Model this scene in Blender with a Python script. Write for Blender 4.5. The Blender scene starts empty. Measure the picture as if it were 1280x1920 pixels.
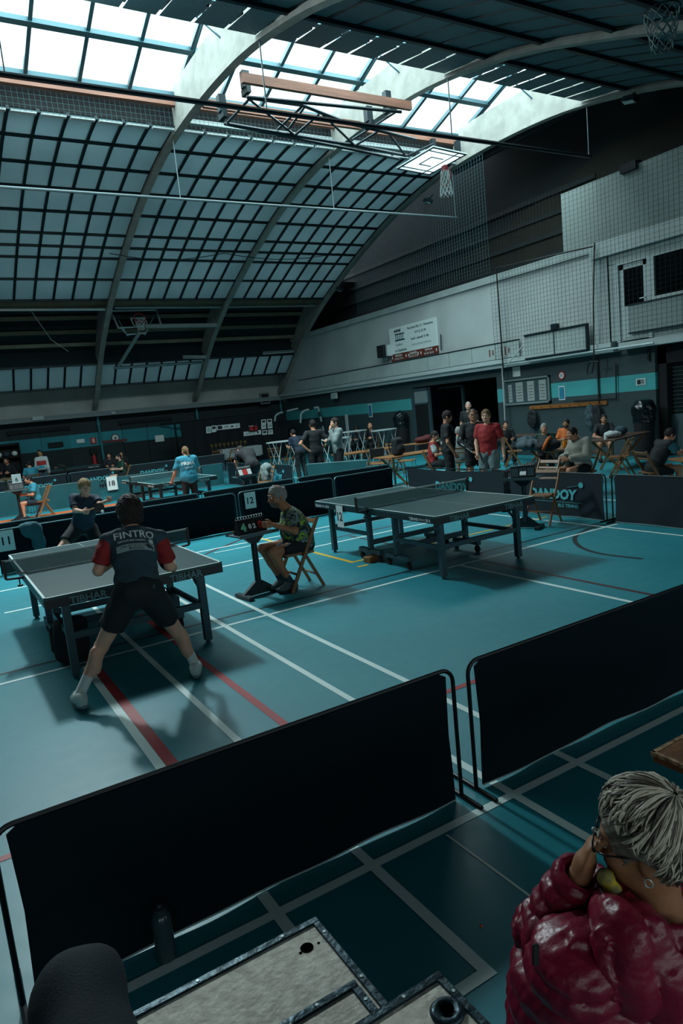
import bpy, math, random
import numpy as np
from mathutils import Matrix, Vector
from mathutils.bvhtree import BVHTree

random.seed(7)
SC = bpy.context.scene
COL = SC.collection
V3 = lambda *a: np.array(a, float)

# ------------------------------------------------------------------ camera
CAM_H, FPX = 2.02574, 1291.582
CR, CU, CF = np.array((0.8510069, -0.5157308, -0.0990403)), np.array((0.1605577, 0.0759510, 0.9840999)), np.array((0.5000084, 0.8533775, -0.1474394))
CPOS = V3(0, 0, CAM_H)
cd = bpy.data.cameras.new('camera')
cd.sensor_fit = 'VERTICAL'
cd.sensor_height = 36.0
cd.lens = FPX / 1920 * 36.0
cd.clip_start, cd.clip_end = 0.05, 200
cam = bpy.data.objects.new('camera', cd)
COL.objects.link(cam)
cam.matrix_world = Matrix(((CR[0], CU[0], -CF[0], 0), (CR[1], CU[1], -CF[1], 0), (CR[2], CU[2], -CF[2], CAM_H), (0, 0, 0, 1)))
SC.camera = cam

def at(px, py, x=None, y=None, z=None):
    """world point on the plane x=, y= or z= seen through photo pixel px, py (1280x1920)"""
    d = CF + CR * (px - 640) / FPX - CU * (py - 960) / FPX
    if z is not None: t = (z - CAM_H) / d[2]
    elif x is not None: t = x / d[0]
    else: t = y / d[1]
    return CPOS + t * d

# ------------------------------------------------------------------ world, lights, exposure
SC.view_settings.view_transform = 'Standard'
SC.view_settings.look = 'None'
SC.view_settings.gamma = 1.0
SC.view_settings.use_curve_mapping = False
SC.view_settings.exposure = 0.32
wd = bpy.data.worlds.new('overcast_sky')
SC.world = wd
wd.use_nodes = True
wb = wd.node_tree.nodes['Background']
wb.inputs['Color'].default_value = (0.84, 0.97, 1.0, 1)
wb.inputs['Strength'].default_value = 1.6

def area_light(name, loc, size_x, size_y, power, col, rot=(0, 0, 0)):
    l = bpy.data.lights.new(name, 'AREA')
    l.shape = 'RECTANGLE'
    l.size, l.size_y = size_x, size_y
    l.energy = power
    l.color = col
    o = bpy.data.objects.new(name, l)
    o.location = loc
    o.rotation_euler = rot
    COL.objects.link(o)
    return o

DAY = (0.80, 0.97, 1.0)
# daylight through the ridge skylight (lies above the glazing, along the whole hall)
area_light('skylight_daylight', (4.0, 16.6, 11.5), 24.0, 3.2, 1700, DAY, (-.5, 0, 0))
area_light('skylight_daylight', (4.0, 13.4, 11.5), 24.0, 3.2, 2700, DAY, (.6, 0, 0))
# two hall lamps over the near courts, just outside the picture
area_light('hall_lamp', (2.0, 6.4, 8.0), 0.45, 1.1, 480, DAY)
area_light('hall_lamp', (2.0, 14.0, 9.1), 0.5, 1.3, 860, DAY, (-.25, 0, 0))
# soft fill added behind the camera to brighten shaded areas, no source seen
area_light('rear_fill_light', (4.0, -7.3, 2.4), 22.0, 3.2, 330, DAY, (math.radians(90), 0, 0))

# ------------------------------------------------------------------ materials
def lin(h):
    h = h.lstrip('#')
    c = [int(h[i:i + 2], 16) / 255 for i in (0, 2, 4)]
    return tuple(x / 12.92 if x <= .04045 else ((x + .055) / 1.055) ** 2.4 for x in c) + (1,)

MATS = {}
def mat(name, col, rough=.6, metal=0., spec=.4, noise=None, bump=None, col2=None, stretch=None, emit=None, sheen=0):
    """principled material; noise=(scale, amount) mixes col with col2 by a noise texture; bump=(scale, strength)"""
    if name in MATS: return MATS[name]
    m = bpy.data.materials.new(name)
    m.use_nodes = True
    nt = m.node_tree
    N, L = nt.nodes, nt.links
    b = N['Principled BSDF']
    c = lin(col)
    b.inputs['Base Color'].default_value = c
    b.inputs['Roughness'].default_value = rough
    b.inputs['Metallic'].default_value = metal
    b.inputs['Specular IOR Level'].default_value = spec
    if sheen: b.inputs['Sheen Weight'].default_value = sheen
    tc = None
    if noise or bump:
        tc = N.new('ShaderNodeTexCoord')
        mp = N.new('ShaderNodeMapping')
        if stretch: mp.inputs['Scale'].default_value = stretch
        L.new(tc.outputs['Object'], mp.inputs['Vector'])
    if noise:
        n = N.new('ShaderNodeTexNoise')
        n.inputs['Scale'].default_value = noise[0]
        n.inputs['Detail'].default_value = 6
        L.new(mp.outputs[0], n.inputs['Vector'])
        r = N.new('ShaderNodeValToRGB')
        c2 = lin(col2) if col2 else tuple(x * (1 - noise[1]) for x in c[:3]) + (1,)
        r.color_ramp.elements[0].position, r.color_ramp.elements[1].position = .35, .68
        r.color_ramp.elements[0].color = c2
        r.color_ramp.elements[1].color = c
        L.new(n.outputs['Fac'], r.inputs['Fac'])
        L.new(r.outputs['Color'], b.inputs['Base Color'])
    if bump:
        n2 = N.new('ShaderNodeTexNoise')
        n2.inputs['Scale'].default_value = bump[0]
        n2.inputs['Detail'].default_value = 4
        L.new(mp.outputs[0], n2.inputs['Vector'])
        bp = N.new('ShaderNodeBump')
        bp.inputs['Strength'].default_value = bump[1]
        bp.inputs['Distance'].default_value = .02
        L.new(n2.outputs['Fac'], bp.inputs['Height'])
        L.new(bp.outputs[0], b.inputs['Normal'])
    if emit:
        b.inputs['Emission Color'].default_value = lin(col)
        b.inputs['Emission Strength'].default_value = emit
    MATS[name] = m
    return m

def mat_wave(name, col, col2, scale, direction='X', rough=.6, bump=.4, trans=0.0):
    """corrugated sheet: bands along one object axis"""
    if name in MATS: return MATS[name]
    m = bpy.data.materials.new(name)
    m.use_nodes = True
    nt = m.node_tree
    N, L = nt.nodes, nt.links
    b = N['Principled BSDF']
    b.inputs['Roughness'].default_value = rough
    tc = N.new('ShaderNodeTexCoord')
    w = N.new('ShaderNodeTexWave')
    w.bands_direction = direction
    w.inputs['Scale'].default_value = scale
    L.new(tc.outputs['Object'], w.inputs['Vector'])
    n = N.new('ShaderNodeTexNoise')
    n.inputs['Scale'].default_value = .7
    n.inputs['Detail'].default_value = 3
    L.new(tc.outputs['Object'], n.inputs['Vector'])
    mx = N.new('ShaderNodeMath'); mx.operation = 'MULTIPLY_ADD'
    L.new(w.outputs['Fac'], mx.inputs[0]); mx.inputs[1].default_value = .45
    L.new(n.outputs['Fac'], mx.inputs[2])
    r = N.new('ShaderNodeValToRGB')
    r.color_ramp.elements[0].position, r.color_ramp.elements[1].position = .3, 1.0
    r.color_ramp.elements[0].color, r.color_ramp.elements[1].color = lin(col2), lin(col)
    L.new(mx.outputs[0], r.inputs['Fac'])
    L.new(r.outputs['Color'], b.inputs['Base Color'])
    bp = N.new('ShaderNodeBump')
    bp.inputs['Strength'].default_value = bump
    bp.inputs['Distance'].default_value = .02
    L.new(w.outputs['Fac'], bp.inputs['Height'])
    L.new(bp.outputs[0], b.inputs['Normal'])
    if trans:
        t = N.new('ShaderNodeBsdfTranslucent')
        L.new(r.outputs['Color'], t.inputs['Color'])
        ms = N.new('ShaderNodeMixShader')
        ms.inputs[0].default_value = trans
        L.new(b.outputs[0], ms.inputs[1]); L.new(t.outputs[0], ms.inputs[2])
        L.new(ms.outputs[0], N['Material Output'].inputs['Surface'])
    MATS[name] = m
    return m

def mat_bands(name, bands, rough=.7, axis=2, brick=None, noise=.12):
    """painted wall: colour steps by height (object Z); bands = [(z_from, hex), ...] ascending, within 0..10 m"""
    m = bpy.data.materials.new(name)
    m.use_nodes = True
    nt = m.node_tree
    N, L = nt.nodes, nt.links
    b = N['Principled BSDF']
    b.inputs['Roughness'].default_value = rough
    b.inputs['Specular IOR Level'].default_value = .3
    tc = N.new('ShaderNodeTexCoord')
    sp = N.new('ShaderNodeSeparateXYZ')
    L.new(tc.outputs['Object'], sp.inputs[0])
    dv = N.new('ShaderNodeMath'); dv.operation = 'DIVIDE'; dv.inputs[1].default_value = 10
    L.new(sp.outputs[axis], dv.inputs[0])
    r = N.new('ShaderNodeValToRGB')
    r.color_ramp.interpolation = 'CONSTANT'
    els = r.color_ramp.elements
    els[0].position, els[0].color = 0, lin(bands[0][1])
    els[1].position, els[1].color = bands[1][0] / 10, lin(bands[1][1])
    for z, h in bands[2:]:
        e = els.new(z / 10); e.color = lin(h)
    L.new(dv.outputs[0], r.inputs['Fac'])
    n = N.new('ShaderNodeTexNoise'); n.inputs['Scale'].default_value = 1.3; n.inputs['Detail'].default_value = 8
    L.new(tc.outputs['Object'], n.inputs['Vector'])
    mm = N.new('ShaderNodeMixRGB'); mm.blend_type = 'MULTIPLY'; mm.inputs[0].default_value = noise * 3
    L.new(r.outputs['Color'], mm.inputs[1]); L.new(n.outputs['Fac'], mm.inputs[2])
    L.new(mm.outputs[0], b.inputs['Base Color'])
    if brick:
        mp = N.new('ShaderNodeMapping')
        mp.inputs['Rotation'].default_value = brick
        L.new(tc.outputs['Object'], mp.inputs['Vector'])
        bt = N.new('ShaderNodeTexBrick')
        bt.inputs['Scale'].default_value = 1.0
        bt.inputs['Brick Width'].default_value = .40
        bt.inputs['Row Height'].default_value = .20
        bt.inputs['Mortar Size'].default_value = .008
        bt.inputs['Color1'].default_value = (1, 1, 1, 1); bt.inputs['Color2'].default_value = (.95, .95, .95, 1)
        bt.inputs['Mortar'].default_value = (0, 0, 0, 1)
        L.new(mp.outputs[0], bt.inputs['Vector'])
        bp = N.new('ShaderNodeBump'); bp.inputs['Strength'].default_value = .5; bp.inputs['Distance'].default_value = .01
        L.new(bt.outputs['Color'], bp.inputs['Height'])
        L.new(bp.outputs[0], b.inputs['Normal'])
    MATS[name] = m
    return m

def mat_glass(name, tint='#dff2f2', gloss=.08, alpha=.9):
    if name in MATS: return MATS[name]
    m = bpy.data.materials.new(name)
    m.use_nodes = True
    nt = m.node_tree
    N, L = nt.nodes, nt.links
    N.remove(N['Principled BSDF'])
    t = N.new('ShaderNodeBsdfTransparent'); t.inputs[0].default_value = lin(tint)
    g = N.new('ShaderNodeBsdfGlossy'); g.inputs['Roughness'].default_value = .05
    ms = N.new('ShaderNodeMixShader'); ms.inputs[0].default_value = gloss
    L.new(t.outputs[0], ms.inputs[1]); L.new(g.outputs[0], ms.inputs[2])
    L.new(ms.outputs[0], N['Material Output'].inputs['Surface'])
    MATS[name] = m
    return m

# ------------------------------------------------------------------ objects
def tag(o, label=None, cat=None, group=None, kind=None):
    if label: o['label'] = label
    if cat: o['category'] = cat
    if group: o['group'] = group
    if kind: o['kind'] = kind
    return o

def thing(name, label, cat, loc=(0, 0, 0), rz=0.0, group=None):
    o = bpy.data.objects.new(name, None)
    o.empty_display_size = .1
    COL.objects.link(o)
    o.location = loc
    o.rotation_euler = (0, 0, rz)
    return tag(o, label, cat, group)

def root_inv(o):
    """world -> local of a thing (and of its parts: parts carry no transform of their own)"""
    while o.parent: o = o.parent
    c, s = math.cos(o.rotation_euler[2]), math.sin(o.rotation_euler[2])
    R = np.array(((c, s, 0), (-s, c, 0), (0, 0, 1.)))
    return R, np.array(o.location)

def link_mesh(name, V, F, mats, parent=None, world=False, smooth=False, midx=None, fsize=4):
    """V (n,3), F: list of index tuples or (m,4) array -> one mesh object"""
    V = np.asarray(V, float).reshape(-1, 3)
    if world and parent is not None:
        R, t = root_inv(parent)
        V = (V - t) @ R.T
    me = bpy.data.meshes.new(name)
    if isinstance(F, np.ndarray):
        k = F.shape[1]
        me.vertices.add(len(V)); me.vertices.foreach_set('co', V.astype(np.float32).ravel())
        me.loops.add(F.size); me.loops.foreach_set('vertex_index', F.astype(np.int32).ravel())
        me.polygons.add(len(F))
        me.polygons.foreach_set('loop_start', np.arange(0, F.size, k, dtype=np.int32))
        me.polygons.foreach_set('loop_total', np.full(len(F), k, dtype=np.int32))
        me.update(calc_edges=True)
    else:
        me.from_pydata(V.tolist(), [], F)
        me.update()
    for m in (mats if isinstance(mats, (list, tuple)) else [mats]): me.materials.append(m)
    if midx is not None: me.polygons.foreach_set('material_index', np.asarray(midx, np.int32))
    if smooth: me.polygons.foreach_set('use_smooth', np.ones(len(me.polygons), bool))
    o = bpy.data.objects.new(name, me)
    COL.objects.link(o)
    if parent is not None: o.parent = parent
    return o

def copy_tree(o, parent=None):
    c = o.copy(); COL.objects.link(c)
    if parent is not None: c.parent = parent
    for ch in o.children: copy_tree(ch, c)
    return c

def dup(o, loc, rz, label=None, group=None):
    c = copy_tree(o)
    c.location = loc; c.rotation_euler = (0, 0, rz)
    if label: c['label'] = label
    if group: c['group'] = group
    return c

def rotm(ax, ay, az):
    return np.array(Matrix.Rotation(az, 3, 'Z') @ Matrix.Rotation(ay, 3, 'Y') @ Matrix.Rotation(ax, 3, 'X'))

def nrm(v):
    v = np.asarray(v, float); return v / (np.linalg.norm(v) + 1e-12)

class MB:
    """collects shapes into one mesh"""
    def __init__(s): s.V, s.F, s.I, s.mi, s.sm = [], [], [], 0, False
    def add(s, V, F):
        o = len(s.V)
        s.V += [tuple(map(float, v)) for v in V]
        s.F += [tuple(o + i for i in f) for f in F]
        s.I += [s.mi] * len(F)
        return s
    def m(s, i): s.mi = i; return s
    def box(s, c, d, R=None, bev=0):
        x, y, z = d[0] / 2, d[1] / 2, d[2] / 2
        if bev:
            b = min(bev, x * .55, y * .55, z * .55)
            P = []
            for zz, ins in ((-z, b * .6), (-z + b * .6, 0), (z - b * .6, 0), (z, b * .6)):
                xx, yy, c_ = x - ins, y - ins, b
                for sx, sy in ((-1, -1), (1, -1), (1, 1), (-1, 1)):
                    e1, e2 = (sx * xx, sy * (yy - c_), zz), (sx * (xx - c_), sy * yy, zz)
                    P += [e1, e2] if sx * sy > 0 else [e2, e1]
            P = np.array(P)
            F = [tuple(range(7, -1, -1)), tuple(range(24, 32))]
            for k in range(3):
                for i in range(8):
                    j = (i + 1) % 8
                    F.append((k * 8 + i, k * 8 + j, k * 8 + 8 + j, k * 8 + 8 + i))
        else:
            P = np.array([(sx * x, sy * y, sz * z) for sz in (-1, 1) for sx, sy in ((-1, -1), (1, -1), (1, 1), (-1, 1))])
            F = [(3, 2, 1, 0), (4, 5, 6, 7), (0, 1, 5, 4), (1, 2, 6, 5), (2, 3, 7, 6), (3, 0, 4, 7)]
        if R is not None: P = P @ np.asarray(R).T
        return s.add(P + np.asarray(c, float), F)
    def b2(s, a, b, bev=0):
        a, b = np.minimum(a, b), np.maximum(a, b)
        return s.box((np.array(a) + b) / 2, np.array(b) - a, None, bev)
    def bar(s, p, q, w, h, up=(0, 0, 1), bev=0):
        p, q = np.asarray(p, float), np.asarray(q, float)
        y = nrm(q - p); x = np.cross(y, up)
        if np.linalg.norm(x) < 1e-4: x = np.cross(y, (1, 0, 0))
        x = nrm(x); z = np.cross(x, y)
        return s.box((p + q) / 2, (w, np.linalg.norm(q - p), h), np.stack([x, y, z], 1), bev)
    def tube(s, pts, r, n=8, cap=True, closed=False):
        P = [np.asarray(p, float) for p in pts]
        m = len(P)
        rs = r if hasattr(r, '__len__') else [r] * m
        T = []
        for i in range(m):
            a = P[i - 1] if (i > 0 or closed) else P[i]
            b = P[(i + 1) % m] if (i < m - 1 or closed) else P[i]
            T.append(nrm(b - a))
        up = V3(0, 0, 1) if abs(T[0][2]) < .9 else V3(1, 0, 0)
        x = nrm(np.cross(T[0], up))
        V, F = [], []
        for i in range(m):
            x = nrm(x - T[i] * np.dot(x, T[i])); y = np.cross(T[i], x)
            for k in range(n):
                a = 2 * math.pi * k / n
                V.append(P[i] + rs[i] * (math.cos(a) * x + math.sin(a) * y))
        for i in range(m if closed else m - 1):
            j = (i + 1) % m
            for k in range(n):
                l = (k + 1) % n
                F.append((i * n + k, i * n + l, j * n + l, j * n + k))
        if cap and not closed:
            F.append(tuple(range(n - 1, -1, -1))); F.append(tuple(range((m - 1) * n, m * n)))
        return s.add(V, F)
    def lathe(s, prof, c=(0, 0, 0), n=16, R=None):
        """prof: [(r, z)...] around local z"""
        V, F = [], []
        for r, z in prof:
            for k in range(n):
                a = 2 * math.pi * k / n
                V.append((r * math.cos(a), r * math.sin(a), z))
        for i in range(len(prof) - 1):
            for k in range(n):
                l = (k + 1) % n
                F.append((i * n + k, i * n + l, (i + 1) * n + l, (i + 1) * n + k))
        F.append(tuple(range(n - 1, -1, -1))); F.append(tuple(range((len(prof) - 1) * n, len(prof) * n)))
        V = np.array(V)
        if R is not None: V = V @ np.asarray(R).T
        return s.add(V + np.asarray(c, float), F)
    def prism(s, poly, h, o=(0, 0, 0), X=(1, 0, 0), Y=(0, 1, 0)):
        """polygon in plane o + X, Y extruded by h along X x Y"""
        X, Y = nrm(X), nrm(Y); Z = np.cross(X, Y); o = np.asarray(o, float)
        n = len(poly)
        V = [o + X * a + Y * b + Z * k * h for k in (0, 1) for a, b in poly]
        F = [tuple(range(n - 1, -1, -1)), tuple(range(n, 2 * n))] + [(i, (i + 1) % n, n + (i + 1) % n, n + i) for i in range(n)]
        return s.add(V, F)
    def grid(s, P, nu, nv, thick=0):
        """P: function(u, v)->point; single sheet"""
        V = [P(i / nu, j / nv) for j in range(nv + 1) for i in range(nu + 1)]
        w = nu + 1
        F = [(j * w + i, j * w + i + 1, (j + 1) * w + i + 1, (j + 1) * w + i) for j in range(nv) for i in range(nu)]
        return s.add(V, F)
    def sheet(s, P, nu, nv, th):
        """P: function(u, v)->point; sheet with thickness th (along its normal)"""
        A = np.array([P(i / nu, j / nv) for j in range(nv + 1) for i in range(nu + 1)]).reshape(nv + 1, nu + 1, 3)
        du = np.gradient(A, axis=1); dv = np.gradient(A, axis=0)
        N = np.cross(du, dv); N /= np.linalg.norm(N, axis=2, keepdims=True) + 1e-12
        T, B = A + N * th / 2, A - N * th / 2
        w = nu + 1; n = w * (nv + 1)
        F = []
        for j in range(nv):
            for i in range(nu):
                a, b, c, d = j * w + i, j * w + i + 1, (j + 1) * w + i + 1, (j + 1) * w + i
                F.append((a, b, c, d)); F.append((n + d, n + c, n + b, n + a))
        rim = [i for i in range(w)] + [j * w + nu for j in range(1, nv + 1)] + [nv * w + i for i in range(nu - 1, -1, -1)] + [j * w for j in range(nv - 1, 0, -1)]
        for a, b in zip(rim, rim[1:] + rim[:1]): F.append((b, a, n + a, n + b))
        return s.add(np.concatenate([T.reshape(-1, 3), B.reshape(-1, 3)]), F)
    def ell(s, c, r, n=12, m=8, R=None):
        V, F = [], []
        for j in range(1, m):
            t = math.pi * j / m
            for k in range(n):
                a = 2 * math.pi * k / n
                V.append((r[0] * math.sin(t) * math.cos(a), r[1] * math.sin(t) * math.sin(a), r[2] * math.cos(t)))
        V += [(0, 0, r[2]), (0, 0, -r[2])]
        for j in range(m - 2):
            for k in range(n):
                l = (k + 1) % n
                F.append((j * n + k, (j + 1) * n + k, (j + 1) * n + l, j * n + l))
        t, b = (m - 1) * n, (m - 1) * n + 1
        for k in range(n):
            l = (k + 1) % n
            F.append((t, k, l)); F.append((b, (m - 2) * n + l, (m - 2) * n + k))
        V = np.array(V)
        if R is not None: V = V @ np.asarray(R).T
        return s.add(V + np.asarray(c, float), F)
    def build(s, name, mats, parent=None, world=False, smooth=False):
        return link_mesh(name, s.V, s.F, mats, parent, world, smooth, s.I if isinstance(mats, (list, tuple)) and len(mats) > 1 else None)

def smooth_by_angle(o, deg=40):
    me = o.data
    me.polygons.foreach_set('use_smooth', np.ones(len(me.polygons), bool))
    me.set_sharp_from_angle(angle=math.radians(deg))
    return o

# ------------------------------------------------------------------ lettering
_TXT = {}
def text_geo(txt, bold=.0, sub=0):
    k = (txt, bold, sub)
    if k not in _TXT:
        c = bpy.data.curves.new('t', 'FONT')
        c.body = txt; c.size = 1.0; c.align_x = 'CENTER'; c.align_y = 'CENTER'; c.offset = bold; c.resolution_u = 2
        o = bpy.data.objects.new('t', c); COL.objects.link(o)
        dg = bpy.context.evaluated_depsgraph_get()
        me = bpy.data.meshes.new_from_object(o.evaluated_get(dg))
        V = np.array([v.co[:] for v in me.vertices]) if len(me.vertices) else np.zeros((0, 3))
        F = [tuple(p.vertices) for p in me.polygons]
        bpy.data.objects.remove(o); bpy.data.curves.remove(c); bpy.data.meshes.remove(me)
        _TXT[k] = (V, F)
    return _TXT[k]

def put_text(mb, txt, o, X, Y, width=None, height=None, bold=.012, shear=0, lift=.0015):
    """letters centred at o in the plane X (reading direction), Y (up); width or height in metres"""
    V, F = text_geo(txt, bold)
    if not len(V): return
    mn, mx = V.min(0), V.max(0)
    w, h = mx[0] - mn[0], mx[1] - mn[1]
    sx = width / w if width else height / h
    sy = height / h if height else sx
    X, Y = nrm(X), nrm(Y); Z = np.cross(X, Y)
    c = (mn + mx) / 2
    P = [np.asarray(o, float) + X * ((v[0] - c[0]) * sx + shear * (v[1] - c[1]) * sy) + Y * (v[1] - c[1]) * sy + Z * lift for v in V]
    mb.add(P, F)

# ------------------------------------------------------------------ smooth solid shapes (distance field -> surface)
def _len(a): return np.sqrt((a * a).sum(-1))
def cone(a, b, ra, rb, k=None, cut=(0, 0)):
    """tapered capsule; cut=(1/0 at a, 1/0 at b) ends it flat"""
    a, b = np.asarray(a, float), np.asarray(b, float)
    def f(P):
        ab = b - a; L2 = ab @ ab + 1e-12
        u = ((P - a) @ ab) / L2
        t = np.clip(u, 0, 1)
        d = _len(P - a - t[..., None] * ab) - (ra + t * (rb - ra))
        L = math.sqrt(L2)
        if cut[0]: d = np.maximum(d, -u * L)
        if cut[1]: d = np.maximum(d, (u - 1) * L)
        return d
    r = max(ra, rb)
    return (f, np.minimum(a, b) - r, np.maximum(a, b) + r, k)
def ell(c, r, R=None, k=None):
    c, r = np.asarray(c, float), np.asarray(r, float)
    def f(P):
        q = P - c
        if R is not None: q = q @ R          # columns of R: local axes
        k0 = _len(q / r); k1 = _len(q / (r * r))
        return k0 * (k0 - 1) / (k1 + 1e-9)
    m = r.max()
    e = np.abs(R) @ r if R is not None else r
    return (f, c - e, c + e, k)
def rbox(c, h, rad, R=None, k=None):
    c, h = np.asarray(c, float), np.asarray(h, float)
    def f(P):
        q = P - c
        if R is not None: q = q @ R
        q = np.abs(q) - (h - rad)
        return _len(np.maximum(q, 0)) + np.minimum(q.max(-1), 0) - rad
    e = np.abs(R) @ h if R is not None else h
    return (f, c - e, c + e, k)
def plane(p, n):
    p, n = np.asarray(p, float), nrm(n)
    return lambda P: (P - p) @ n
_S12 = [((0,0,0),(1,0,0)),((0,1,0),(1,1,0)),((0,0,1),(1,0,1)),((0,1,1),(1,1,1)),((0,0,0),(0,1,0)),((1,0,0),(1,1,0)),((0,0,1),(0,1,1)),((1,0,1),(1,1,1)),((0,0,0),(0,0,1)),((1,0,0),(1,0,1)),((0,1,0),(0,1,1)),((1,1,0),(1,1,1))]
def sdf_mesh(prims, res, k=.03, sub=(), keep=(), noise=None, pad=0):
    """smooth union of prims, minus sub, inside the half spaces keep (functions <0 are kept) -> V, F(quads)"""
    lo = np.min([p[1] for p in prims], 0) - 2.5 * res - pad
    hi = np.max([p[2] for p in prims], 0) + 2.5 * res + pad
    n = np.ceil((hi - lo) / res).astype(int) + 1
    ax = [lo[i] + res * np.arange(n[i]) for i in range(3)]
    D = np.full(n, 1.0, np.float32)
    def region(p, m):
        a = np.clip(np.floor((p[1] - m - lo) / res).astype(int), 0, n); b = np.clip(np.ceil((p[2] + m - lo) / res).astype(int) + 1, 0, n)
        return tuple(slice(a[i], b[i]) for i in range(3))
    def pts(sl): return np.stack(np.meshgrid(*[ax[i][sl[i]] for i in range(3)], indexing='ij'), -1)
    for p in prims:
        kk = k if p[3] is None else p[3]
        sl = region(p, kk * 1.2 + 2.5 * res)
        if any(s.stop <= s.start for s in sl): continue
        d = p[0](pts(sl)); e = D[sl]
        h = np.maximum(kk - np.abs(d - e), 0) / max(kk, 1e-6)
        D[sl] = np.minimum(d, e) - h * h * kk * .25
    full = (slice(None),) * 3
    if noise is not None or keep:
        P = pts(full)
        if noise is not None:
            msk = np.abs(D) < .08
            D[msk] += noise(P[msk])
        for f in keep: D = np.maximum(D, f(P))
    for p in sub:
        sl = region(p, 3 * res)
        if any(s.stop <= s.start for s in sl): continue
        d = p[0](pts(sl)); kk = p[3] or 0
        if kk:
            e = D[sl]; h = np.maximum(kk - np.abs(-d - e), 0) / kk
            D[sl] = np.maximum(-d, e) + h * h * kk * .25
        else: D[sl] = np.maximum(D[sl], -d)
    D[0], D[-1], D[:, 0], D[:, -1], D[:, :, 0], D[:, :, -1] = 1, 1, 1, 1, 1, 1
    I = D < 0
    m = [s - 1 for s in D.shape]
    cnt = sum(I[i:i + m[0], j:j + m[1], l:l + m[2]].astype(np.int8) for i in (0, 1) for j in (0, 1) for l in (0, 1))
    act = np.argwhere((cnt > 0) & (cnt < 8))
    if not len(act): return np.zeros((0, 3)), np.zeros((0, 4), int)
    idx = np.full(m, -1, np.int64); idx[tuple(act.T)] = np.arange(len(act))
    S = np.zeros((len(act), 3)); W = np.zeros(len(act))
    for a, b in _S12:
        a, b = np.array(a), np.array(b)
        s0 = D[tuple((act + a).T)]; s1 = D[tuple((act + b).T)]
        c = (s0 < 0) != (s1 < 0)
        t = np.where(c, s0 / np.where(c, s0 - s1, 1), 0)
        S += np.where(c[:, None], a + t[:, None] * (b - a), 0); W += c
    V = lo + res * (act + S / W[:, None])
    F = []
    for x in range(3):
        y, z = (x + 1) % 3, (x + 2) % 3
        sl0 = [slice(1, -1)] * 3; sl0[x] = slice(0, -1)
        sl1 = [slice(1, -1)] * 3; sl1[x] = slice(1, None)
        a0, a1 = I[tuple(sl0)], I[tuple(sl1)]
        E = np.argwhere(a0 != a1)
        if not len(E): continue
        off = np.ones(3, int); off[x] = 0
        E = E + off
        ey, ez = np.eye(3, dtype=int)[y], np.eye(3, dtype=int)[z]
        q = np.stack([idx[tuple((E - ey - ez).T)], idx[tuple((E - ez).T)], idx[tuple(E.T)], idx[tuple((E - ey).T)]], 1)
        flip = ~I[tuple(E.T)]
        q[flip] = q[flip][:, ::-1]
        F.append(q)
    return V, np.concatenate(F)
def wrinkles(amp, freq, seed=0):
    r = np.random.RandomState(seed)
    ds = [nrm(r.randn(3)) for _ in range(5)]; ph = r.rand(5) * 6.28
    def f(P):
        s = 0
        for i, d in enumerate(ds): s = s + np.sin(freq * (1 + .35 * i) * (P @ d) + ph[i] + 1.3 * np.sin(freq * .4 * (P @ ds[i - 1])))
        return amp * s / 2.5
    return f
def sdf_obj(name, prims, res, m, parent, k=.03, sub=(), keep=(), noise=None, world=True):
    V, F = sdf_mesh(prims, res, k, sub, keep, noise)
    return link_mesh(name, V, F, m, parent, world, True)

# ------------------------------------------------------------------ palette
def setup_palette():
    mat('white_paint', '#cfe2df', .45); mat('red_paint', '#9c1620', .45); mat('yellow_paint', '#c9a63a', .45)
    mat('black_paint', '#0d1d22', .45); mat('dark_red_paint', '#4a1a22', .45); mat('orange_floor', '#c4602f', .5)
    mat('pale_wall', '#98a5a4', .8, noise=(1.6, .18), bump=(30, .1))
    mat('white_trim', '#a3b1b1', .6); mat('grey_trim', '#6b7a7b', .6)
    mat('dark_steel', '#12262c', .45, .3); mat('black', '#05090b', .5); mat('black_soft', '#0a1013', .8)
    mat('rib_concrete', '#8f938c', .75, noise=(3, .25), bump=(25, .15))
    mat('timber', '#8c6250', .6, noise=(4, .35), stretch=(.3, 3, 3), bump=(20, .2))
    mat('rail_wood', '#8a5a2c', .5, noise=(5, .3), stretch=(3, .3, 3))
    mat('chair_wood', '#7f5a39', .45, noise=(9, .3), stretch=(2, 2, .4))
    mat('table_wood', '#8a5f38', .45, noise=(6, .3), stretch=(1, 4, 4)); mat('table_dark', '#4c3328', .45, noise=(6, .3), stretch=(1, 4, 4))
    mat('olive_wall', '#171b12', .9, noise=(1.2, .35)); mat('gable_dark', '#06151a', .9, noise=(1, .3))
    mat('white_card', '#c6d0ce', .7); mat('ink', '#101820', .7); mat('teal_print', '#2d8f9a', .6)
    mat('steel_grey', '#7f9092', .35, .7); mat('pale_metal', '#a9b8b8', .4, .4)
    mat('rubber', '#0c1012', .8); mat('void', '#020304', 1.0, spec=0.0); mat('bat_black', '#0a0d0f', .9, spec=.08)
setup_palette()
M = MATS

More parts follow.
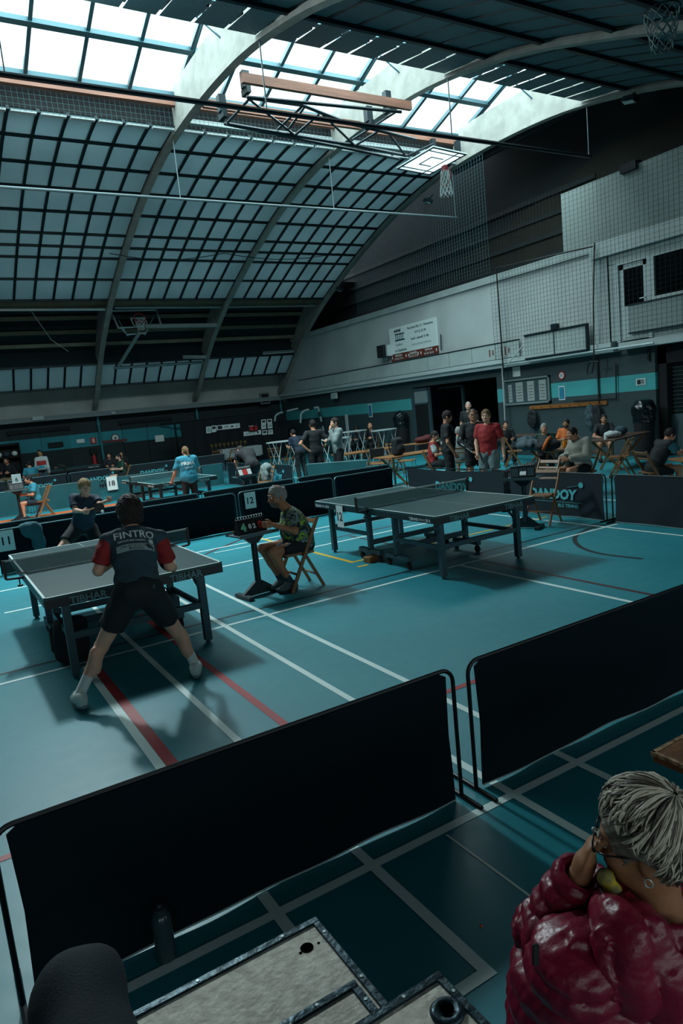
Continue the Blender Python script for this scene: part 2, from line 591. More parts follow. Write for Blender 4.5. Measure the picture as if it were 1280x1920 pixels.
# ------------------------------------------------------------------ hall dimensions
XG, YL, X0, Y0 = 16.0, 32.25, -7.0, -7.6        # gable wall, far long wall, closed ends behind the camera
RIBS = [-7.16, -2.53, 2.10, 6.73, 11.38, 15.92]
_half = [(0, 9.33), (1.3, 9.31), (3.0, 9.18), (5.4, 8.68), (8.0, 7.8), (10.8, 6.65), (13.1, 5.35), (16.15, 2.85)]
_ys = np.linspace(0, 16.15, 120)
def _smooth(y):
    y = np.abs(np.asarray(y, float) - 16.1)
    z = np.interp(y, [p[0] for p in _half], [p[1] for p in _half])
    for d in (.35, .7):
        z = .5 * z + .25 * (np.interp(np.abs(y - d), [p[0] for p in _half], [p[1] for p in _half]) + np.interp(np.minimum(y + d, 16.15), [p[0] for p in _half], [p[1] for p in _half]))
    return z
def arch(y, off=0.0):
    """point (y, z) on the inner arch, moved outwards by off"""
    y = float(y)
    z = float(_smooth(y)); dz = float(_smooth(y + .05) - _smooth(y - .05)) / .1
    n = nrm((-dz, 1.0))
    return y + n[0] * off, z + n[1] * off

# ------------------------------------------------------------------ floor with its painted lines
def build_floor():
    m = bpy.data.materials.new('sports_floor'); m.use_nodes = True
    nt = m.node_tree; N, L = nt.nodes, nt.links; b = N['Principled BSDF']
    tc = N.new('ShaderNodeTexCoord')
    n = N.new('ShaderNodeTexNoise'); n.inputs['Scale'].default_value = .55; n.inputs['Detail'].default_value = 9; n.inputs['Roughness'].default_value = .6
    L.new(tc.outputs['Object'], n.inputs['Vector'])
    r = N.new('ShaderNodeValToRGB'); r.color_ramp.elements[0].position, r.color_ramp.elements[1].position = .3, .75
    r.color_ramp.elements[0].color, r.color_ramp.elements[1].color = lin('#177380'), lin('#24858f')
    L.new(n.outputs['Fac'], r.inputs['Fac']); L.new(r.outputs['Color'], b.inputs['Base Color'])
    n2 = N.new('ShaderNodeTexNoise'); n2.inputs['Scale'].default_value = 9; n2.inputs['Detail'].default_value = 6
    L.new(tc.outputs['Object'], n2.inputs['Vector'])
    mr = N.new('ShaderNodeMapRange'); mr.inputs['To Min'].default_value = .34; mr.inputs['To Max'].default_value = .52
    L.new(n2.outputs['Fac'], mr.inputs['Value']); L.new(mr.outputs[0], b.inputs['Roughness'])
    b.inputs['Specular IOR Level'].default_value = .45
    mb = MB()
    mb.b2((X0, Y0, -.2), (20, YL + .6, 0))
    cols = dict(w=1, r=2, y=3, k=4, d=5, o=6)
    Z = {'o': .0010, 'k': .0014, 'd': .0016, 'r': .0018, 'y': .0020, 'w': .0022}
    hz = [0]
    def rect(c, x0, x1, y0, y1):
        z = Z[c] + (.0001 if abs(x1 - x0) > abs(y1 - y0) else 0); mb.m(cols[c]).add([(x0, y0, z), (x1, y0, z), (x1, y1, z), (x0, y1, z)], [(0, 1, 2, 3)])
    def ly(c, x, y0, y1, w=.05): rect(c, x - w / 2, x + w / 2, min(y0, y1), max(y0, y1))
    def lx(c, y, x0, x1, w=.05): rect(c, min(x0, x1), max(x0, x1), y - w / 2, y + w / 2)
    ly('w', 2.75, .6, 12.4); ly('w', 2.275, .6, 9.3)
    ly('w', 1.405, 1.68, 11.2); lx('w', 1.70, -1.2, 1.43)
    ly('w', .905, 3.0, 6.3, .06); ly('r', .975, 3.0, 6.6, .075); ly('r', 1.74, 2.75, 7.6, .06)
    lx('r', 3.645, -3, 9, .05)
    lx('k', 6.68, -4, 8.3, .045); lx('w', 6.40, -4, 8.3, .045)
    ly('w', 5.335, .5, 6.4, .05); ly('d', 5.64, .5, 6.3, .05)
    lx('w', 2.44, -2.5, 4.6, .05); ly('w', .93, 2.0, 2.6, .05); ly('w', 1.80, .6, 2.4, .012)
    ly('w', 8.05, 3, 9.5, .05)
    a, b_ = at(420, 1022, z=0), at(523, 1009, z=0); lx('w', (a[1] + b_[1]) / 2, .5, 8.3, .05)
    a, b_ = at(420, 1062, z=0), at(700, 1002, z=0); lx('w', (a[1] + b_[1]) / 2, .5, 8.3, .05)
    a, b_ = at(583, 997, z=0), at(740, 972, z=0); lx('w', (a[1] + b_[1]) / 2, 3.6, 8.3, .035)
    ly('y', 4.60, 7.7, 11.9, .06); lx('y', 7.70, 4.57, 5.0, .06)
    a = at(680, 1061, z=0); rect('y', a[0] - .08, a[0] + .08, a[1] - .03, a[1] + .03)
    a, b_ = at(886, 1002, z=0), at(1022, 969, z=0); lx('y', (a[1] + b_[1]) / 2, 5.9, 8.3, .05)
    p, q = at(383, 1040, z=0), at(460, 1008, z=0)
    d = nrm((q - p)[:2]); nn = V3(-d[1], d[0], 0) * .025
    mb.m(5).add([p - nn + (0, 0, .0016), p + nn + (0, 0, .0016), q + nn + (0, 0, .0016), q - nn + (0, 0, .0016)], [(0, 3, 2, 1)])
    a = at(712, 991, z=0); lx('d', a[1], 5.4, 8.0, .04); a = at(655, 1005, z=0); ly('d', a[0], a[1] - 1.3, a[1], .04)
    # the curved three point line on the right
    arc = [at(*q, z=0) for q in ((1168, 978), (1118, 987), (1086, 1000), (1077, 1012), (1090, 1027), (1130, 1039), (1205, 1048))]
    P = []
    for i in range(len(arc) - 1):
        p0, p1, p2, p3 = arc[max(i - 1, 0)], arc[i], arc[i + 1], arc[min(i + 2, len(arc) - 1)]
        for t in np.linspace(0, 1, 7)[:-1]:
            P.append(.5 * (2 * p1 + (p2 - p0) * t + (2 * p0 - 5 * p1 + 4 * p2 - p3) * t * t + (3 * p1 - p0 - 3 * p2 + p3) * t ** 3))
    P.append(arc[-1]); V = []
    for i, p in enumerate(P):
        d = nrm(P[min(i + 1, len(P) - 1)] - P[max(i - 1, 0)]); nn = V3(-d[1], d[0], 0) * .03
        V += [p + nn + (0, 0, .0015), p - nn + (0, 0, .0015)]
    mb.m(4).add(V, [(2 * i, 2 * i + 1, 2 * i + 3, 2 * i + 2) for i in range(len(P) - 1)])
    # orange court floor on the far left
    rect('o', -3.5, 5.0, 14.2, 20.2)
    lx('w', 19.2, -3.5, 3.4, .05); ly('w', 2.2, 14.4, 20.0, .04)
    for y in (22.5, 25): lx('w', y, -3, 12, .05)
    for x in (10, 12.5): ly('w', x, 6, 26, .05)
    o = mb.build('floor', [m, M['white_paint'], M['red_paint'], M['yellow_paint'], M['black_paint'], M['dark_red_paint'], M['orange_floor']])
    return tag(o, kind='structure')
build_floor()

# ------------------------------------------------------------------ roof: ribs, sheets, grid, skylight
def struct(name, mb, mats, parent=None, smooth=False):
    o = mb.build(name, mats, parent, smooth=smooth)
    if parent is None: o['kind'] = 'structure'
    return o

def build_ribs():
    for x in RIBS:
        mb = MB()
        ys = [16.1 + s for s in np.linspace(-16.12, 16.12, 73)]
        rows = []
        for y in ys:
            d = abs(y - 16.1)
            dep = 1.0 if d < 12 else max(.28, 1.0 - (d - 12) * .2)
            a, b = arch(y), arch(y, dep); f = arch(y, .09)
            hw, hf = .055, .10
            rows.append([(x - hf, *a), (x + hf, *a), (x + hf, *f), (x + hw, *f), (x + hw, *b), (x - hw, *b), (x - hw, *f), (x - hf, *f)])
        V = [p for r in rows for p in r]; F = []
        for i in range(len(rows) - 1):
            for k in range(8):
                l = (k + 1) % 8
                F.append((i * 8 + k, i * 8 + l, i * 8 + 8 + l, i * 8 + 8 + k))
        F += [tuple(range(7, -1, -1)), tuple(len(V) - 8 + i for i in range(8))]
        mb.add(V, F)
        struct('roof_rib', mb, M['rib_concrete'])
build_ribs()

ROWS_L = [17.72, 18.9, 20.05, 21.15, 22.22, 23.25, 23.88, 24.45, 25.57, 26.7]
ROWS_R = [12.78, 11.47, 10.0, 8.42, 6.9, 5.4, 3.9, 2.4, .9, -.05]
def build_ceiling():
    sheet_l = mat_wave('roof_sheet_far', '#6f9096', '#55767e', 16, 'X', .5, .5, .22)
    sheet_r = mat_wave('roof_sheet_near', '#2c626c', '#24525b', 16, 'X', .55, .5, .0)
    ceil = MB(); grid = MB(); near = MB()
    for i in range(len(RIBS) - 1):
        xa, xb = RIBS[i] + .06, RIBS[i + 1] - .06
        n = 7; w = (xb - xa) / n
        for j in range(n):
            a, b = xa + j * w, xa + (j + 1) * w
            for r0, r1 in zip(ROWS_L, ROWS_L[1:]):
                p, q = arch(r0 + .02, .16), arch(r1 - .02, .16)
                ceil.add([(a + .03, *p), (b - .03, *p), (b - .03, *q), (a + .03, *q)], [(0, 1, 2, 3)])
            # low row of sheets above the side wall
            p, q = arch(29.95, .16), arch(30.95, .16)
            ceil.add([(a + .03, *p), (b - .03, *p), (b - .03, *q), (a + .03, *q)], [(0, 1, 2, 3)])
            for k, (r0, r1) in enumerate(zip(ROWS_R, ROWS_R[1:])):
                p, q = arch(r0, .16 - .05 * (k == 0)), arch(r1 + .02, .16)
                g = .03
                near.add([(a + g, *p), (a + g, *q), (b - g, *q), (b - g, *p)], [(0, 1, 2, 3)])
        # grid bars: across the bay at each row, along the arch at each column
        for r in ROWS_L[1:] + [29.95, 30.95]:
            p = arch(r, .14)
            grid.bar((xa, *p), (xb, *p), .075, .08, (0, 0, 1))
        for r in ROWS_R[1:]:
            p = arch(r, .12)
            grid.bar((xa, *p), (xb, *p), .08, .09, (0, 0, 1))
        for j in range(0, n + 1):
            x = xa + j * w
            ys = np.linspace(ROWS_L[0], ROWS_L[-1], 14)
            for a, b in list(zip(ys, ys[1:])) + [(29.95, 30.95)]:
                grid.bar((x, *arch(a, .15)), (x, *arch(b, .15)), .075, .08, (0, -.3, 1))
            yr = [12.62] + list(np.linspace(11.7, -.05, 14)) if True else None
            segs = list(zip(yr, yr[1:]))
            for a, b in segs:
                if a == 12.62: b = 12.06
                grid.bar((x, *arch(a, .17)), (x, *arch(b, .17)), .075, .05, (0, .3, 1))
    # bright top edge flashing of the far sheets
    edge = MB()
    for i in range(len(RIBS) - 1):
        xa, xb = RIBS[i] + .06, RIBS[i + 1] - .06
        w = (xb - xa) / 7
        for j in range(7):
            p = arch(17.68, .06)
            edge.b2((xa + j * w + .05, p[0] - .05, p[1] - .02), (xa + (j + 1) * w - .05, p[0] + .06, p[1] + .03))
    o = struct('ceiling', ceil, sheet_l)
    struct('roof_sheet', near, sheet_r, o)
    struct('sheet_grid', grid, M['dark_steel'], o)
    struct('edge_flashing', edge, M['white_trim'], o)
    # recessed dark roof behind the ribs with its purlins
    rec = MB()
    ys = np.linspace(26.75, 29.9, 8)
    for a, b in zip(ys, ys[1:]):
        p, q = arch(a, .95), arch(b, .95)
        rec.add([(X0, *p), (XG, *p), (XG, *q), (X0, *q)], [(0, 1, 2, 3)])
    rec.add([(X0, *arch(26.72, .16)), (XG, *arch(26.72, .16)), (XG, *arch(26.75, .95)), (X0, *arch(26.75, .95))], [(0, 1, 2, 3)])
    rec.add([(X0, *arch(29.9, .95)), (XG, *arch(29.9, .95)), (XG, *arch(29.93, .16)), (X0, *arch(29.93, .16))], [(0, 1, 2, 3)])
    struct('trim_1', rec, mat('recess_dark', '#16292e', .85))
    pur = MB()
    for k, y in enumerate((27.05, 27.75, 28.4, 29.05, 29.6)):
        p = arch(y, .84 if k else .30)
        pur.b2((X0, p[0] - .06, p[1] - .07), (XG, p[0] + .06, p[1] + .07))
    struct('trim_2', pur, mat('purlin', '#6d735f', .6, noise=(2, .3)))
    # outer roof skin keeps the daylight out everywhere but the two rooflights
    skin = MB()
    segs = [(32.2, 31.0), (29.9, 26.75)]
    for a, b in segs:
        p, q = arch(a, 1.05), arch(b, 1.05)
        skin.add([(X0 - .3, *p), (XG + 6, *p), (XG + 6, *q), (X0 - .3, *q)], [(0, 1, 2, 3)])
    for a, b in ((12.1, 8.0), (8.0, 4.0), (4.0, 0.2)):
        p, q = arch(a, 1.05), arch(b, 1.05)
        skin.add([(X0 - .3, *p), (XG + 6, *p), (XG + 6, *q), (X0 - .3, *q)], [(0, 1, 2, 3)])
    skin.b2((XG + .12, 11.9, 10.30), (XG + 6, 18.2, 10.36)); skin.b2((XG + .12, 11.9, 9.2), (XG + .25, 18.2, 10.30))  # cover and end plate added to block daylight spilling onto the gable
    struct('roof_skin', skin, M['gable_dark'])
build_ceiling()

def build_skylight():
    yl, yr, ym, ze, zm = 17.55, 12.35, 14.9, 10.12, 11.0
    fr = MB()
    xs = np.arange(X0, XG + .01, .93)
    xs = sorted(set([x + k * 4.63 / 4 for x in (-7.16, -2.53, 2.10, 6.73, 11.38) for k in range(4)] + [15.92]))
    for x in xs:
        fr.bar((x, yl, ze), (x, ym, zm), .085, .10, (0, 0, 1)); fr.bar((x, yr, ze), (x, ym, zm), .085, .10, (0, 0, 1))
    fr.bar((X0, ym, zm - .02), (XG, ym, zm - .02), .16, .18, (0, 0, 1))
    fr.bar((X0, 16.24, 10.53), (XG, 16.24, 10.53), .14, .12, (0, .3, 1)); fr.bar((X0, 13.6, 10.53), (XG, 13.6, 10.53), .14, .12, (0, -.3, 1))
    for y in (yl, yr): fr.bar((X0, y, ze), (XG, y, ze), .10, .10, (0, 0, 1))
    # diagonal braces and hangers at the ribs
    for x in RIBS[2:]:
        fr.tube([(x + .08, 17.45, 10.1), (x + .02, ym + .1, zm - .1)], .035, 6)
        fr.tube([(x - .9, ym, zm - .1), (x, 14.4, 9.9)], .02, 6)
        fr.tube([(x + .25, ym, zm - .1), (x + .12, 14.2, 9.6)], .02, 6)
    w = struct('window_1', fr, mat('sky_bar', '#31535b', .45, .3))
    gl = MB()
    gl.add([(X0, yl, ze + .05), (XG, yl, ze + .05), (XG, ym, zm + .06), (X0, ym, zm + .06)], [(0, 1, 2, 3)])
    gl.add([(X0, yr, ze + .05), (XG, yr, ze + .05), (XG, ym, zm + .06), (X0, ym, zm + .06)], [(3, 2, 1, 0)])
    struct('pane', gl, mat_glass('sky_glass', '#f4fbfb', .03), w)
    # curbs: dark upstand with timber fascia on the far side, plain curb on the near side
    c = MB(); t = MB(); wb = MB()
    for i in range(len(RIBS) - 1):
        a, b = RIBS[i] + .06, RIBS[i + 1] - .06
        c.b2((a, 17.78, 9.47), (b, 17.95, 10.0))
        t.b2((a, 17.52, 9.86), (b, 17.66, 10.10))
        wb.b2((a, 17.68, 9.56), (b, 17.74, 9.66)) if i >= 3 else None
    struct('trim_3', c, mat('curb_dark', '#060e11', .8))
    struct('trim_4', t, M['timber'])
    struct('trim_5', wb, M['white_trim'])
    c = MB(); c.b2((X0, 12.0, 9.45), (XG, 12.25, 10.1))
    struct('trim_6', c, mat('curb_pale', '#8b9694', .7))
    # net over the upstand (bird net)
    n = MB()
    for i in range(2, len(RIBS) - 1):
        a, b = RIBS[i] + .1, RIBS[i + 1] - .1
        for x in np.arange(a, b, .12): n.bar((x, 17.62, 9.85), (x, 17.62, 9.34), .006, .006)
        for z in np.arange(9.36, 9.86, .12): n.bar((a, 17.62, z), (b, 17.62, z), .006, .006)
    tag(n.build('bird_net', mat('net_pale', '#2f4f52', .8)), 'pale wire net stretched over the dark upstand below the skylight timber', 'net')
    # unseen ends closed, with dark walls and backing added against stray daylight
    e = MB()
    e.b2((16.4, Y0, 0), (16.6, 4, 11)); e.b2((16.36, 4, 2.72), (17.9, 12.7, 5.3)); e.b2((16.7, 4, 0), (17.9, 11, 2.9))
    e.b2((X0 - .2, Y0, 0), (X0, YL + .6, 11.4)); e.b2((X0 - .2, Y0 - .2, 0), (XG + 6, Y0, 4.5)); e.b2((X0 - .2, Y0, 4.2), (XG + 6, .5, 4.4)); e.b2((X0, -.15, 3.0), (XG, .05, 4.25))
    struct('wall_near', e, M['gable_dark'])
build_skylight()

# ------------------------------------------------------------------ far long wall (left in the photo)
def build_left_wall():
    lower = mat_bands('left_wall_paint', [(0, '#1f2c2e'), (1.46, '#2e8c95'), (2.06, '#233134')], brick=(math.pi / 2, 0, 0))
    mb = MB(); mb.b2((X0, YL + .35, 0), (XG + 1, YL + .6, 2.9))
    struct('wall_left', mb, lower)
    # dark double doors recessed into the band
    dd = mat_bands('left_door_paint', [(0, '#122326'), (1.46, '#277d86'), (2.06, '#15282c')])
    for n, (x0, x1) in enumerate(((at(25, 850, y=YL)[0], at(135, 840, y=YL)[0]), (at(235, 830, y=YL)[0], at(325, 820, y=YL)[0]))):
        d = MB(); d.b2((x0, YL + .27, 0), ((x0 + x1) / 2 - .01, YL + .33, 2.32)); d.b2(((x0 + x1) / 2 + .01, YL + .27, 0), (x1, YL + .33, 2.32))
        o = struct('door_%d' % (n + 1), d, dd)
        h = MB(); h.b2((x0 - .1, YL + .2, 2.32), (x1 + .1, YL + .34, 2.48)); struct('door_frame', h, M['black_soft'], o)
    up = MB(); up.b2((X0, YL + .05, 2.98), (XG, YL + .3, 4.1))
    struct('wall_left_upper', up, mat('shade_mottled_wall', '#a3aaa4', .8, noise=(.8, .25)))  # mottled colour stands in for the wavy shade under the low sheets
    lg = MB(); lg.b2((X0, YL - .12, 2.78), (XG, YL + .4, 2.98))
    struct('trim_7', lg, M['grey_trim'])
    for x in RIBS[2:]:
        p = MB(); p.tube([(x + .12, YL + .22, 2.78), (x + .12, YL + .22, 0)], .055, 8)
        p.tube([(x + .12, YL + .22, 2.55), (x + .12, YL + .22, 2.35)], .075, 8)
        struct('rib_downpipe', p, mat('teal_pipe', '#2a7078', .5))
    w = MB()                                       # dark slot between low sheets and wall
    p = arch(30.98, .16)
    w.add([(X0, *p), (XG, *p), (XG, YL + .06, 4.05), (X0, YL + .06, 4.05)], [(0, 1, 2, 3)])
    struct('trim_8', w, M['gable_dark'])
build_left_wall()

# ------------------------------------------------------------------ gable wall (right in the photo)
XL = 16.22                                          # plane of the lower wall, under the ledge
def build_gable():
    lo = mat_bands('gable_paint', [(0, '#36474a'), (1.71, '#46a3a5'), (2.12, '#3a4a4d')], brick=(math.pi / 2, 0, math.pi / 2))
    oy0, oy1 = at(930, 706, x=XL)[1], at(768, 727, x=XL)[1]     # passage opening
    by = at(1228, 700, x=XL)[1]                                  # right end of the brick pier
    for n, (a, b, z0, z1) in enumerate(((oy1, YL + .6, 0, 2.9), (by, oy0, 0, 2.9), (oy0, oy1, 2.55, 2.9))):
        mb = MB(); mb.b2((XL, a, z0), (XL + .3, b, z1)); o = struct('wall_gable', mb, lo)
    mb = MB(); mb.b2((XL + .25, 4, 0), (XL + .4, by, 1.05)); struct('wall_right_low', mb, mat('lower_grey', '#3a4d51', .8))
    # dark glazed front at the far right, under the office
    d = MB(); d.b2((XL + .1, by - .25, 0), (XL + .3, by, 2.75)); d.b2((XL + .1, 4, 2.35), (XL + .3, by, 2.75))
    w = struct('window_2', d, M['black_soft'])
    g = MB(); g.b2((XL + .3, 4, 1.05), (XL + .34, by - .25, 2.35)); struct('pane', g, mat('dark_pane', '#1b2a2c', .25, noise=(1.5, .5)), w)
    s = MB()
    for k in range(12): s.b2((XL + .27, 4, 1.12 + k * .1), (XL + .29, by - .26, 1.135 + k * .1))
    struct('blind', s, mat('blind_dark', '#33433f', .6), w)
    # passage behind the opening
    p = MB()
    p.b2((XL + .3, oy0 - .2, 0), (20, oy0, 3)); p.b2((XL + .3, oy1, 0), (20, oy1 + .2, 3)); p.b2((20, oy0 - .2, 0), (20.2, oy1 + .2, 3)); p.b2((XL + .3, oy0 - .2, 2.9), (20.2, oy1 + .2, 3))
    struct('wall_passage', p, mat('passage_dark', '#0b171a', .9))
    # glazed door leaf and frame on the left of the opening
    y1, y2 = oy1, at(800, 740, x=XL)[1]
    d = MB(); d.b2((XL + .02, y1 - .12, 0), (XL + .2, y1, 2.55)); d.b2((XL + .06, y2 - .06, 0), (XL + .14, y2 + .06, 2.5)); d.b2((XL + .06, y2, 2.4), (XL + .14, y1, 2.5)); d.b2((XL + .06, y2, 1.88), (XL + .14, y1, 1.95))
    dr = struct('door_3', d, mat('door_grey', '#33484d', .5))
    g = MB(); g.b2((XL + .09, y2, 1.95), (XL + .11, y1 - .1, 2.4)); struct('pane', g, mat('pale_pane', '#77888a', .3), dr)  # flat pale grey pane above the door panel
    g = MB(); g.b2((XL + .09, y2, .1), (XL + .11, y1 - .1, 1.88)); struct('door_panel', g, M['black_soft'], dr)
    y3 = at(845, 730, x=XL)[1]
    g = MB(); g.b2((XL + .5, y3 - .04, 0), (XL + .6, y3 + .04, 2.45)); g.b2((XL + .5, y3, 2.38), (XL + .6, y2, 2.45)); struct('door_leaf', g, mat('door_grey2', '#2a3c40', .5), dr)
    # ledge slab with its lower white edge
    l = MB(); l.b2((15.86, 12.2, 2.93), (XL + .3, YL, 3.06)); l.b2((15.96, 12.2, 2.8), (XL + .3, YL, 2.93))
    struct('trim_9', l, M['white_trim'])
    l = MB(); l.b2((15.9, 4, 2.82), (XL + .3, 12.0, 3.0)); struct('trim_10', l, M['white_trim'])
    # white upper wall with coping
    u = MB(); u.b2((XG, 12.74, 3.06), (XG + .3, YL + .3, 5.45)); struct('wall_gable_upper', u, mat('upper_wall', '#a6b0b0', .8, noise=(.8, .16), bump=(12, .08)))
    c = MB(); c.b2((XG - .07, 12.74, 5.45), (XG + .35, YL + .3, 5.66)); struct('trim_11', c, M['pale_wall'])
    # office front on the right: wall, band, door, window
    y_d0, y_d1 = 11.04, 12.05
    o = MB()
    o.b2((XG - .03, 12.25, 3.06), (XG + .3, 12.74, 5.26)); o.b2((XG - .03, y_d0, 5.0), (XG + .3, 12.3, 5.26)); o.b2((XG - .03, 4, 5.0), (XG + .3, y_d0, 5.26))
    o.b2((XG - .03, y_d1, 3.06), (XG + .3, 12.3, 5.02)); o.b2((XG, 4, 3.0), (XG + .3, y_d0, 3.98))
    struct('wall_office', o, M['pale_wall'])
    b = MB(); b.b2((XG - .16, 4, 5.26), (XG + .35, 12.74, 5.64)); struct('trim_12', b, M['white_trim'])
    f = MB()
    for y in (y_d0 + .04, y_d1 - .04): f.b2((XG - .06, y - .05, 3.02), (XG + .1, y + .05, 5.02))
    f.b2((XG - .064, y_d0 - .003, 4.95), (XG + .1, y_d1 + .003, 5.024))
    dr = struct('door_4', f, M['white_trim'])
    ya, yb = y_d0 + .1, y_d1 - .1
    lf = MB()
    lf.b2((XG - .02, ya, 3.04), (XG + .04, yb, 3.9)); lf.b2((XG - .02, ya, 3.9), (XG + .04, ya + .12, 4.94)); lf.b2((XG - .02, yb - .12, 3.9), (XG + .04, yb, 4.94)); lf.b2((XG - .02, ya, 4.82), (XG + .04, yb, 4.94))
    lf.b2((XG - .035, ya + .1, 3.12), (XG - .02, yb - .1, 3.78))
    struct('door_leaf', lf, M['white_trim'], dr)
    g = MB(); g.b2((XG, ya + .12, 3.9), (XG + .02, yb - .12, 4.82)); struct('pane', g, mat('black_pane', '#04090b', .12), dr)
    h = MB(); h.tube([(XG - .03, ya + .06, 4.02), (XG - .08, ya + .06, 4.02), (XG - .08, ya + .2, 4.02)], .012, 6); struct('door_handle', h, M['pale_metal'], dr)
    f = MB(); f.b2((XG - .06, y_d0 - .1, 3.93), (XG + .1, y_d0 - .015, 5.02)); f.b2((XG - .064, 4, 3.926), (XG + .1, y_d0 - .012, 4.0)); f.b2((XG - .064, 4, 4.95), (XG + .1, y_d0 - .012, 5.024))
    w = struct('window_3', f, M['white_trim'])
    g = MB(); g.b2((XG, 4, 4.0), (XG + .02, y_d0 - .1, 4.95)); struct('pane', g, M['black_pane'], w)
    # dark gallery behind and above, pale projecting block
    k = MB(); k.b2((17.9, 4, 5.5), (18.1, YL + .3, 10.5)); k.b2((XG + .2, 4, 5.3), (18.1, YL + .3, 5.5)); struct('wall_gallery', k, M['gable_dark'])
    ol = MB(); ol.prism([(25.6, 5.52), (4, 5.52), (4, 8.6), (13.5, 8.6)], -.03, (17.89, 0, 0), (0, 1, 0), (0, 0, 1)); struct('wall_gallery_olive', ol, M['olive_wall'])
    pb = MB(); pb.b2((XG + .15, 4, 5.64), (17.9, 13.85, 7.28)); struct('wall_pale_block', pb, mat('block_wall', '#7d8a88', .85, noise=(.7, .2)))
    nb = MB(); nb.b2((XG + .05, 11.42, 7.16), (XG + .5, 11.88, 7.36)); struct('trim_13', nb, M['black_soft'])
    lm = MB()
    for z in (6.1, 6.7, 7.3, 7.9): lm.b2((17.8, 14, z), (17.9, YL, z + .12))
    struct('trim_14', lm, mat('gallery_rail', '#0d191c', .8))
build_gable()

# ------------------------------------------------------------------ table tennis tables
mat('tabletop', '#1d4447', .36, noise=(3, .08)); mat('apron', '#0b1a1f', .45); mat('leg_blue', '#2a4750', .45, .3)
mat('letter_teal', '#4f7b80', .6); mat('letter_white', '#c3cfce', .6); mat('net_tape', '#a8b8b5', .7)
def mat_net(name, col, alpha):
    m = mat(name, col, .8)
    nt = m.node_tree; b = nt.nodes['Principled BSDF']; b.inputs['Alpha'].default_value = alpha
    return m
mat_net('net_mesh', '#35595d', .55)

def make_tt_table(label, loc, rz, side_text=True, net=True):
    t = thing('table_tennis_table', label, 'table tennis table', loc, rz, 'table tennis tables')
    W, L, H = .7625, 1.37, .76
    for s in (-1, 1):
        top = MB(); top.b2((-W, s * .003, H - .022), (W, s * L, H))
        e = MB(); z = H + .0012
        for x0, x1, y0, y1 in ((-W, -W + .02, 0, L), (W - .02, W, 0, L), (-W, W, L - .02, L), (-.0025, .0025, 0, L)):
            ys = sorted((s * y0, s * y1)); e.add([(x0, ys[0], z), (x1, ys[0], z), (x1, ys[1], z), (x0, ys[1], z)], [(0, 1, 2, 3)])
        o = top.build('tabletop', M['tabletop'], t); e.build('edge_line', M['white_paint'], o)
        a = MB()
        a.b2((-W, s * (L - .025), H - .095), (W, s * (L + .001), H - .0225))
        for x in (-1, 1): a.b2((x * (W - .024), s * .02, H - .085), (x * (W + .001), s * (L - .025), H - .0225))
        ap = a.build('apron', M['apron'], t)
        for x in (-.42, .42):
            lt = MB(); put_text(lt, 'TIBHAR', (x, s * (L + .001), H - .058), (-s, 0, 0), (0, 0, 1), width=.30, bold=.02, lift=.003); lt.build('lettering', M['letter_teal'], ap)
        if side_text:
            for x in (-1, 1):
                lw = MB()
                for tx, dy, w in (('TIBHAR', -.145, .17), ('SMASH', 0, .12), ('28 R', .12, .095)):
                    put_text(lw, tx, (x * (W + .001), s * 1.12 + dy * x, H - .055), (0, x, 0), (0, 0, 1), width=w, bold=.025 if tx != 'SMASH' else 0, lift=.003)
                lw.build('lettering', M['letter_white'], ap)
        for x in (-1, 1):
            lg = MB(); lg.b2((x * .59 - .032, s * 1.22 - .032, .03), (x * .59 + .032, s * 1.22 + .032, H - .024)); lg.m(0).lathe([(.022, 0), (.022, .03)], (x * .59, s * 1.22, 0), 10)
            lg.build('leg', M['leg_blue'], t)
        u = MB()
        for x in (-1, 1):
            u.b2((x * .56 - .03, s * .30 - .03, .14), (x * .56 + .03, s * .30 + .03, H - .022))
            u.b2((x * .56 - .03, s * .06, .10), (x * .56 + .03, s * .56, .16))
            u.bar((x * .575, s * .30, .36), (x * .585, s * 1.20, .36), .028, .05)
            u.bar((x * .55, s * 1.05, H - .09), (x * .59, s * 1.20, H - .27), .02, .02)
        u.bar((-.56, s * .30, .24), (.56, s * .30, .24), .05, .06); u.bar((-.59, s * 1.22, .37), (.59, s * 1.22, .37), .05, .055)
        u.build('undercarriage', M['leg_blue'], t)
        for x in (-1, 1):
            for y in (.10, .52):
                c = MB(); c.tube([(x * .56 - .014, s * y, .045), (x * .56 + .014, s * y, .045)], .045, 14)
                c.b2((x * .56 - .022, s * y - .012, .04), (x * .56 + .022, s * y + .012, .10))
                c.build('caster', M['rubber'], t)
    if net:
        nr = MB(); nr.sheet(lambda u, v: (-.915 + 1.83 * u, 0, H + .004 + v * (.1465 - .004 * math.sin(math.pi * u))), 24, 3, .004)
        n = nr.build('net', M['net_mesh'], t)
        tp = MB(); tp.sheet(lambda u, v: (-.915 + 1.83 * u, 0, H + .138 + v * .0155 - .004 * math.sin(math.pi * u)), 24, 1, .007)
        tp.build('net_tape', M['net_tape'], n)
        for x in (-1, 1):
            p = MB(); p.b2((x * .915 - .012, -.012, H - .03), (x * .915 + .012, .012, H + .1555)); p.bar((x * .915, 0, H - .03), (x * .73, 0, H - .045), .03, .018); p.lathe([(.025, -.08), (.025, -.065), (.006, -.06), (.006, -.01)], (x * .80, 0, H - .04), 10)
            p.b2((x * .80 - .02, -.025, H + .0015), (x * .70 - .02, .025, H + .008))
            p.build('net_post', M['black'], t)
    return t

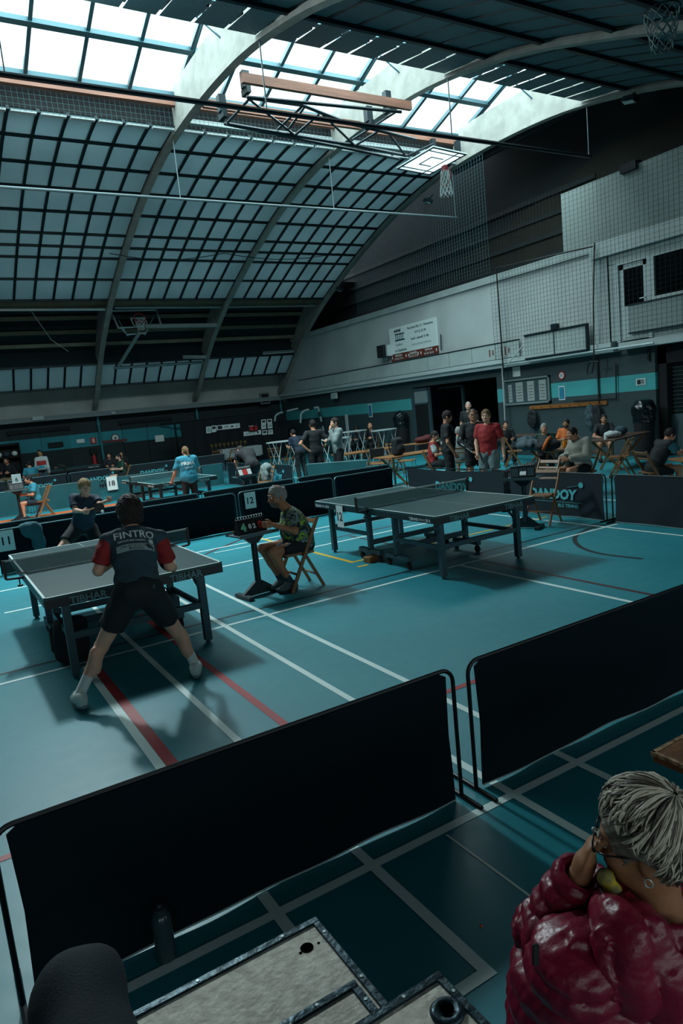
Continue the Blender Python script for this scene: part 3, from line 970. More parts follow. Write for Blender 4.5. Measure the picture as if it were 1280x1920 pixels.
TT11 = make_tt_table('table tennis table where the player in the red and navy shirt stands, number 11 court', (1.378, 7.263, 0), 0)
TT12 = make_tt_table('empty table tennis table with a 12 sheet hanging from its side', (5.394, 7.27, 0), 0)
TT18 = make_tt_table('table tennis table on the green walled far court where the woman in blue leans', (5.02, 16.95, 0), .03)
TT6 = make_tt_table('distant table tennis table behind the dark 6 court surround at the far left', (4.6, 29.8, 0), math.pi / 2)

# ------------------------------------------------------------------ number sheets
def number_sheet(txt, c, X, Y, w, h, label):
    m = MB(); X, Y = nrm(X), nrm(Y); Z = np.cross(X, Y)
    R = np.stack([X, Y, Z], 1)
    m.box(np.asarray(c) + Z * .003, (w, h, .002), R)
    o = m.build('number_sheet', M['white_card']); tag(o, label, 'number sheet', 'court number sheets')
    t = MB(); put_text(t, txt, np.asarray(c) + Z * .004, X, Y, height=h * .40, bold=.02, lift=.002)
    t.build('numeral', M['ink'], o)
    return o

# ------------------------------------------------------------------ court surrounds
mat('cover_black', '#02181f', .8, spec=.12, noise=(2, .3)); mat('cover_navy', '#071d26', .7, noise=(2, .3)); mat('cover_green', '#0d4f55', .65, noise=(2, .25))
mat('tube_black', '#0b1418', .35, .5); mat('tube_grey', '#4f6b6e', .35, .6); mat('hem', '#7d9697', .7); mat('logo_teal', '#4fa9b0', .6)
def make_barrier(L, cover, tube, label, p, q, group, sag=0.0, logo=None, seed=0, H=.70, wave=.006, feet=.2):
    """surround standing from floor point p to q (facing its left side)"""
    p, q = V3(p[0], p[1], 0), V3(q[0], q[1], 0)
    L = np.linalg.norm(q - p); ang = math.atan2(*(q - p)[[1, 0]])
    t = thing('court_surround', label, 'court barrier', tuple((p + q) / 2), ang, group)
    h = L / 2
    f = MB()
    c = .07
    def corner(s):
        return [(s * (h - c + c * math.sin(a)), 0, H - c + c * math.cos(a)) for a in np.linspace(0, math.pi / 2, 6)]
    pts = [(-h, 0, .012)] + corner(-1)[::-1] + corner(1) + [(h, 0, .012)]
    f.tube(pts, .011, 8)
    for s in (-1, 1): f.tube([(s * h, -feet, .012), (s * h, feet * .75, .012)], .012, 8)
    f.build('frame', M[tube], t)
    r = random.Random(seed); ph = [r.random() * 6.28 for _ in range(4)]
    def P(u, v):
        x = -h + .045 + (L - .09) * u
        y = wave * (math.sin(9 * u + ph[0]) + .7 * math.sin(23 * u + 6 * v + ph[1]) * (1 - v)) * (1.1 - v)
        edge = .02 * (v ** 6) * (abs(2 * u - 1) ** 30)
        z = .012 + .005 * math.sin(14 * u + ph[2]) * (1 - v) ** 3 + (H - .006) * v
        z -= sag * math.sin(math.pi * u) ** .8 * v
        x += (.045 * (.5 - u) * 2) * (1 - abs(v - .5) * 2) * .3
        return (x, y, min(z, H + .012) - edge * 2)
    cv = MB(); cv.sheet(P, 40, 10, .010); cov = cv.build('cover', M[cover], t, smooth=True)
    smooth_by_angle(cov, 50)
    hm = MB(); hm.sheet(lambda u, v: tuple(np.array(P(u, .0 + v * .012)) + (0, 0, -.002)), 40, 1, .016); hm.build('hem', M['hem'], cov)  # pale strip painted in for the lit floor showing below the cover
    if logo:
        for s in logo:
            lg = MB()
            X = (s, 0, 0)
            y = -s * .016
            put_text(lg, 'DANDOY', (-.0 * s, y, .36), X, (0, 0, 1), width=.95 if L > 1.5 else .6, bold=.05, shear=.12, lift=.003)
            lg.lathe([(.001, 0), (.045, 0), (.045, .004), (.001, .004)], (s * .56, y, .52), 14, rotm(s * math.pi / 2, 0, 0))
            lg.bar((s * .30, y - s * .002, .475), (s * .52, y - s * .002, .512), .004, .012, (0, 1, 0))
            lg.b2((-.56, y - .002, .235), (.56, y + .002, .240))
            put_text(lg, 'TABLE TENNIS', (s * .25, y, .185), X, (0, 0, 1), width=.5, bold=.01, lift=.003)
            lg.build('logo_print', M['logo_teal'], cov)
    return t

FG = 'near row of black court surrounds'
make_barrier(0, 'cover_black', 'tube_black', 'near black court surround with the bottle standing before it', (2.06, 2.59), (-.02, 2.59), FG, seed=1)
make_barrier(0, 'cover_black', 'tube_black', 'near black court surround running behind the grey haired woman', (4.28, 2.59), (2.16, 2.59), FG, seed=2)
make_barrier(0, 'cover_black', 'tube_black', 'near black court surround cut off by the left edge, above the dark knee', (-.12, 2.60), (-2.2, 2.60), FG, seed=3)
GA = 'black surrounds along the back of courts 11 and 12'
make_barrier(0, 'cover_black', 'tube_grey', 'black surround with the 11 sheet and a towel hung over it', (2.66, 11.8), (.66, 11.8), GA, seed=4)
make_barrier(0, 'cover_black', 'tube_grey', 'black surround behind the red and navy shirted player, next to the towel surround', (4.70, 11.8), (2.70, 11.8), GA, seed=5)
make_barrier(0, 'cover_black', 'tube_grey', 'black surround with the 12 sheet behind the seated umpire', (6.78, 11.8), (4.76, 11.8), GA, seed=6)
make_barrier(0, 'cover_black', 'tube_grey', 'black surround behind the empty table, ending at the corner', (8.30, 11.84), (6.82, 11.8), GA, seed=7)
GB = 'second row of surrounds just behind courts 11 and 12'
make_barrier(0, 'cover_navy', 'tube_grey', 'second row surround seen above the towel, leftmost of that row', (2.28, 12.75), (.28, 12.75), GB, seed=8)
make_barrier(0, 'cover_navy', 'tube_grey', 'second row surround seen beyond the head of the dark haired player', (4.34, 12.75), (2.34, 12.75), GB, seed=9)
make_barrier(0, 'cover_navy', 'tube_grey', 'second row surround seen above the seated umpire', (6.42, 12.75), (4.40, 12.75), GB, seed=10)
make_barrier(0, 'cover_navy', 'tube_grey', 'second row surround reaching the far corner beside the man in grey', (8.75, 12.62), (6.48, 12.75), GB, seed=11)
GR = 'navy surrounds closing the right side of court 12'
make_barrier(0, 'cover_navy', 'tube_black', 'sagging navy logo surround behind the net of the empty table', (8.44, 8.72), (8.44, 11.6), GR, sag=.05, logo=(-1,), seed=12)
make_barrier(0, 'cover_navy', 'tube_black', 'navy logo surround right behind the empty folding chair', (8.42, 6.66), (8.42, 8.66), GR, logo=(-1,), seed=13)
make_barrier(0, 'cover_navy', 'tube_black', 'plain navy surround on the right beyond the narrow gap', (8.40, 4.55), (8.40, 6.54), GR, seed=14)
GC = 'green surrounds of the number 18 court'
make_barrier(0, 'cover_green', 'tube_grey', 'green surround behind the seated umpire in blue and yellow', (2.25, 20.85), (.2, 20.85), GC, seed=15)
make_barrier(0, 'cover_green', 'tube_grey', 'green surround behind the boy in navy', (4.22, 20.85), (2.32, 20.85), GC, seed=16)
make_barrier(0, 'cover_green', 'tube_grey', 'green surround with the 18 sheet on it', (6.25, 20.85), (4.30, 20.85), GC, seed=17)
make_barrier(0, 'cover_green', 'tube_grey', 'green surround to the right of the woman in blue', (8.05, 20.85), (6.32, 20.85), GC, seed=18)
GX = 'navy logo surrounds behind the bending man'
make_barrier(0, 'cover_navy', 'tube_grey', 'navy logo surround next to the green corner, left of the bending man', (8.12, 18.45), (8.12, 20.75), GX, logo=(-1,), seed=19)
make_barrier(0, 'cover_navy', 'tube_grey', 'navy logo surround behind the chair with the grey jacket', (8.14, 16.2), (8.12, 18.38), GX, logo=(-1,), seed=20)
make_barrier(0, 'cover_green', 'tube_grey', 'curved green surround beside the legs of the man in grey', (9.4, 14.5), (8.34, 15.85), GX, seed=21)
GD = 'dark logo surrounds of the far left courts'
for k, (x0, x1, lb) in enumerate(((.2, 2.2, 'dark surround at the left edge below the helmet shelf'), (2.25, 4.25, 'dark logo surround under the 6 sheet'), (4.3, 6.3, 'dark logo surround in front of the white and red shirted man'), (6.35, 8.35, 'dark logo surround left of the bearded seated man'), (8.4, 10.4, 'dark surround right of the bearded seated man'))):
    make_barrier(0, 'cover_navy', 'tube_grey', lb, (x1, 26.6), (x0, 26.6), GD, logo=(-1,) if 0 < k < 4 else None, seed=30 + k)

number_sheet('11', at(11, 1014, y=11.77), (1, 0, 0), (0, 0, 1), .24, .32, 'white sheet reading 11 on the black surround at the left edge')
number_sheet('12', at(469, 938, y=11.77), (1, 0, 0), (0, 0, 1), .22, .30, 'white sheet reading 12 on the surround behind the umpire')
number_sheet('18', at(210, 906, y=20.8), (1, 0, 0), (0, 0, 1), .30, .40, 'white sheet reading 18 on the green surround')
number_sheet('6', at(31, 899, y=26.55), (1, 0, 0), (0, 0, 1), .30, .38, 'small white sheet reading 6 on the far left surround')
number_sheet('12', (4.618, 7.93, .60), (0, -1, 0), (.0, .0, 1), .17, .30, 'white sheet reading 12 hanging from the side of the empty table')

# ------------------------------------------------------------------ folding wooden chairs
CHAIR = None
def make_chair(label, loc, rz):
    t = thing('folding_chair', label, 'chair', loc, rz, 'wooden folding chairs')
    w = .205
    for s in (-1, 1):
        m = MB(); m.bar((s * w, .20, .0), (s * w, -.22, .82), .022, .042, (0, 1, 0), .004); m.build('stile', M['chair_wood'], t)
        m = MB(); m.bar((s * (w - .03), -.235, .0), (s * (w - .03), .0, .47), .02, .036, (0, 1, 0), .004); m.build('rear_leg', M['chair_wood'], t)
    m = MB()
    for k in range(5): m.box((0, -.115 + k * .078, .44), (.355, .066, .016), rotm(.04, 0, 0), .004)
    m.bar((-.17, -.15, .428), (-.17, .2, .43), .02, .03); m.bar((.17, -.15, .428), (.17, .2, .43), .02, .03)
    m.build('seat', M['chair_wood'], t)
    for z, h in ((.775, .055), (.675, .035)):
        y = .20 - .42 * z / .82
        m = MB(); m.box((0, y, z), (.41, .014, h), rotm(.473, 0, 0), .003); m.build('back_slat', M['chair_wood'], t)
    m = MB(); m.bar((-w, .10, .195), (w, .10, .195), .028, .016); m.bar((-w + .03, -.16, .15), (w - .03, -.16, .15), .028, .014); m.bar((-w, -.02, .425), (w, -.02, .425), .014, .014)
    m.build('rung', M['chair_wood'], t)
    return t
def chair(x, y, rz, label):
    global CHAIR
    if CHAIR is None: CHAIR = make_chair(label, (x, y, 0), rz); return CHAIR
    return dup(CHAIR, (x, y, 0), rz, label)
UMP = (3.50, 7.16)
chair(3.52, 7.16, math.pi / 2, 'wooden folding chair under the umpire in the green camouflage shirt')
chair(7.86, 7.38, math.pi / 2 + .25, 'empty wooden folding chair in front of the navy logo surround')
chair(8.95, 8.35, math.pi / 2 + .1, 'wooden folding chair whose back shows above the surround, behind the empty chair')

# ------------------------------------------------------------------ umpire stands with score flip boards
def flip_board(loc, rz, label, cards=(('4', 'flip_green'), ('0', 'white_card'), ('2', 'white_card'), ('0', 'flip_red'))):
    t = thing('score_flip_board', label, 'scoreboard', loc, rz, 'score flip boards')
    t.scale = (.86, .86, .86)
    b = MB()
    b.prism([(-.10, 0), (.10, 0), (.015, .20), (-.015, .20)], .40, (-.20, 0, 0), (0, 1, 0), (0, 0, 1))
    b.build('case', M['black_soft'], t)
    r = MB()
    for k in range(10):
        r.tube([(-.18 + k * .04 + .012 * math.sin(a), .035 * math.cos(a), .205 + .02 * math.sin(a) + .012) for a in np.linspace(0, 2 * math.pi, 9)[:-1]], .0025, 5, closed=True)
    r.build('ring', M['pale_metal'], t)
    n = nrm((0, -.2, .085)); X = V3(1, 0, 0); Y = nrm((0, .085, .2)); o = V3(0, -.0575, .10) + n * .003
    for k, (x, w, (tx, c)) in enumerate(zip((-.135, -.035, .03, .125), (.11, .055, .055, .11), cards)):
        c_ = MB(); c_.box(o + X * x, (w, .15, .004), np.stack([X, Y, n], 1)); cd_ = c_.build('flip_card', M['black'] if tx else M[c], t)
        if not tx: continue
        tx_ = MB(); put_text(tx_, tx, o + X * x + n * .003, X, Y, height=.11 if w > .1 else .07, bold=.06, lift=.001); tx_.build('numeral', M[c], cd_)
    return t
mat('flip_green', '#6fc39a', .6); mat('flip_red', '#c4302c', .6)
def umpire_stand(loc, rz, label, H=.735):
    t = thing('umpire_stand', label, 'umpire stand', loc, rz, 'umpire stands')
    m = MB(); m.lathe([(.036, .10), (.036, H - .08)], (0, 0, 0), 14); m.build('column', M['dark_steel'], t)
    m = MB()
    for s in (-1, 1): m.b2((s * .20 - .035, -.17, 0), (s * .20 + .035, .17, .045), .008)
    m.prism([(-.22, .045), (.22, .045), (.045, .17), (-.045, .17)], .05, (0, .025, 0), (1, 0, 0), (0, 0, 1)); m.b2((-.20, -.03, .02), (.20, .03, .06))
    m.build('foot', M['dark_steel'], t)
    m = MB(); m.prism([(-.045, H - .12), (.045, H - .12), (.16, H - .015), (-.16, H - .015)], .07, (0, .035, 0), (1, 0, 0), (0, 0, 1)); m.build('bracket', M['dark_steel'], t)
    m = MB(); m.b2((-.24, -.16, H - .015), (.24, .16, H)); m.b2((-.25, -.175, H - .018), (.25, -.16, H + .022)); m.b2((-.25, .16, H - .018), (.25, .175, H + .012)); m.build('tray', mat('tray_grey', '#3a5257', .5), t)
    return t
umpire_stand((3.03, 7.22, 0), math.pi + .12 + math.pi, 'umpire stand in front of the seated umpire in the camouflage shirt')
flip_board((3.0, 7.20, .737), .12 - .0, 'score flip board showing 4 and 0 in front of the umpire')
umpire_stand((7.44, 7.33, 0), -math.pi / 2 + .5, 'umpire stand beside the empty folding chair', .76)
flip_board((7.44, 7.33, .763), -math.pi / 2 + .9, 'score flip board with a white label on the stand by the empty chair', (('', 'tray_grey'),) * 4)
umpire_stand((1.84, 19.4, 0), 0, 'far umpire stand in front of the umpire in blue and yellow', .80)
flip_board((1.84, 19.4, .803), 0, 'score flip board on the far left umpire stand', (('', 'black'),) * 4)
_bs = at(456, 892, y=14.0)
umpire_stand((_bs[0], 13.9, 0), 0, 'umpire stand in front of the bending man, in the middle distance', .80)
flip_board((_bs[0] - .02, 13.9, .803), .2, 'score flip board with red and white cards in front of the bending man', (('', 'white_card'), ('', 'flip_red'), ('', 'flip_red'), ('', 'white_card')))

# ------------------------------------------------------------------ people
for _n, _c in (('skin', '#b98468'), ('skin_pale', '#c79a82'), ('skin_tan', '#9a6a4c'), ('skin_deep', '#6e4a38')):
    mat(_n, _c, .55, noise=(14, .12), bump=(90, .08))
for _n, _c in (('hair_brown', '#2a1d17'), ('hair_black', '#0d0c0d'), ('hair_blond', '#a5824f'), ('hair_grey', '#a3a19c'), ('hair_dark', '#17120f'), ('hair_fair', '#7a5f3d'), ('beard_grey', '#6d6a66')):
    mat(_n, _c, .6, noise=(40, .55), stretch=(3, 3, .6), bump=(70, .6))
def cloth(n, c, rough=.8, **k): return mat(n, c, rough, noise=k.pop('noise', (5, .22)), bump=k.pop('bump', (18, .35)), **k)
for _n, _c in (('cloth_black', '#11191d'), ('cloth_navy', '#13283a'), ('cloth_slate', '#2a424c'), ('cloth_red', '#8e1f22'), ('cloth_blue', '#2b7f93'), ('cloth_white', '#a9b3b2'),
               ('cloth_grey', '#6f7d7c'), ('cloth_orange', '#c2642a'), ('cloth_jean', '#33474e'), ('cloth_beige', '#8f7f62'), ('cloth_green', '#12392f'), ('cloth_teal', '#1d5a66'), ('cloth_hoodie', '#8b8d83'), ('cloth_shorts_grey', '#6a8285'), ('sock_white', '#d5dcda'), ('shoe_white', '#d3dad8'), ('shoe_dark', '#141c20'), ('shoe_grey', '#4a5b60'), ('cloth_yellow', '#c7a021')):
    cloth(_n, _c)
mat('eye_white', '#cfd2cf', .3); mat('iris', '#1a1512', .2); mat('lip', '#8a5048', .5); mat('lens_frame', '#070a0c', .3)
def mat_camo():
    m = mat('camo_shirt', '#38483f', .8, bump=(18, .35))
    nt = m.node_tree; N, L = nt.nodes, nt.links; b = N['Principled BSDF']
    tc = N.new('ShaderNodeTexCoord'); n = N.new('ShaderNodeTexNoise'); n.inputs['Scale'].default_value = 11; n.inputs['Detail'].default_value = 3; n.inputs['Distortion'].default_value = .8
    L.new(tc.outputs['Object'], n.inputs['Vector'])
    r = N.new('ShaderNodeValToRGB'); r.color_ramp.interpolation = 'CONSTANT'
    e = r.color_ramp.elements; e[0].position, e[0].color = 0, lin('#12201f'); e[1].position, e[1].color = .44, lin('#6b7d7a')
    for p, c in ((.50, '#1a2a28'), (.56, '#86b52e'), (.62, '#4c5f58'), (.67, '#9fc83a')):
        x = e.new(p); x.color = lin(c)
    L.new(n.outputs['Fac'], r.inputs['Fac']); L.new(r.outputs['Color'], b.inputs['Base Color'])
mat_camo()

_ST = dict(pel=(0, 0, .95), ch=(0, .015, 1.28), nk=(0, -.01, 1.455), hd=(0, .03, 1.615), hl=(-.09, 0, .92), hr=(.09, 0, .92), kl=(-.115, .03, .50), kr=(.115, .03, .50), al=(-.125, -.02, .09), ar=(.125, -.02, .09),
           sl=(-.18, -.01, 1.405), sr=(.18, -.01, 1.405), el=(-.235, -.03, 1.12), er=(.235, -.03, 1.12), wl=(-.235, .06, .88), wr=(.235, .06, .88))
_SI = dict(pel=(0, 0, .54), ch=(0, .05, .87), nk=(0, .05, 1.04), hd=(0, .10, 1.195), hl=(-.09, .03, .51), hr=(.09, .03, .51), kl=(-.13, .44, .51), kr=(.13, .44, .51), al=(-.13, .42, .09), ar=(.13, .42, .09),
           sl=(-.18, .04, .995), sr=(.18, .04, .995), el=(-.25, .12, .74), er=(.25, .12, .74), wl=(-.15, .36, .76), wr=(.15, .36, .76))
def pose(base, loc, rz, s=1.0, hf=None, W=None, **ov):
    """joints in world space; ov in the body's own frame (x right, y forward, metres before scaling), W in world space"""
    J = dict(base); J.update(ov)
    c, q = math.cos(rz), math.sin(rz); R = np.array(((c, -q, 0), (q, c, 0), (0, 0, 1.)))
    o = V3(loc[0], loc[1], loc[2] if len(loc) > 2 else 0)
    D = {k: o + R @ (np.array(v, float) * s) for k, v in J.items() if k not in ('fl', 'fr', 'gl', 'gr', 'pl', 'pr')}
    for k in ('fl', 'fr', 'gl', 'gr', 'pl', 'pr'):
        if k in J: D[k] = R @ nrm(J[k])
    D['F'] = R @ V3(0, 1, 0); D['hf'] = R @ nrm(hf) if hf is not None else D['F']
    D['s'] = s; D['loc'] = o; D['rz'] = rz
    if W: D.update({k: np.asarray(v, float) for k, v in W.items()})
    return D

def hand_prims(w, d, n, side, s, curl=.5, tips=None):
    """palm and five separate fingers; d: hand direction, n: palm normal (the way the fingers curl), side: thumb side vector"""
    d, n = nrm(d), nrm(n); n = nrm(n - d * (n @ d)); a = np.cross(d, n)
    if a @ side < 0: a = -a
    R = np.stack([a, d, n], 1)
    P = [cone(w - d * .015 * s, w + d * .03 * s, .024 * s, .026 * s), ell(w + d * .05 * s, np.array((.040, .048, .015)) * s, R)]
    for k, (off, ln) in enumerate(((.029, .068), (.010, .078), (-.010, .072), (-.028, .056))):
        b = w + (d * .088 + a * off) * s
        t1 = nrm(d * math.cos(curl) + n * math.sin(curl) + a * off * 1.5); t2 = nrm(d * math.cos(curl * 2.3) + n * math.sin(curl * 2.3))
        m = b + t1 * ln * .5 * s; e = m + t2 * ln * .5 * s
        P += [cone(b - d * .02 * s, m, .0092 * s, .0086 * s, .006), cone(m, e, .0086 * s, .0072 * s, .004)]
    b = w + (d * .028 + a * .026) * s; m = b + nrm(d * .7 + a * .75 + n * .3) * .04 * s
    P += [cone(b, m, .0125 * s, .0105 * s, .010), cone(m, m + nrm(d * .9 + a * .1 + n * .45) * .032 * s, .0105 * s, .0085 * s, .004)]
    return P

def basis(J):
    hips = nrm(J['hr'] - J['hl']); sh = nrm(J['sr'] - J['sl'])
    up1 = nrm(J['ch'] - J['pel']); f1 = nrm(np.cross(up1, hips)); up2 = nrm(J['nk'] - J['ch']); f2 = nrm(np.cross(up2, sh))
    R1 = np.stack([nrm(np.cross(f1, up1)), f1, up1], 1); R2 = np.stack([nrm(np.cross(f2, up2)), f2, up2], 1)
    return R1, R2
def torso(J, e=0.0, bulk=1.0, belly=0.0):
    s = J['s']; R1, R2 = basis(J)
    mid = (J['pel'] + J['ch']) / 2
    fwd = R1[:, 1]
    P = [ell(J['pel'], np.array((.165, .118, .125)) * s * bulk + e, R1, .07), ell(mid + fwd * belly * .5, np.array((.143, .105 + belly, .17)) * s * bulk + e, R1, .08),
         ell(J['ch'], np.array((.165, .118, .175)) * s * bulk + e, R2, .08)]
    for a in ('sl', 'sr'):
        P.append(cone(J['nk'] - R2[:, 2] * .045 * s, J[a], .052 * s + e, .054 * s * bulk + e, .05))
    return P
def limb(J, p, q, ra, rb, e=0, cut=(0, 0), t0=0.0, t1=1.0, k=.02):
    s = J['s']; a, b = J[p], J[q]
    return cone(a + (b - a) * t0, a + (b - a) * t1, ra * s + e, rb * s + e, k, cut)
def head_frame(J):
    f = nrm(J['hf']); u = nrm(J['hd'] - J['nk']); u = nrm(V3(0, 0, 1) * .75 + u * .5); u = nrm(u - f * (u @ f)); r = np.cross(f, u)
    return r, f, u

def person(label, J, skin='skin', hair=('hair_brown', 'short'), top=None, bottom=None, shoes='shoe_dark', socks=None, res=.016, group=None, face=False, glasses=False, beard=None, belly=0.0, bulk=1.0, cat='person', seed=0, curl=.6, legs=True, head=1.0):
    s = J['s'] * head; t = thing('person', label, cat, tuple(J['loc']), J['rz'], group)
    r, f, u = head_frame(J); H = J['hd']; RH = np.stack([r, f, u], 1)
    S0, s = s, J['s']
    # --- body: one skin
    P = torso(J, 0, bulk, belly)
    P.append(cone(J['nk'] - nrm(J['hd'] - J['nk']) * .03 * s, J['hd'] - u * .05 * s, .058 * s, .052 * s, .03))
    for a in 'lr':
        P += [limb(J, 's' + a, 'e' + a, .050, .040), limb(J, 'e' + a, 'w' + a, .042, .026)]
        if legs:
            P += [limb(J, 'h' + a, 'k' + a, .085, .056, k=.03), limb(J, 'k' + a, 'a' + a, .053, .036)]
            k_, a_ = J['k' + a], J['a' + a]; back = nrm(np.cross(nrm(a_ - k_), nrm(J['hr'] - J['hl'])))
            if back @ J['F'] > 0: back = -back
            P.append(ell(k_ + (a_ - k_) * .30 + back * .022 * s, (.046 * s, .046 * s, .11 * s), None, .03))
            P.append(cone(a_, a_ + nrm(J.get('f' + a, J['F'])) * .10 * s - V3(0, 0, .055 * s), .034 * s, .022 * s, .02))
    V, F = sdf_mesh(P, res, .025)
    parts = [(V, F)]; s = S0
    hp = [ell(H + u * .012 * s, np.array((.074, .094, .106)) * s, RH), ell(H + f * .030 * s - u * .055 * s, np.array((.056, .062, .060)) * s, RH, .04),
          cone(H + f * .082 * s + u * .004 * s, H + f * .106 * s - u * .030 * s, .009 * s, .0145 * s, .014), cone(J['nk'], H - u * .06 * s, .054 * s, .05 * s, .03),
          cone(H + f * .082 * s - r * .03 * s + u * .022 * s, H + f * .082 * s + r * .03 * s + u * .022 * s, .010 * s, .010 * s, .014), ell(H + f * .078 * s - u * .082 * s, np.array((.024, .018, .018)) * s, RH, .02)]
    for q in (-1, 1):
        hp.append(ell(H + r * q * .076 * s - f * .008 * s - u * .012 * s, np.array((.012, .020, .033)) * s, RH, .008))
        hp.append(ell(H + r * q * .040 * s + f * .060 * s - u * .024 * s, np.array((.024, .024, .020)) * s, RH, .02))
    subs = [ell(H + r * q * .031 * s + f * .100 * s + u * .003 * s, np.array((.019, .016, .012)) * s, RH, .012) for q in (-1, 1)]
    hp.append(cone(H + f * .088 * s - u * .052 * s - r * .018 * s, H + f * .088 * s - u * .052 * s + r * .018 * s, .0085 * s, .0085 * s, .006))
    subs.append(cone(H + f * .103 * s - u * .052 * s - r * .02 * s, H + f * .103 * s - u * .052 * s + r * .02 * s, .005 * s, .005 * s, .004))
    parts.append(sdf_mesh(hp, min(.0075, max(.005, res * .5)), .02, subs))
    s = J['s']
    for a, q in (('l', -1), ('r', 1)):
        fore = nrm(J['w' + a] - J['e' + a]); d = J.get('g' + a, fore)
        n = J.get('p' + a, None)
        if n is None: n = nrm(-(J['sr'] - J['sl']) * q * .8 + J['F'] * .2)
        parts.append(sdf_mesh(hand_prims(J['w' + a], d, n, J['F'] + V3(0, 0, .5), s, curl), .0048, .012))
    n0 = 0; VV, FF = [], []
    for V, F in parts: VV.append(V); FF.append(F + n0); n0 += len(V)
    body = link_mesh('body', np.concatenate(VV), np.concatenate(FF), M[skin], t, True, True)
    # --- face details
    s = S0
    if face:
        for q in (-1, 1):
            m = MB(); c = H + r * q * .031 * s + f * .084 * s + u * .003 * s
            m.ell(c, (.0115 * s,) * 3, 10, 8); m.m(1).ell(c + f * .0085 * s, np.array((.006, .0045, .006)) * s, 8, 6, RH)
            m.build('eye', [M['eye_white'], M['iris']], t, True, True)
            m = MB(); c = H + r * q * .033 * s + f * .093 * s + u * .026 * s; m.ell(c, np.array((.019, .006, .005)) * s, 8, 6, RH); m.build('eyebrow', M[hair[0]], t, True, True)
        m = MB(); m.ell(H + f * .093 * s - u * .052 * s, np.array((.023, .008, .007)) * s, 12, 6, RH); m.build('lips', M['lip'], t, True, True)
    # --- hair
    if hair:
        hm, hs = hair[0], hair[1]
        hpz = [ell(H + u * .020 * s - f * .008 * s, np.array((.084, .102, .110)) * s, RH)]
        sub = [ell(H + f * .100 * s - u * .050 * s, np.array((.090, .075, .104)) * s, RH, .012)]
        keep = [plane(H - u * .070 * s - f * .02 * s, -u - f * .35)]
        if hs == 'bald': sub.append(ell(H + u * .125 * s + f * .028 * s, np.array((.066, .098, .060)) * s, RH, .015)); sub.append(ell(H + f * .11 * s + u * .05 * s, np.array((.07, .06, .07)) * s, RH, .01))
        if hs == 'shaved': hpz = [ell(H + u * .015 * s - f * .004 * s, np.array((.0765, .0965, .1075)) * s, RH)]
        if hs == 'mop': hpz += [ell(H + u * .055 * s + f * .035 * s, np.array((.085, .080, .062)) * s, RH, .03)]; sub = [ell(H + f * .110 * s - u * .050 * s, np.array((.084, .078, .104)) * s, RH, .010)]
        if hs == 'full': hpz = [ell(H + u * .026 * s - f * .012 * s, np.array((.094, .110, .116)) * s, RH), ell(H - f * .04 * s - u * .05 * s, np.array((.078, .06, .06)) * s, RH, .03)]; keep = [plane(H - u * .105 * s, -u - f * .25)]
        if hs == 'spot': sub.append(ell(H + u * .115 * s - f * .045 * s, np.array((.055, .055, .045)) * s, RH, .015))
        if hs == 'crop':
            hpz = [ell(H + u * .022 * s - f * .012 * s, np.array((.090, .108, .112)) * s, RH)]; keep = [plane(H - u * .085 * s - f * .03 * s, -u - f * .30)]
            sub += [ell(H + r * q * .088 * s - u * .045 * s + f * .012 * s, np.array((.032, .036, .052)) * s, RH, .008) for q in (-1, 1)]
        if hs == 'long':
            hpz += [ell(H - f * .055 * s - u * .06 * s, np.array((.085, .055, .12)) * s, RH, .04)]; keep = [plane(H - u * .17 * s, -u)]
        if hs == 'pony':
            hpz += [cone(H - f * .10 * s + u * .02 * s, H - f * .13 * s - u * .13 * s, .03 * s, .022 * s, .02)]; keep = []; sub.append(ell(H - u * .12 * s, (.09 * s, .075 * s, .05 * s), RH, .01))
        sdf_obj('hair', hpz, max(.006, res * .5), M[hm], t, .02, sub, keep, wrinkles(.0042 * s, 140, seed + 3))
    if beard:
        sdf_obj('beard', [ell(H + f * .032 * s - u * .060 * s, np.array((.062, .068, .062)) * s, RH)], max(.006, res * .5), M[beard], t, .02,
                [ell(H + f * .10 * s + u * .01 * s, np.array((.055, .07, .055)) * s, RH, .008), ell(H + f * .105 * s - u * .052 * s, np.array((.026, .03, .010)) * s, RH, .004)], [plane(H - u * .005 * s, u * 1.0 - f * .25)], wrinkles(.002, 160, seed))
    if glasses:
        m = MB()
        for q in (-1, 1):
            c = H + r * q * .033 * s + f * .107 * s + u * .002 * s
            m.tube([c + r * .024 * s * math.cos(a) + u * .018 * s * math.sin(a) for a in np.linspace(0, 2 * math.pi, 15)[:-1]], .0026 * s, 5, closed=True)
            m.tube([c + r * q * .024 * s, H + r * q * .079 * s + f * .08 * s + u * .006 * s, H + r * q * .080 * s - f * .012 * s + u * .004 * s], .0024 * s, 5)
        m.tube([H + r * -.009 * s + f * .108 * s + u * .006 * s, H + r * .009 * s + f * .108 * s + u * .006 * s], .0024 * s, 5)
        m.build('glasses', M['lens_frame'], t, True, True)
    # --- clothes
    s = J['s']
    def axis_up(): return nrm(J['ch'] - J['pel'])
    if top:
        e = top.get('loose', .016); hem = top.get('hem', -.06) * s
        P = torso(J, e, bulk, belly)
        kp = [plane(J['pel'] + axis_up() * hem, -axis_up())]
        sm = top.get('sleeve_mat')
        arms = {}
        for a in 'lr':
            if top['type'] == 'tee':
                q = [limb(J, 's' + a, 'e' + a, .050, .053, e + .002, (0, 1), 0, top.get('len', .72))]
            elif top['type'] == 'vest': q = []
            else:
                q = [limb(J, 's' + a, 'e' + a, .054, .047, e, (0, 0)), limb(J, 'e' + a, 'w' + a, .048, .034, e, (0, 1), 0, .97)]
            arms[a] = q
        sub = [cone(J['nk'] - u * .005 * s + f * .012 * s, J['nk'] + u * .09 * s + f * .02 * s, .064 * s, .075 * s, .006)]
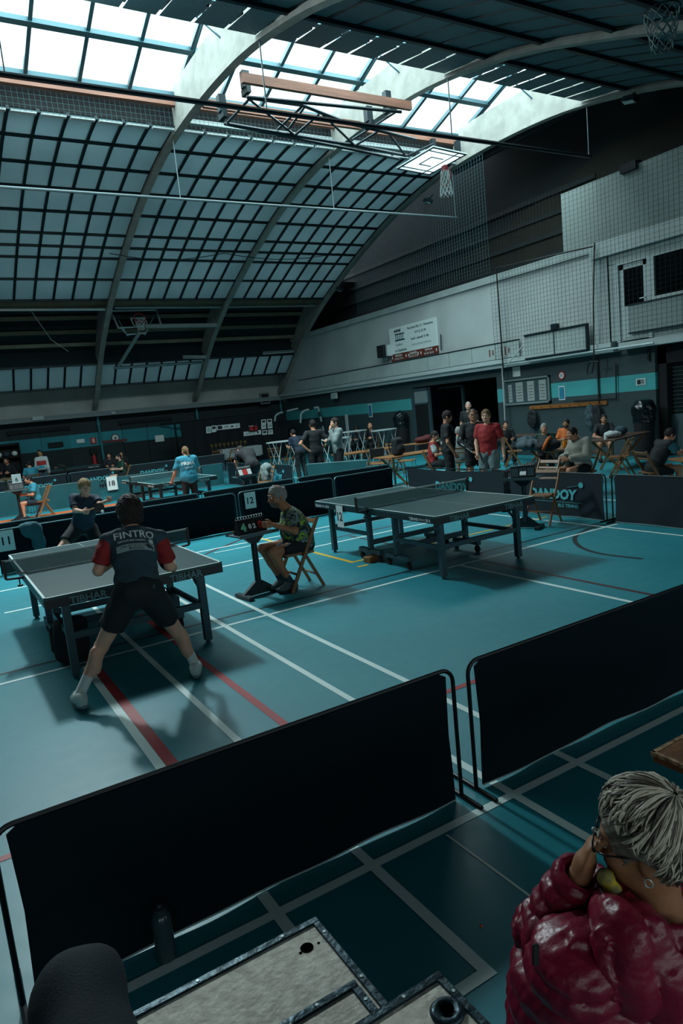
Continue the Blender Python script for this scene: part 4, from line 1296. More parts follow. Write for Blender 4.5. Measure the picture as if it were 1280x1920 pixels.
        if top.get('hood'):
            R2 = basis(J)[1]; P += [ell(J['nk'] - R2[:, 1] * .075 * s - R2[:, 2] * .01, np.array((.105, .055, .075)) * s, R2, .03)]
        wr = wrinkles(top.get('wr', .0045), top.get('wf', 30), seed)
        if sm:
            o = sdf_obj('shirt', P, res, M[top['mat']], t, .03, sub, kp, wr)
            for a in 'lr': sdf_obj('sleeve', arms[a], res, M[sm], o, .02, (), (), wr)
        else:
            for a in 'lr': P += arms[a]
            # the hem plane may not cut the arms: build the trunk and the sleeves together but keep what is near an arm
            o = None
            base = plane(J['pel'] + axis_up() * hem, -axis_up())
            al = [q for a in 'lr' for q in arms[a]]
            def kp2(Pt):
                d = base(Pt)
                for q in al: d = np.minimum(d, q[0](Pt) - .012)
                return d
            o = sdf_obj(top.get('name', 'shirt'), P, res, M[top['mat']], t, .03, sub, [kp2], wr)
        t['_'] = 1
        J['shirt'] = o
    if bottom and legs:
        e = bottom.get('loose', .016)
        R1 = basis(J)[0]; P = [ell(J['pel'] - axis_up() * .01, np.array((.168, .122, .13)) * s * bulk + e * .8, R1, .05)]
        for a in 'lr':
            if bottom['type'] == 'shorts':
                P += [limb(J, 'h' + a, 'k' + a, .092, .078, e + .006, (0, 1), 0, bottom.get('len', .68), k=.03)]
            else:
                P += [limb(J, 'h' + a, 'k' + a, .090, .064, e, k=.03), limb(J, 'k' + a, 'a' + a, .062, .052, e, (0, 1), 0, .96)]
        sdf_obj(bottom.get('name', bottom['type']), P, res, M[bottom['mat']], t, .03, (), [plane(J['pel'] + axis_up() * .10 * s, axis_up())], wrinkles(.004, 28, seed + 1))
    if legs:
        for a in 'lr':
            A = J['a' + a]; ff = nrm(J.get('f' + a, J['F'])); g = nrm(V3(ff[0], ff[1], 0)); side = V3(-g[1], g[0], 0); dn = J.get('d' + a, V3(0, 0, -1.0))
            tz = nrm(ff); up_ = nrm(np.cross(side, tz)) * -1
            if up_[2] < 0: up_ = -up_
            R = np.stack([np.cross(tz, up_), tz, up_], 1)
            c = A - up_ * .05 * s
            P = [ell(c - tz * .035 * s + up_ * .012 * s, np.array((.044, .056, .062)) * s, R), ell(c + tz * .080 * s + up_ * .002 * s, np.array((.049, .100, .043)) * s, R, .03), cone(A - up_ * .01 * s, A + tz * .05 * s - up_ * .015 * s, .048 * s, .044 * s, .03)]
            o = sdf_obj('shoe', P, min(res, .009), M[shoes], t, .03, [cone(A + up_ * .032 * s, A + up_ * .12 * s, .034 * s, .04 * s, .004)], [plane(c - up_ * .030 * s, -up_)])
            m = MB(); pts = []
            for q in np.linspace(0, 2 * math.pi, 17)[:-1]:
                x, y = math.cos(q), math.sin(q); pts.append((x * (.043 + .007 * (y > 0)) * s, y * .133 * s + .045 * s))
            m.prism(pts, .026 * s, c - up_ * .042 * s, R[:, 0], tz); m.build('sole', mat('sole_pale', '#7f8c8c', .7) if shoes == 'shoe_white' else M['shoe_dark'], o, True)
            if socks:
                K = J['k' + a]; d = nrm(K - A)
                sdf_obj('sock', [cone(A - d * .01 * s, A + d * socks[1] * s, .041 * s, .043 * s, .01, (0, 1)), cone(A, A + ff * .05 * s - V3(0, 0, .02 * s), .038 * s, .034 * s, .01)], min(res, .009), M[socks[0]], t)
    if '_' in t: del t['_']
    return t

def shirt_text(t, J, txt, o, X, Y, width, m, bold=.02, height=None, lift=.003):
    """letters printed on the shirt: dropped onto the cloth along the view normal of X, Y"""
    sh = J['shirt']; R, tr = root_inv(sh)
    V = np.empty(len(sh.data.vertices) * 3, np.float32); sh.data.vertices.foreach_get('co', V); V = V.reshape(-1, 3) @ R + tr
    bv = BVHTree.FromPolygons([tuple(v) for v in V], [tuple(p.vertices) for p in sh.data.polygons])
    tm = MB()
    if txt: put_text(tm, txt, o, X, Y, width=width, height=height, bold=bold, lift=0)
    else:
        x_, y_ = nrm(X), nrm(Y)
        tm.add([o - x_ * width / 2 - y_ * height / 2, o + x_ * width / 2 - y_ * height / 2, o + x_ * width / 2 + y_ * height / 2, o - x_ * width / 2 + y_ * height / 2], [(0, 1, 2, 3)])
    # subdivide by splitting long edges: rebuild through bmesh for a good drape
    import bmesh
    me = bpy.data.meshes.new('t'); me.from_pydata(tm.V, [], tm.F); bm = bmesh.new(); bm.from_mesh(me)
    bmesh.ops.triangulate(bm, faces=bm.faces[:])
    for _ in range(3): bmesh.ops.subdivide_edges(bm, edges=[e for e in bm.edges if e.calc_length() > .02], cuts=1)
    bmesh.ops.triangulate(bm, faces=bm.faces[:])
    Z = nrm(np.cross(nrm(X), nrm(Y)))
    VV = []
    for v in bm.verts:
        p = np.array(v.co[:]); h = bv.ray_cast(Vector(p + Z * .35), Vector(-Z), .8)
        VV.append(np.array(h[0][:]) + Z * lift if h[0] is not None else p)
    bm.verts.index_update(); FF = [tuple(v.index for v in fc.verts) for fc in bm.faces]
    bm.free(); bpy.data.meshes.remove(me)
    return link_mesh('print', np.array(VV), FF, M[m], sh, True)

W = lambda px, py, Y: at(px, py, y=Y)

# ------------------------------------------------------------------ the two players and the umpire of the near courts
# player seen from behind, wide low stance
J = pose(_ST, (1.14, 5.25), 0, .96, hf=(0, 1, -.18), W=dict(
    pel=W(259, 1102, 5.10), ch=W(250, 1035, 5.27), nk=W(246, 992, 5.36), hd=W(243, 962, 5.42),
    sl=W(203, 1013, 5.33), sr=W(298, 1008, 5.33), el=W(184, 1070, 5.30), wl=W(211, 1056, 5.52), er=W(318, 1062, 5.35), wr=W(326, 1064, 5.56),
    hl=W(240, 1115, 5.10), hr=W(279, 1110, 5.10), kl=W(190, 1212, 5.33), kr=W(336, 1190, 5.33), al=W(149, 1303, 5.27), ar=W(366, 1246, 5.27)))
J['fl'] = nrm((-.12, 1, -.05)); J['fr'] = nrm((.38, 1, -.05))
J['al'][2] = max(J['al'][2], .095); J['ar'][2] = max(J['ar'][2], .095)
P1 = person('player from behind in a red and navy shirt with FINTRO across the back', J, 'skin_pale', ('hair_brown', 'full'), dict(type='tee', mat='cloth_slate', sleeve_mat='cloth_red', len=.80, loose=.014, hem=-.07, wr=.006, wf=34),
            dict(type='shorts', mat='cloth_black', len=.60), 'shoe_white', ('sock_white', .16), res=.009, seed=5, cat='person', curl=1.0, head=1.12)
Xs = nrm(J['sr'] - J['sl']); Ys = nrm(J['nk'] - J['pel']); Bk = nrm(np.cross(Xs, Ys))
c0 = J['ch'] + Ys * .055
shirt_text(P1, J, 'FINTRO', c0 + Ys * .045, Xs, Ys, .30, 'white_card', .018)
shirt_text(P1, J, 'GROUPE BNP PARIBAS', c0 - Ys * .012 - Xs * .03, Xs, Ys, .20, 'white_card', .02)
shirt_text(P1, J, None, c0 - Ys * .016 + Xs * .118, Xs, Ys, .034, 'white_card', 0, .040)
mat('print_pale', '#8fa3a3', .7)
shirt_text(P1, J, None, c0 - Ys * .070 + Xs * .0, Xs, Ys, .28, 'print_pale', 0, .058)
shirt_text(P1, J, 'MEURY RUYS TIBER', c0 - Ys * .060, Xs, Ys, .22, 'ink', .0, .02, .006)
shirt_text(P1, J, 'TENNIS', c0 - Ys * .085, Xs, Ys, .10, 'ink', .0, .02, .006)

def bat(loc, d, n, label, red=False):
    """table tennis bat: handle end at loc, blade along d, face normal n"""
    t = thing('table_tennis_bat', label, 'bat', tuple(loc))
    d, n = nrm(d), nrm(n); n = nrm(n - d * (n @ d)); a = np.cross(d, n); R = np.stack([a, d, n], 1)
    m = MB(); m.bar((0, 0, 0), d * .10, .026, .020, n, .004); m.build('handle', M['chair_wood'], t)
    pts = [(.076 * math.cos(q), .155 + .080 * math.sin(q)) for q in np.linspace(0, 2 * math.pi, 29)[:-1]]
    m = MB(); m.prism(pts, .006, -n * .003, a, d); m.build('blade', M['chair_wood'], t)
    m = MB(); m.prism(pts, .002, n * .003, a, d); m.build('rubber', M['bat_black'], t)
    m = MB(); m.prism(pts, .002, -n * .005, a, d); m.build('rubber', mat('rubber_red', '#7c1a1a', .5) if red else M['bat_black'], t)
    return t
bat(J['wr'] + nrm(J['wr'] - J['er']) * .07, (-.35, 1, .25), (.8, .3, .2), 'table tennis bat held in front of the player in red and navy')

# boy facing the camera with the bat before him
YK = 10.25
J = pose(_ST, (1.80, YK + .1), math.pi, .90, hf=(0, 1, -.10), W=dict(
    pel=W(155, 985, YK + .12), ch=W(160, 950, YK - .02), nk=W(160, 929, YK - .08), hd=W(158, 913, YK - .10), sr=W(139, 934, YK), sl=W(181, 936, YK),
    er=W(141, 957, YK - .12), wr=W(155, 959, YK - .36), el=W(186, 946, YK - .15), wl=W(199, 940, YK - .34),
    hr=W(143, 992, YK + .12), hl=W(170, 992, YK + .12), kr=W(112, 1030, YK - .02), kl=W(186, 1026, YK - .02), ar=V3(1.42, YK + .05, .09), al=V3(2.22, YK + .05, .09)))
J['gl'] = nrm((.8, -.6, .25))
person('blond boy in a navy shirt playing a ball across the left table', J, 'skin_pale', ('hair_blond', 'mop'), dict(type='tee', mat='cloth_navy', loose=.018, hem=-.10), dict(type='shorts', mat='cloth_black', len=.62), 'shoe_dark', None, res=.011, seed=6, face=True, curl=.9, head=1.08)
bat(J['wr'] + V3(.05, -.03, .01), (.95, -.1, .10), (.12, -.75, .75), 'black table tennis bat in the hand of the blond boy')
m = MB(); m.ell(W(192, 959, 9.75), (.021,) * 3, 18, 12)
tag(m.build('table_tennis_ball', mat('ball_white', '#e4ecea', .4), smooth=True), 'white table tennis ball in flight beside the bat of the blond boy', 'ball')

# seated umpire, facing left
J = pose(_SI, (3.60, 7.16), math.pi / 2, .98, hf=(.05, 1, -.12), W=dict(
    ch=W(551, 983, 7.16), nk=W(540, 956, 7.16), hd=W(520, 930, 7.16), sl=W(549, 968, 6.98), sr=W(540, 964, 7.34), el=W(553, 996, 6.90), wl=W(512, 984, 6.99), er=W(532, 990, 7.42), wr=W(508, 983, 7.24),
    kl=V3(3.17, 7.06, .50), kr=V3(3.15, 7.27, .52), al=V3(3.36, 7.05, .10), ar=V3(3.33, 7.22, .10)))
J['gl'] = nrm((-.9, .25, .15)); J['gr'] = nrm((-.9, -.3, .1))
person('seated umpire in a green and grey camouflage shirt at the score board', J, 'skin_tan', ('hair_grey', 'spot'), dict(type='tee', mat='camo_shirt', loose=.02, len=.78, hem=-.08), dict(type='shorts', mat='cloth_black', len=.66), 'shoe_grey', ('cloth_slate', .10), res=.010, seed=8, face=True, beard='beard_grey', belly=.035, bulk=1.12, curl=.7, head=1.10)

# ------------------------------------------------------------------ everyone else in the hall
def at_head(px, py, Y=None, X=None, seated=False):
    p = at(px, py, y=Y) if Y is not None else at(px, py, x=X)
    return (p[0], p[1], 0), p[2] / (1.75 if not seated else 1.325)
TEE = lambda m, **k: dict(dict(type='tee', mat=m), **k)
LONG = lambda m, **k: dict(dict(type='long', mat=m), **k)
SH = lambda m: dict(type='shorts', mat=m)
TR = lambda m: dict(type='trousers', mat=m)
def stander(label, px, py, Y, rz, skin='skin', hair=('hair_brown', 'short'), top=None, bottom=None, smax=1.12, **kw):
    pk = {k: kw.pop(k) for k in list(kw) if k in _ST or k in ('hf', 'gl', 'gr', 'pl', 'pr')}
    loc, s = at_head(px, py, Y); J = pose(_ST, loc, rz, min(max(s, .85), smax), **pk)
    return person(label, J, skin, hair, top, bottom, **kw), J
SEATED = []
def sitter(label, px, py, rz, Y=None, X=None, skin='skin', hair=('hair_brown', 'short'), top=None, bottom=None, **kw):
    pk = {k: kw.pop(k) for k in list(kw) if k in _SI or k in ('hf', 'gl', 'gr', 'pl', 'pr')}
    loc, s = at_head(px, py, Y, X, True); J = pose(_SI, loc, rz, min(max(s, .86), 1.1), **pk)
    if X is not None or Y is not None and kw.get('seed') in (33, 34, 36, 37, 47, 48, 43, 44): SEATED.append((loc[0], loc[1], rz, 'wooden folding chair under the ' + ' '.join(label.split()[:9])))
    return person(label, J, skin, hair, top, bottom, **kw), J

# group around the white standing tables
stander('man in a black shirt seen from behind with hands on hips', 585, 786, 16.2, -.25, 'skin', ('hair_dark', 'short'), TEE('cloth_black', loose=.022, hem=-.12), SH('cloth_black'),
        el=(-.40, -.10, 1.17), wl=(-.20, -.08, .98), er=(.36, -.06, 1.14), wr=(.20, .08, .98), shoes='shoe_dark', socks=('cloth_black', .08), seed=21)
stander('man in a dark shirt leaning over the white standing table, half hidden', 557, 800, 18.6, .1, 'skin', ('hair_dark', 'short'), TEE('cloth_navy'), TR('cloth_black'), seed=22, ch=(0, .12, 1.26), nk=(0, .20, 1.42), hd=(0, .30, 1.55), sl=(-.18, .18, 1.37), sr=(.18, .18, 1.37), wl=(-.2, .42, 1.12), wr=(.2, .42, 1.12), el=(-.26, .2, 1.1), er=(.26, .2, 1.1))
stander('man in a grey sweater holding a hand to his face', 628, 782, 15.5, math.pi / 2 - .15, 'skin_pale', ('hair_brown', 'short'), LONG('cloth_grey', loose=.026, hem=-.10), TR('cloth_black'),
        el=(-.24, .16, 1.18), wl=(-.06, .19, 1.44), gl=(.2, -.05, 1), pl=(0, -1, 0), er=(.23, .14, 1.13), wr=(.02, .28, 1.20), seed=23)
# woman in blue by the far green court
T, J = stander('woman in a blue shirt with a white back print leaning on the far table', 346, 836, 15.2, -.12, 'skin', ('hair_fair', 'pony'), TEE('cloth_blue', loose=.03, hem=-.16), TR('cloth_black'), seed=24, bulk=1.22,
        el=(-.33, .06, 1.08), wl=(-.40, .30, .84), gl=(-.1, 1, -.1), pl=(0, 0, -1), er=(.27, .06, 1.10), wr=(.22, .26, .95), hf=(-.4, 1, -.1))
shirt_text(T, J, 'PRIMA', J['ch'] + V3(0, 0, .03), J['sr'] - J['sl'], (0, 0, 1), .30, 'white_card', .03, lift=.006)
shirt_text(T, J, 'TENNIS', J['ch'] - V3(0, 0, .07), J['sr'] - J['sl'], (0, 0, 1), .20, 'white_card', .0, lift=.006)
# man bending over a stand
J = pose(_ST, (7.75, 14.2), .5, 1.0, W=dict(pel=W(474, 872, 14.2), ch=W(464, 852, 14.5), nk=W(455, 845, 14.75), hd=W(450, 845, 14.95), sl=W(446, 852, 14.65), sr=W(470, 846, 14.75), el=W(442, 866, 14.7), wl=W(448, 884, 14.75), er=W(468, 862, 14.9), wr=W(462, 880, 14.95),
    hl=W(469, 874, 14.2), hr=W(478, 874, 14.3), kl=W(459, 892, 14.25), kr=W(474, 892, 14.35)), hf=(0, .7, -.7))
J['al'] = V3(J['kl'][0] - .02, J['kl'][1] - .05, .09); J['ar'] = V3(J['kr'][0] + .1, J['kr'][1], .09)
person('man in a black shirt bending over an umpire stand', J, 'skin', ('hair_dark', 'bald'), TEE('cloth_black', loose=.02), TR('cloth_black'), seed=25)
# three men talking behind the empty table
T, J = stander('man in a black T-shirt with a white script print looking down', 834, 769, 11.2, -2.15, 'skin', ('hair_dark', 'short'), TEE('cloth_black', loose=.024, hem=-.14), TR('cloth_black'), res=.013, face=True, seed=26, hf=(.0, 1, -.35), el=(-.26, .0, 1.12), wl=(-.22, .10, .90), er=(.26, -.02, 1.12), wr=(.24, .10, .88), belly=.02)
shirt_text(T, J, 'Nike', J['pel'] + V3(0, 0, .16), J['sl'] - J['sr'], (0, 0, 1), .17, 'white_card', .01, lift=.006) if False else shirt_text(T, J, 'Alibi', J['pel'] + V3(0, 0, .16), J['sr'] - J['sl'], (0, 0, 1), .17, 'white_card', .01, lift=.006)
T, J = stander('man with glasses in a black track jacket with white sleeve stripes', 885, 765, 10.4, 2.45, 'skin', ('hair_dark', 'shaved'), LONG('cloth_black', loose=.02, hem=-.10, name='jacket'), SH('cloth_black'), res=.013, face=True, glasses=True, seed=27, socks=('cloth_black', .10),
        el=(-.27, .06, 1.13), wl=(-.05, .24, .95), er=(.27, .06, 1.13), wr=(.05, .24, .93), gl=(.6, .3, -.5), gr=(-.6, .3, -.5), belly=.02)
for a in 'lr':
    m = MB(); d = nrm(J['F'] * .35 + (J['s' + a] - J['nk']) * .9)
    m.tube([J['nk'] + V3(0, 0, .015) + d * .06, J['s' + a] + V3(0, 0, .066) + d * .015, J['s' + a] * .5 + J['e' + a] * .5 + d * .065, J['e' + a] + d * .063], .009, 6)
    m.tube([J['e' + a] + d * .063, J['w' + a] + d * .05], .009, 6); m.build('stripe', M['white_card'], J['shirt'], True)
T, J = stander('young man in a red football shirt and grey shorts', 911, 766, 9.7, 1.95, 'skin_pale', ('hair_fair', 'short'), TEE('cloth_red', loose=.018, hem=-.12), SH('cloth_shorts_grey'), res=.013, face=True, seed=28, hf=(-.25, 1, 0), socks=('sock_white', .06),
        el=(-.26, -.05, 1.12), wl=(-.30, .02, .88), er=(.22, .05, 1.13), wr=(.16, .16, .92))
Xr = nrm(np.cross(J['F'], (0, 0, 1)) )
shirt_text(T, J, 'C', J['ch'] + V3(0, 0, .06) - Xr * -.08, Xr, (0, 0, 1), .05, 'yellow_paint', .04, .06, lift=.006)
stander('man standing in the dark doorway behind the three talking men', 877, 752, 16.2, 2.3, 'skin_pale', ('hair_grey', 'shaved'), TEE('cloth_black'), TR('cloth_black'), seed=29)
# seated along the wall and at the wooden tables
sitter('seated person with dark hair behind the white standing tables, by the wall', 672, 797, 1.9, X=15.0, hair=('hair_black', 'full'), top=LONG('cloth_black'), bottom=TR('cloth_black'), seed=31, hd=(0, .16, 1.16), hf=(-.5, 1, -.5))
sitter('bald man in black seated by the wall near the blue stripe', 695, 792, 2.1, X=15.1, hair=None, top=LONG('cloth_black'), bottom=TR('cloth_black'), seed=32)
sitter('man in a white and dark red shirt seated at the wooden table', 806, 808, -2.3, Y=13.1, hair=('hair_black', 'short'), top=TEE('cloth_red', sleeve_mat='cloth_white'), bottom=SH('cloth_black'), seed=33, hf=(.2, 1, -.2))
sitter('man in a pale grey shirt seated with his back turned, behind the black T-shirt', 857, 800, -.9, Y=13.3, hair=('hair_grey', 'short'), top=TEE('cloth_grey', loose=.03, hem=-.14), bottom=SH('cloth_shorts_grey'), seed=34)
sitter('person in dark clothes seated at the wall table behind the red shirt', 945, 788, 2.6, Y=14.4, hair=('hair_black', 'short'), top=LONG('cloth_black'), bottom=TR('cloth_black'), seed=35)
sitter('grey haired man seated behind a heap of bags', 1019, 793, 2.3, Y=11.4, hair=('hair_grey', 'short'), top=LONG('cloth_green'), bottom=TR('cloth_black'), seed=36, face=True, res=.013)
sitter('man in an orange shirt seated next to the grey haired man', 1063, 784, 1.95, Y=11.9, skin='skin_tan', hair=('hair_black', 'short'), top=TEE('cloth_orange', loose=.022, len=.8), bottom=TR('cloth_black'), seed=37, face=True, beard='hair_black', res=.013, wl=(-.05, .34, .80), wr=(.05, .34, .80))
T, J = sitter('young man in a grey hoodie seated on a folding chair at the table', 1088, 795, 1.45, Y=8.7, hair=('hair_black', 'short'), top=LONG('cloth_hoodie', loose=.035, hem=-.12, hood=True, name='hoodie', wr=.008, wf=20), bottom=SH('cloth_black'), seed=38, face=True, res=.012, ch=(0, .10, .86), nk=(0, .14, 1.03), hd=(0, .22, 1.17), wl=(-.1, .42, .72), wr=(.1, .42, .72))
HOODIE = J
sitter('young man in black seated against the wall under the coat rail', 1131, 776, 2.25, X=15.2, hair=('hair_black', 'short'), top=TEE('cloth_black', loose=.02), bottom=SH('cloth_beige'), seed=39, face=True, el=(-.28, .24, .72), er=(.28, .24, .72), wl=(.06, .36, .62), wr=(-.06, .38, .64), gl=(1, .3, 0), gr=(-1, .3, 0))
T, J = sitter('player in a navy shirt with teal sleeves leaning on the right hand table', 1222, 798, -2.0, Y=7.35, hair=('hair_dark', 'short'), top=TEE('cloth_black', loose=.022, sleeve_mat='cloth_teal', len=.75), bottom=SH('cloth_black'), seed=40, face=True, res=.012,
              ch=(0, .16, .84), nk=(0, .25, 1.0), hd=(0, .34, 1.12), hf=(0, 1, -.55), sl=(-.19, .22, .97), sr=(.19, .22, .97), el=(-.28, .34, .78), er=(.28, .34, .78), wl=(-.06, .52, .80), wr=(.06, .52, .80), kl=(-.14, .42, .52), kr=(.14, .42, .52))
RIGHT = J
# far left courts
T, J = sitter('umpire in a blue and yellow shirt seated on a chair at the far left', 62, 894, math.pi / 2, Y=19.5, hair=('hair_black', 'short'), top=TEE('cloth_blue', loose=.025, hem=-.10), bottom=SH('cloth_navy'), seed=41, hd=(0, .14, 1.19))
FARUMP = J
sitter('bearded man in a dark green shirt seated on a chair behind the green surround', 226, 850, math.pi / 2 + .1, Y=25.2, hair=('hair_black', 'short'), top=TEE('cloth_green'), bottom=SH('cloth_black'), seed=42, beard='hair_black', skin='skin_pale')
BEARD = at_head(226, 850, 25.2, None, True)[0]
sitter('seated person in black with white stripes, left of the bearded man', 203, 848, 2.9, Y=28.0, hair=('hair_black', 'full'), top=LONG('cloth_black'), bottom=TR('cloth_black'), seed=43)
sitter('dark haired person in black half hidden behind the bearded man', 226, 845, 2.9, Y=28.6, hair=('hair_black', 'short'), top=LONG('cloth_black'), bottom=TR('cloth_black'), seed=44)
T, J = stander('fair haired man in a white, red and blue jacket bending at the far table', 76, 857, 27.9, -.2, hair=('hair_blond', 'short'), top=LONG('cloth_white', loose=.03, hem=-.12, name='jacket'), bottom=TR('cloth_jean'), seed=45, pel=(0, -.12, 1.12), ch=(0, .10, 1.42), nk=(0, .16, 1.58), hd=(0, .2, 1.70), sl=(-.18, .12, 1.53), sr=(.18, .12, 1.53))
shirt_text(T, J, None, J['ch'] - V3(0, 0, .06), J['sr'] - J['sl'], (0, 0, 1), .34, 'cloth_red', 0, .16, lift=.01)
shirt_text(T, J, None, J['pel'] + V3(0, 0, .06), J['sr'] - J['sl'], (0, 0, 1), .34, 'cloth_blue', 0, .12, lift=.01)
stander('dark haired man in a black shirt with red shoulders facing the far table', 73, 843, 31.3, math.pi - .3, hair=('hair_black', 'short'), beard='hair_black', top=TEE('cloth_black', sleeve_mat='cloth_red'), bottom=TR('cloth_black'), seed=46)
sitter('person in blue seated left of the white and red jacket', 55, 863, .3, Y=27.2, hair=('hair_dark', 'short'), top=TEE('cloth_blue'), bottom=TR('cloth_jean'), seed=47)
sitter('person in black with a yellow print and beige trousers at the far left shelf', 12, 851, 2.6, Y=30.6, hair=('hair_black', 'short'), top=LONG('cloth_black'), bottom=TR('cloth_beige'), seed=48)

# ------------------------------------------------------------------ things under the roof
def pipe(name, label, cat, pts, r, m, group=None, n=8):
    b = MB(); b.tube(pts, r, n); return tag(b.build(name, M[m]), label, cat, group)
# pale net rail on rods, far side
t = thing('net_rail', 'pale horizontal net rail hung on thin rods below the far roof sheets', 'rail', (8, 18, 7.8))
m = MB(); m.tube([(-2, 18, 7.78), (16.0, 18, 7.8)], .035, 8); m.build('rail', mat('rail_pale', '#55676a', .4, .3), t, True)
for x in (2.05, 6.68, 11.32, 15.95):
    m = MB(); m.tube([(x, 18, 7.8), (x, 18, 9.22)], .016, 6); m.build('rod', M['rail_pale'], t, True)
t = thing('net_rail', 'dark horizontal net rail crossing before the skylight', 'rail', (8, 12.7, 7.83))
m = MB(); m.tube([(-2, 12.7, 7.80), (16.0, 12.7, 7.86)], .05, 8); m.build('rail', M['dark_steel'], t, True)
for x in (2.05, 6.68, 11.32, 15.95):
    m = MB(); m.tube([(x, 12.7, 7.84), (x, 12.7, 9.1)], .014, 6); m.build('rod', M['rail_pale'], t, True)
# sagging cable from rib to rib
pts = [at(205 + 430 * k / 14, 475 + 0 * k, y=23.6) for k in range(15)]
for k, p in enumerate(pts): p[2] -= .22 * math.sin(math.pi * ((k / 7) % 1))
pipe('sagging_cable', 'thin dark cable sagging below the far roof sheets', 'cable', pts, .014, 'dark_steel', n=5)

def wire_net(name, label, fn, nu, nv, r, m, cat='net', segs=1):
    b = MB()
    for i in range(nu + 1):
        for k in range(segs): b.bar(fn(i / nu, k / segs), fn(i / nu, (k + 1) / segs), r, r, (1, .2, .3))
    for j in range(nv + 1):
        for k in range(segs): b.bar(fn(k / segs, j / nv), fn((k + 1) / segs, j / nv), r, r, (1, .2, .3))
    return tag(b.build(name, M[m]), label, cat)
mat('net_black', '#10191c', .8); mat('net_teal', '#35565c', .8)
def fn(u, v):
    y = 16.35 - 10.5 * u; return (15.72 + .04 * math.sin(22 * u), y, 3.05 + v * (4.3 + .0 * u))
wire_net('safety_net', 'black safety net hung before the office front and pale block on the right', fn, 84, 36, .0055, 'net_black', segs=6)
def fn(u, v):
    y = 16.35 + 7.6 * (1 - u) - 0; z0 = 5.72; z1 = float(_smooth(y)) - .15
    return (15.72, y, z0 + (z1 - z0) * v + .10 * math.sin(5 * u) * (1 - v) * 0)
wire_net('safety_net', 'pale safety net across the dark gable under the arch', fn, 60, 30, .006, 'net_teal', segs=6)
# posts and cables of the safety net
pipe('net_post', 'thin black net post rising from the ledge at the left end of the safety net', 'post', [at(944, 706, x=15.7), at(930, 503, x=15.7), at(1100, 464, x=15.7), at(1110, 462, x=15.7)], .025, 'black')
pipe('cable', 'black cable running down the right of the office wall to a loop', 'cable', [at(1114, 455, x=15.75), at(1112, 560, x=15.75), at(1113, 680, x=15.75), at(1110, 698, x=15.75), at(1101, 702, x=15.75), at(1101, 690, x=15.75), at(1106, 678, x=15.75), at(1122, 678, x=15.75)], .018, 'black')
pipe('goal_frame', 'thin dark steel bracket hanging on the brick wall over the coat rail', 'bracket', [at(1154, 682, x=16.15), at(1155, 747, x=16.15), at(1075, 752, x=16.15)], .02, 'black')
pipe('cable', 'dark conduit running down the brick wall behind the coat rail', 'cable', [at(1119, 668, x=16.17), at(1123, 757, x=16.17)], .022, 'black')
pipe('brace', 'white diagonal brace by the left end of the safety net', 'brace', [at(950, 684, x=15.7), at(981, 647, x=15.7)], .018, 'white_trim')
pipe('conduit', 'pale conduit running along the ledge on the right', 'pipe', [at(943, 685, x=15.8), at(1100, 661, x=15.8), at(1225, 643, x=15.8)], .03, 'pale_metal')
pipe('standpipe', 'white pipe running down beside the notice board', 'pipe', [at(941, 690, x=15.95), at(945, 760, x=15.95), at(947, 800, x=15.95)], .022, 'pale_metal')

# basketball frame under the skylight
t = thing('basketball_hoop', 'ceiling mounted basketball frame with its board folded up under the skylight', 'basketball hoop', (11, 14.4, 8.5))
m = MB(); y0, y1 = 13.62, 15.22; zt, xa, xb = 8.28, 7.4, 12.7
def P3(px, py, y): return at(px, py, y=y)
for Y, q in ((15.35, ((420, 232), (748, 298))), (14.0, ((462, 182), (752, 210)))): m.tube([P3(*q[0], Y), P3(*q[1], Y)], .035, 6)
T1 = [P3(465, 183, 14.6), P3(566, 197, 14.6), P3(650, 230, 14.6), P3(780, 262, 14.6)]
m.tube(T1, .04, 6)
B1 = [P3(425, 232, 15.2), P3(552, 254, 15.2), P3(665, 273, 15.2), P3(762, 292, 15.2)]
m.tube(B1, .04, 6)
for a, b in (((466, 187), (426, 230)), ((468, 187), (552, 253)), ((598, 214), (552, 254)), ((604, 214), (664, 272)), ((715, 242), (666, 273)), ((725, 245), (760, 292)), ((566, 199), (520, 243)), ((572, 199), (540, 243)), ((812, 270), (762, 293)), ((745, 208), (660, 262))):
    m.tube([P3(*a, 14.6), P3(*b, 15.2)], .028, 6)
m.build('truss', M['dark_steel'], t, True)
z = 8.0
c4 = [at(743, 317, z=z), at(804.4, 328.3, z=z), at(876, 288.2, z=z), at(811.4, 276.3, z=z)]
X = nrm(c4[1] - c4[0]); Y = nrm(c4[3] - c4[0]); N_ = np.cross(X, Y); Wd, Ld = np.linalg.norm(c4[1] - c4[0]), np.linalg.norm(c4[3] - c4[0])
o = sum(c4) / 4; R = np.stack([X, Y, N_], 1)
m = MB(); m.box(o + V3(0, 0, .02), (Wd, Ld, .03), R); bd = m.build('backboard', mat_wave('board_white', '#dfe8e8', '#d5e0e0', .1, 'X', .5, 0, .75), t, True)
m = MB(); dz = -.002
for cx, cy, w, h in ((0, -Ld / 2 + .02, Wd, .04), (0, Ld / 2 - .02, Wd, .04), (-Wd / 2 + .02, 0, .04, Ld), (Wd / 2 - .02, 0, .04, Ld), (0, -Ld / 2 + .20, Wd, .02), (0, Ld / 2 - .20, Wd, .02), (Wd / 2 - .28, 0, .02, Ld),
                     (.0, -.25, .42, .02), (.0, .25, .42, .02), (-.21, 0, .02, .5)):
    m.box(o + X * cx + Y * cy + V3(0, 0, dz), (w, h, .02), R)
m.build('board_marking', M['dark_steel'], bd, True)
hoop = o + X * (Wd / 2 - .12) + V3(0, 0, -.04)
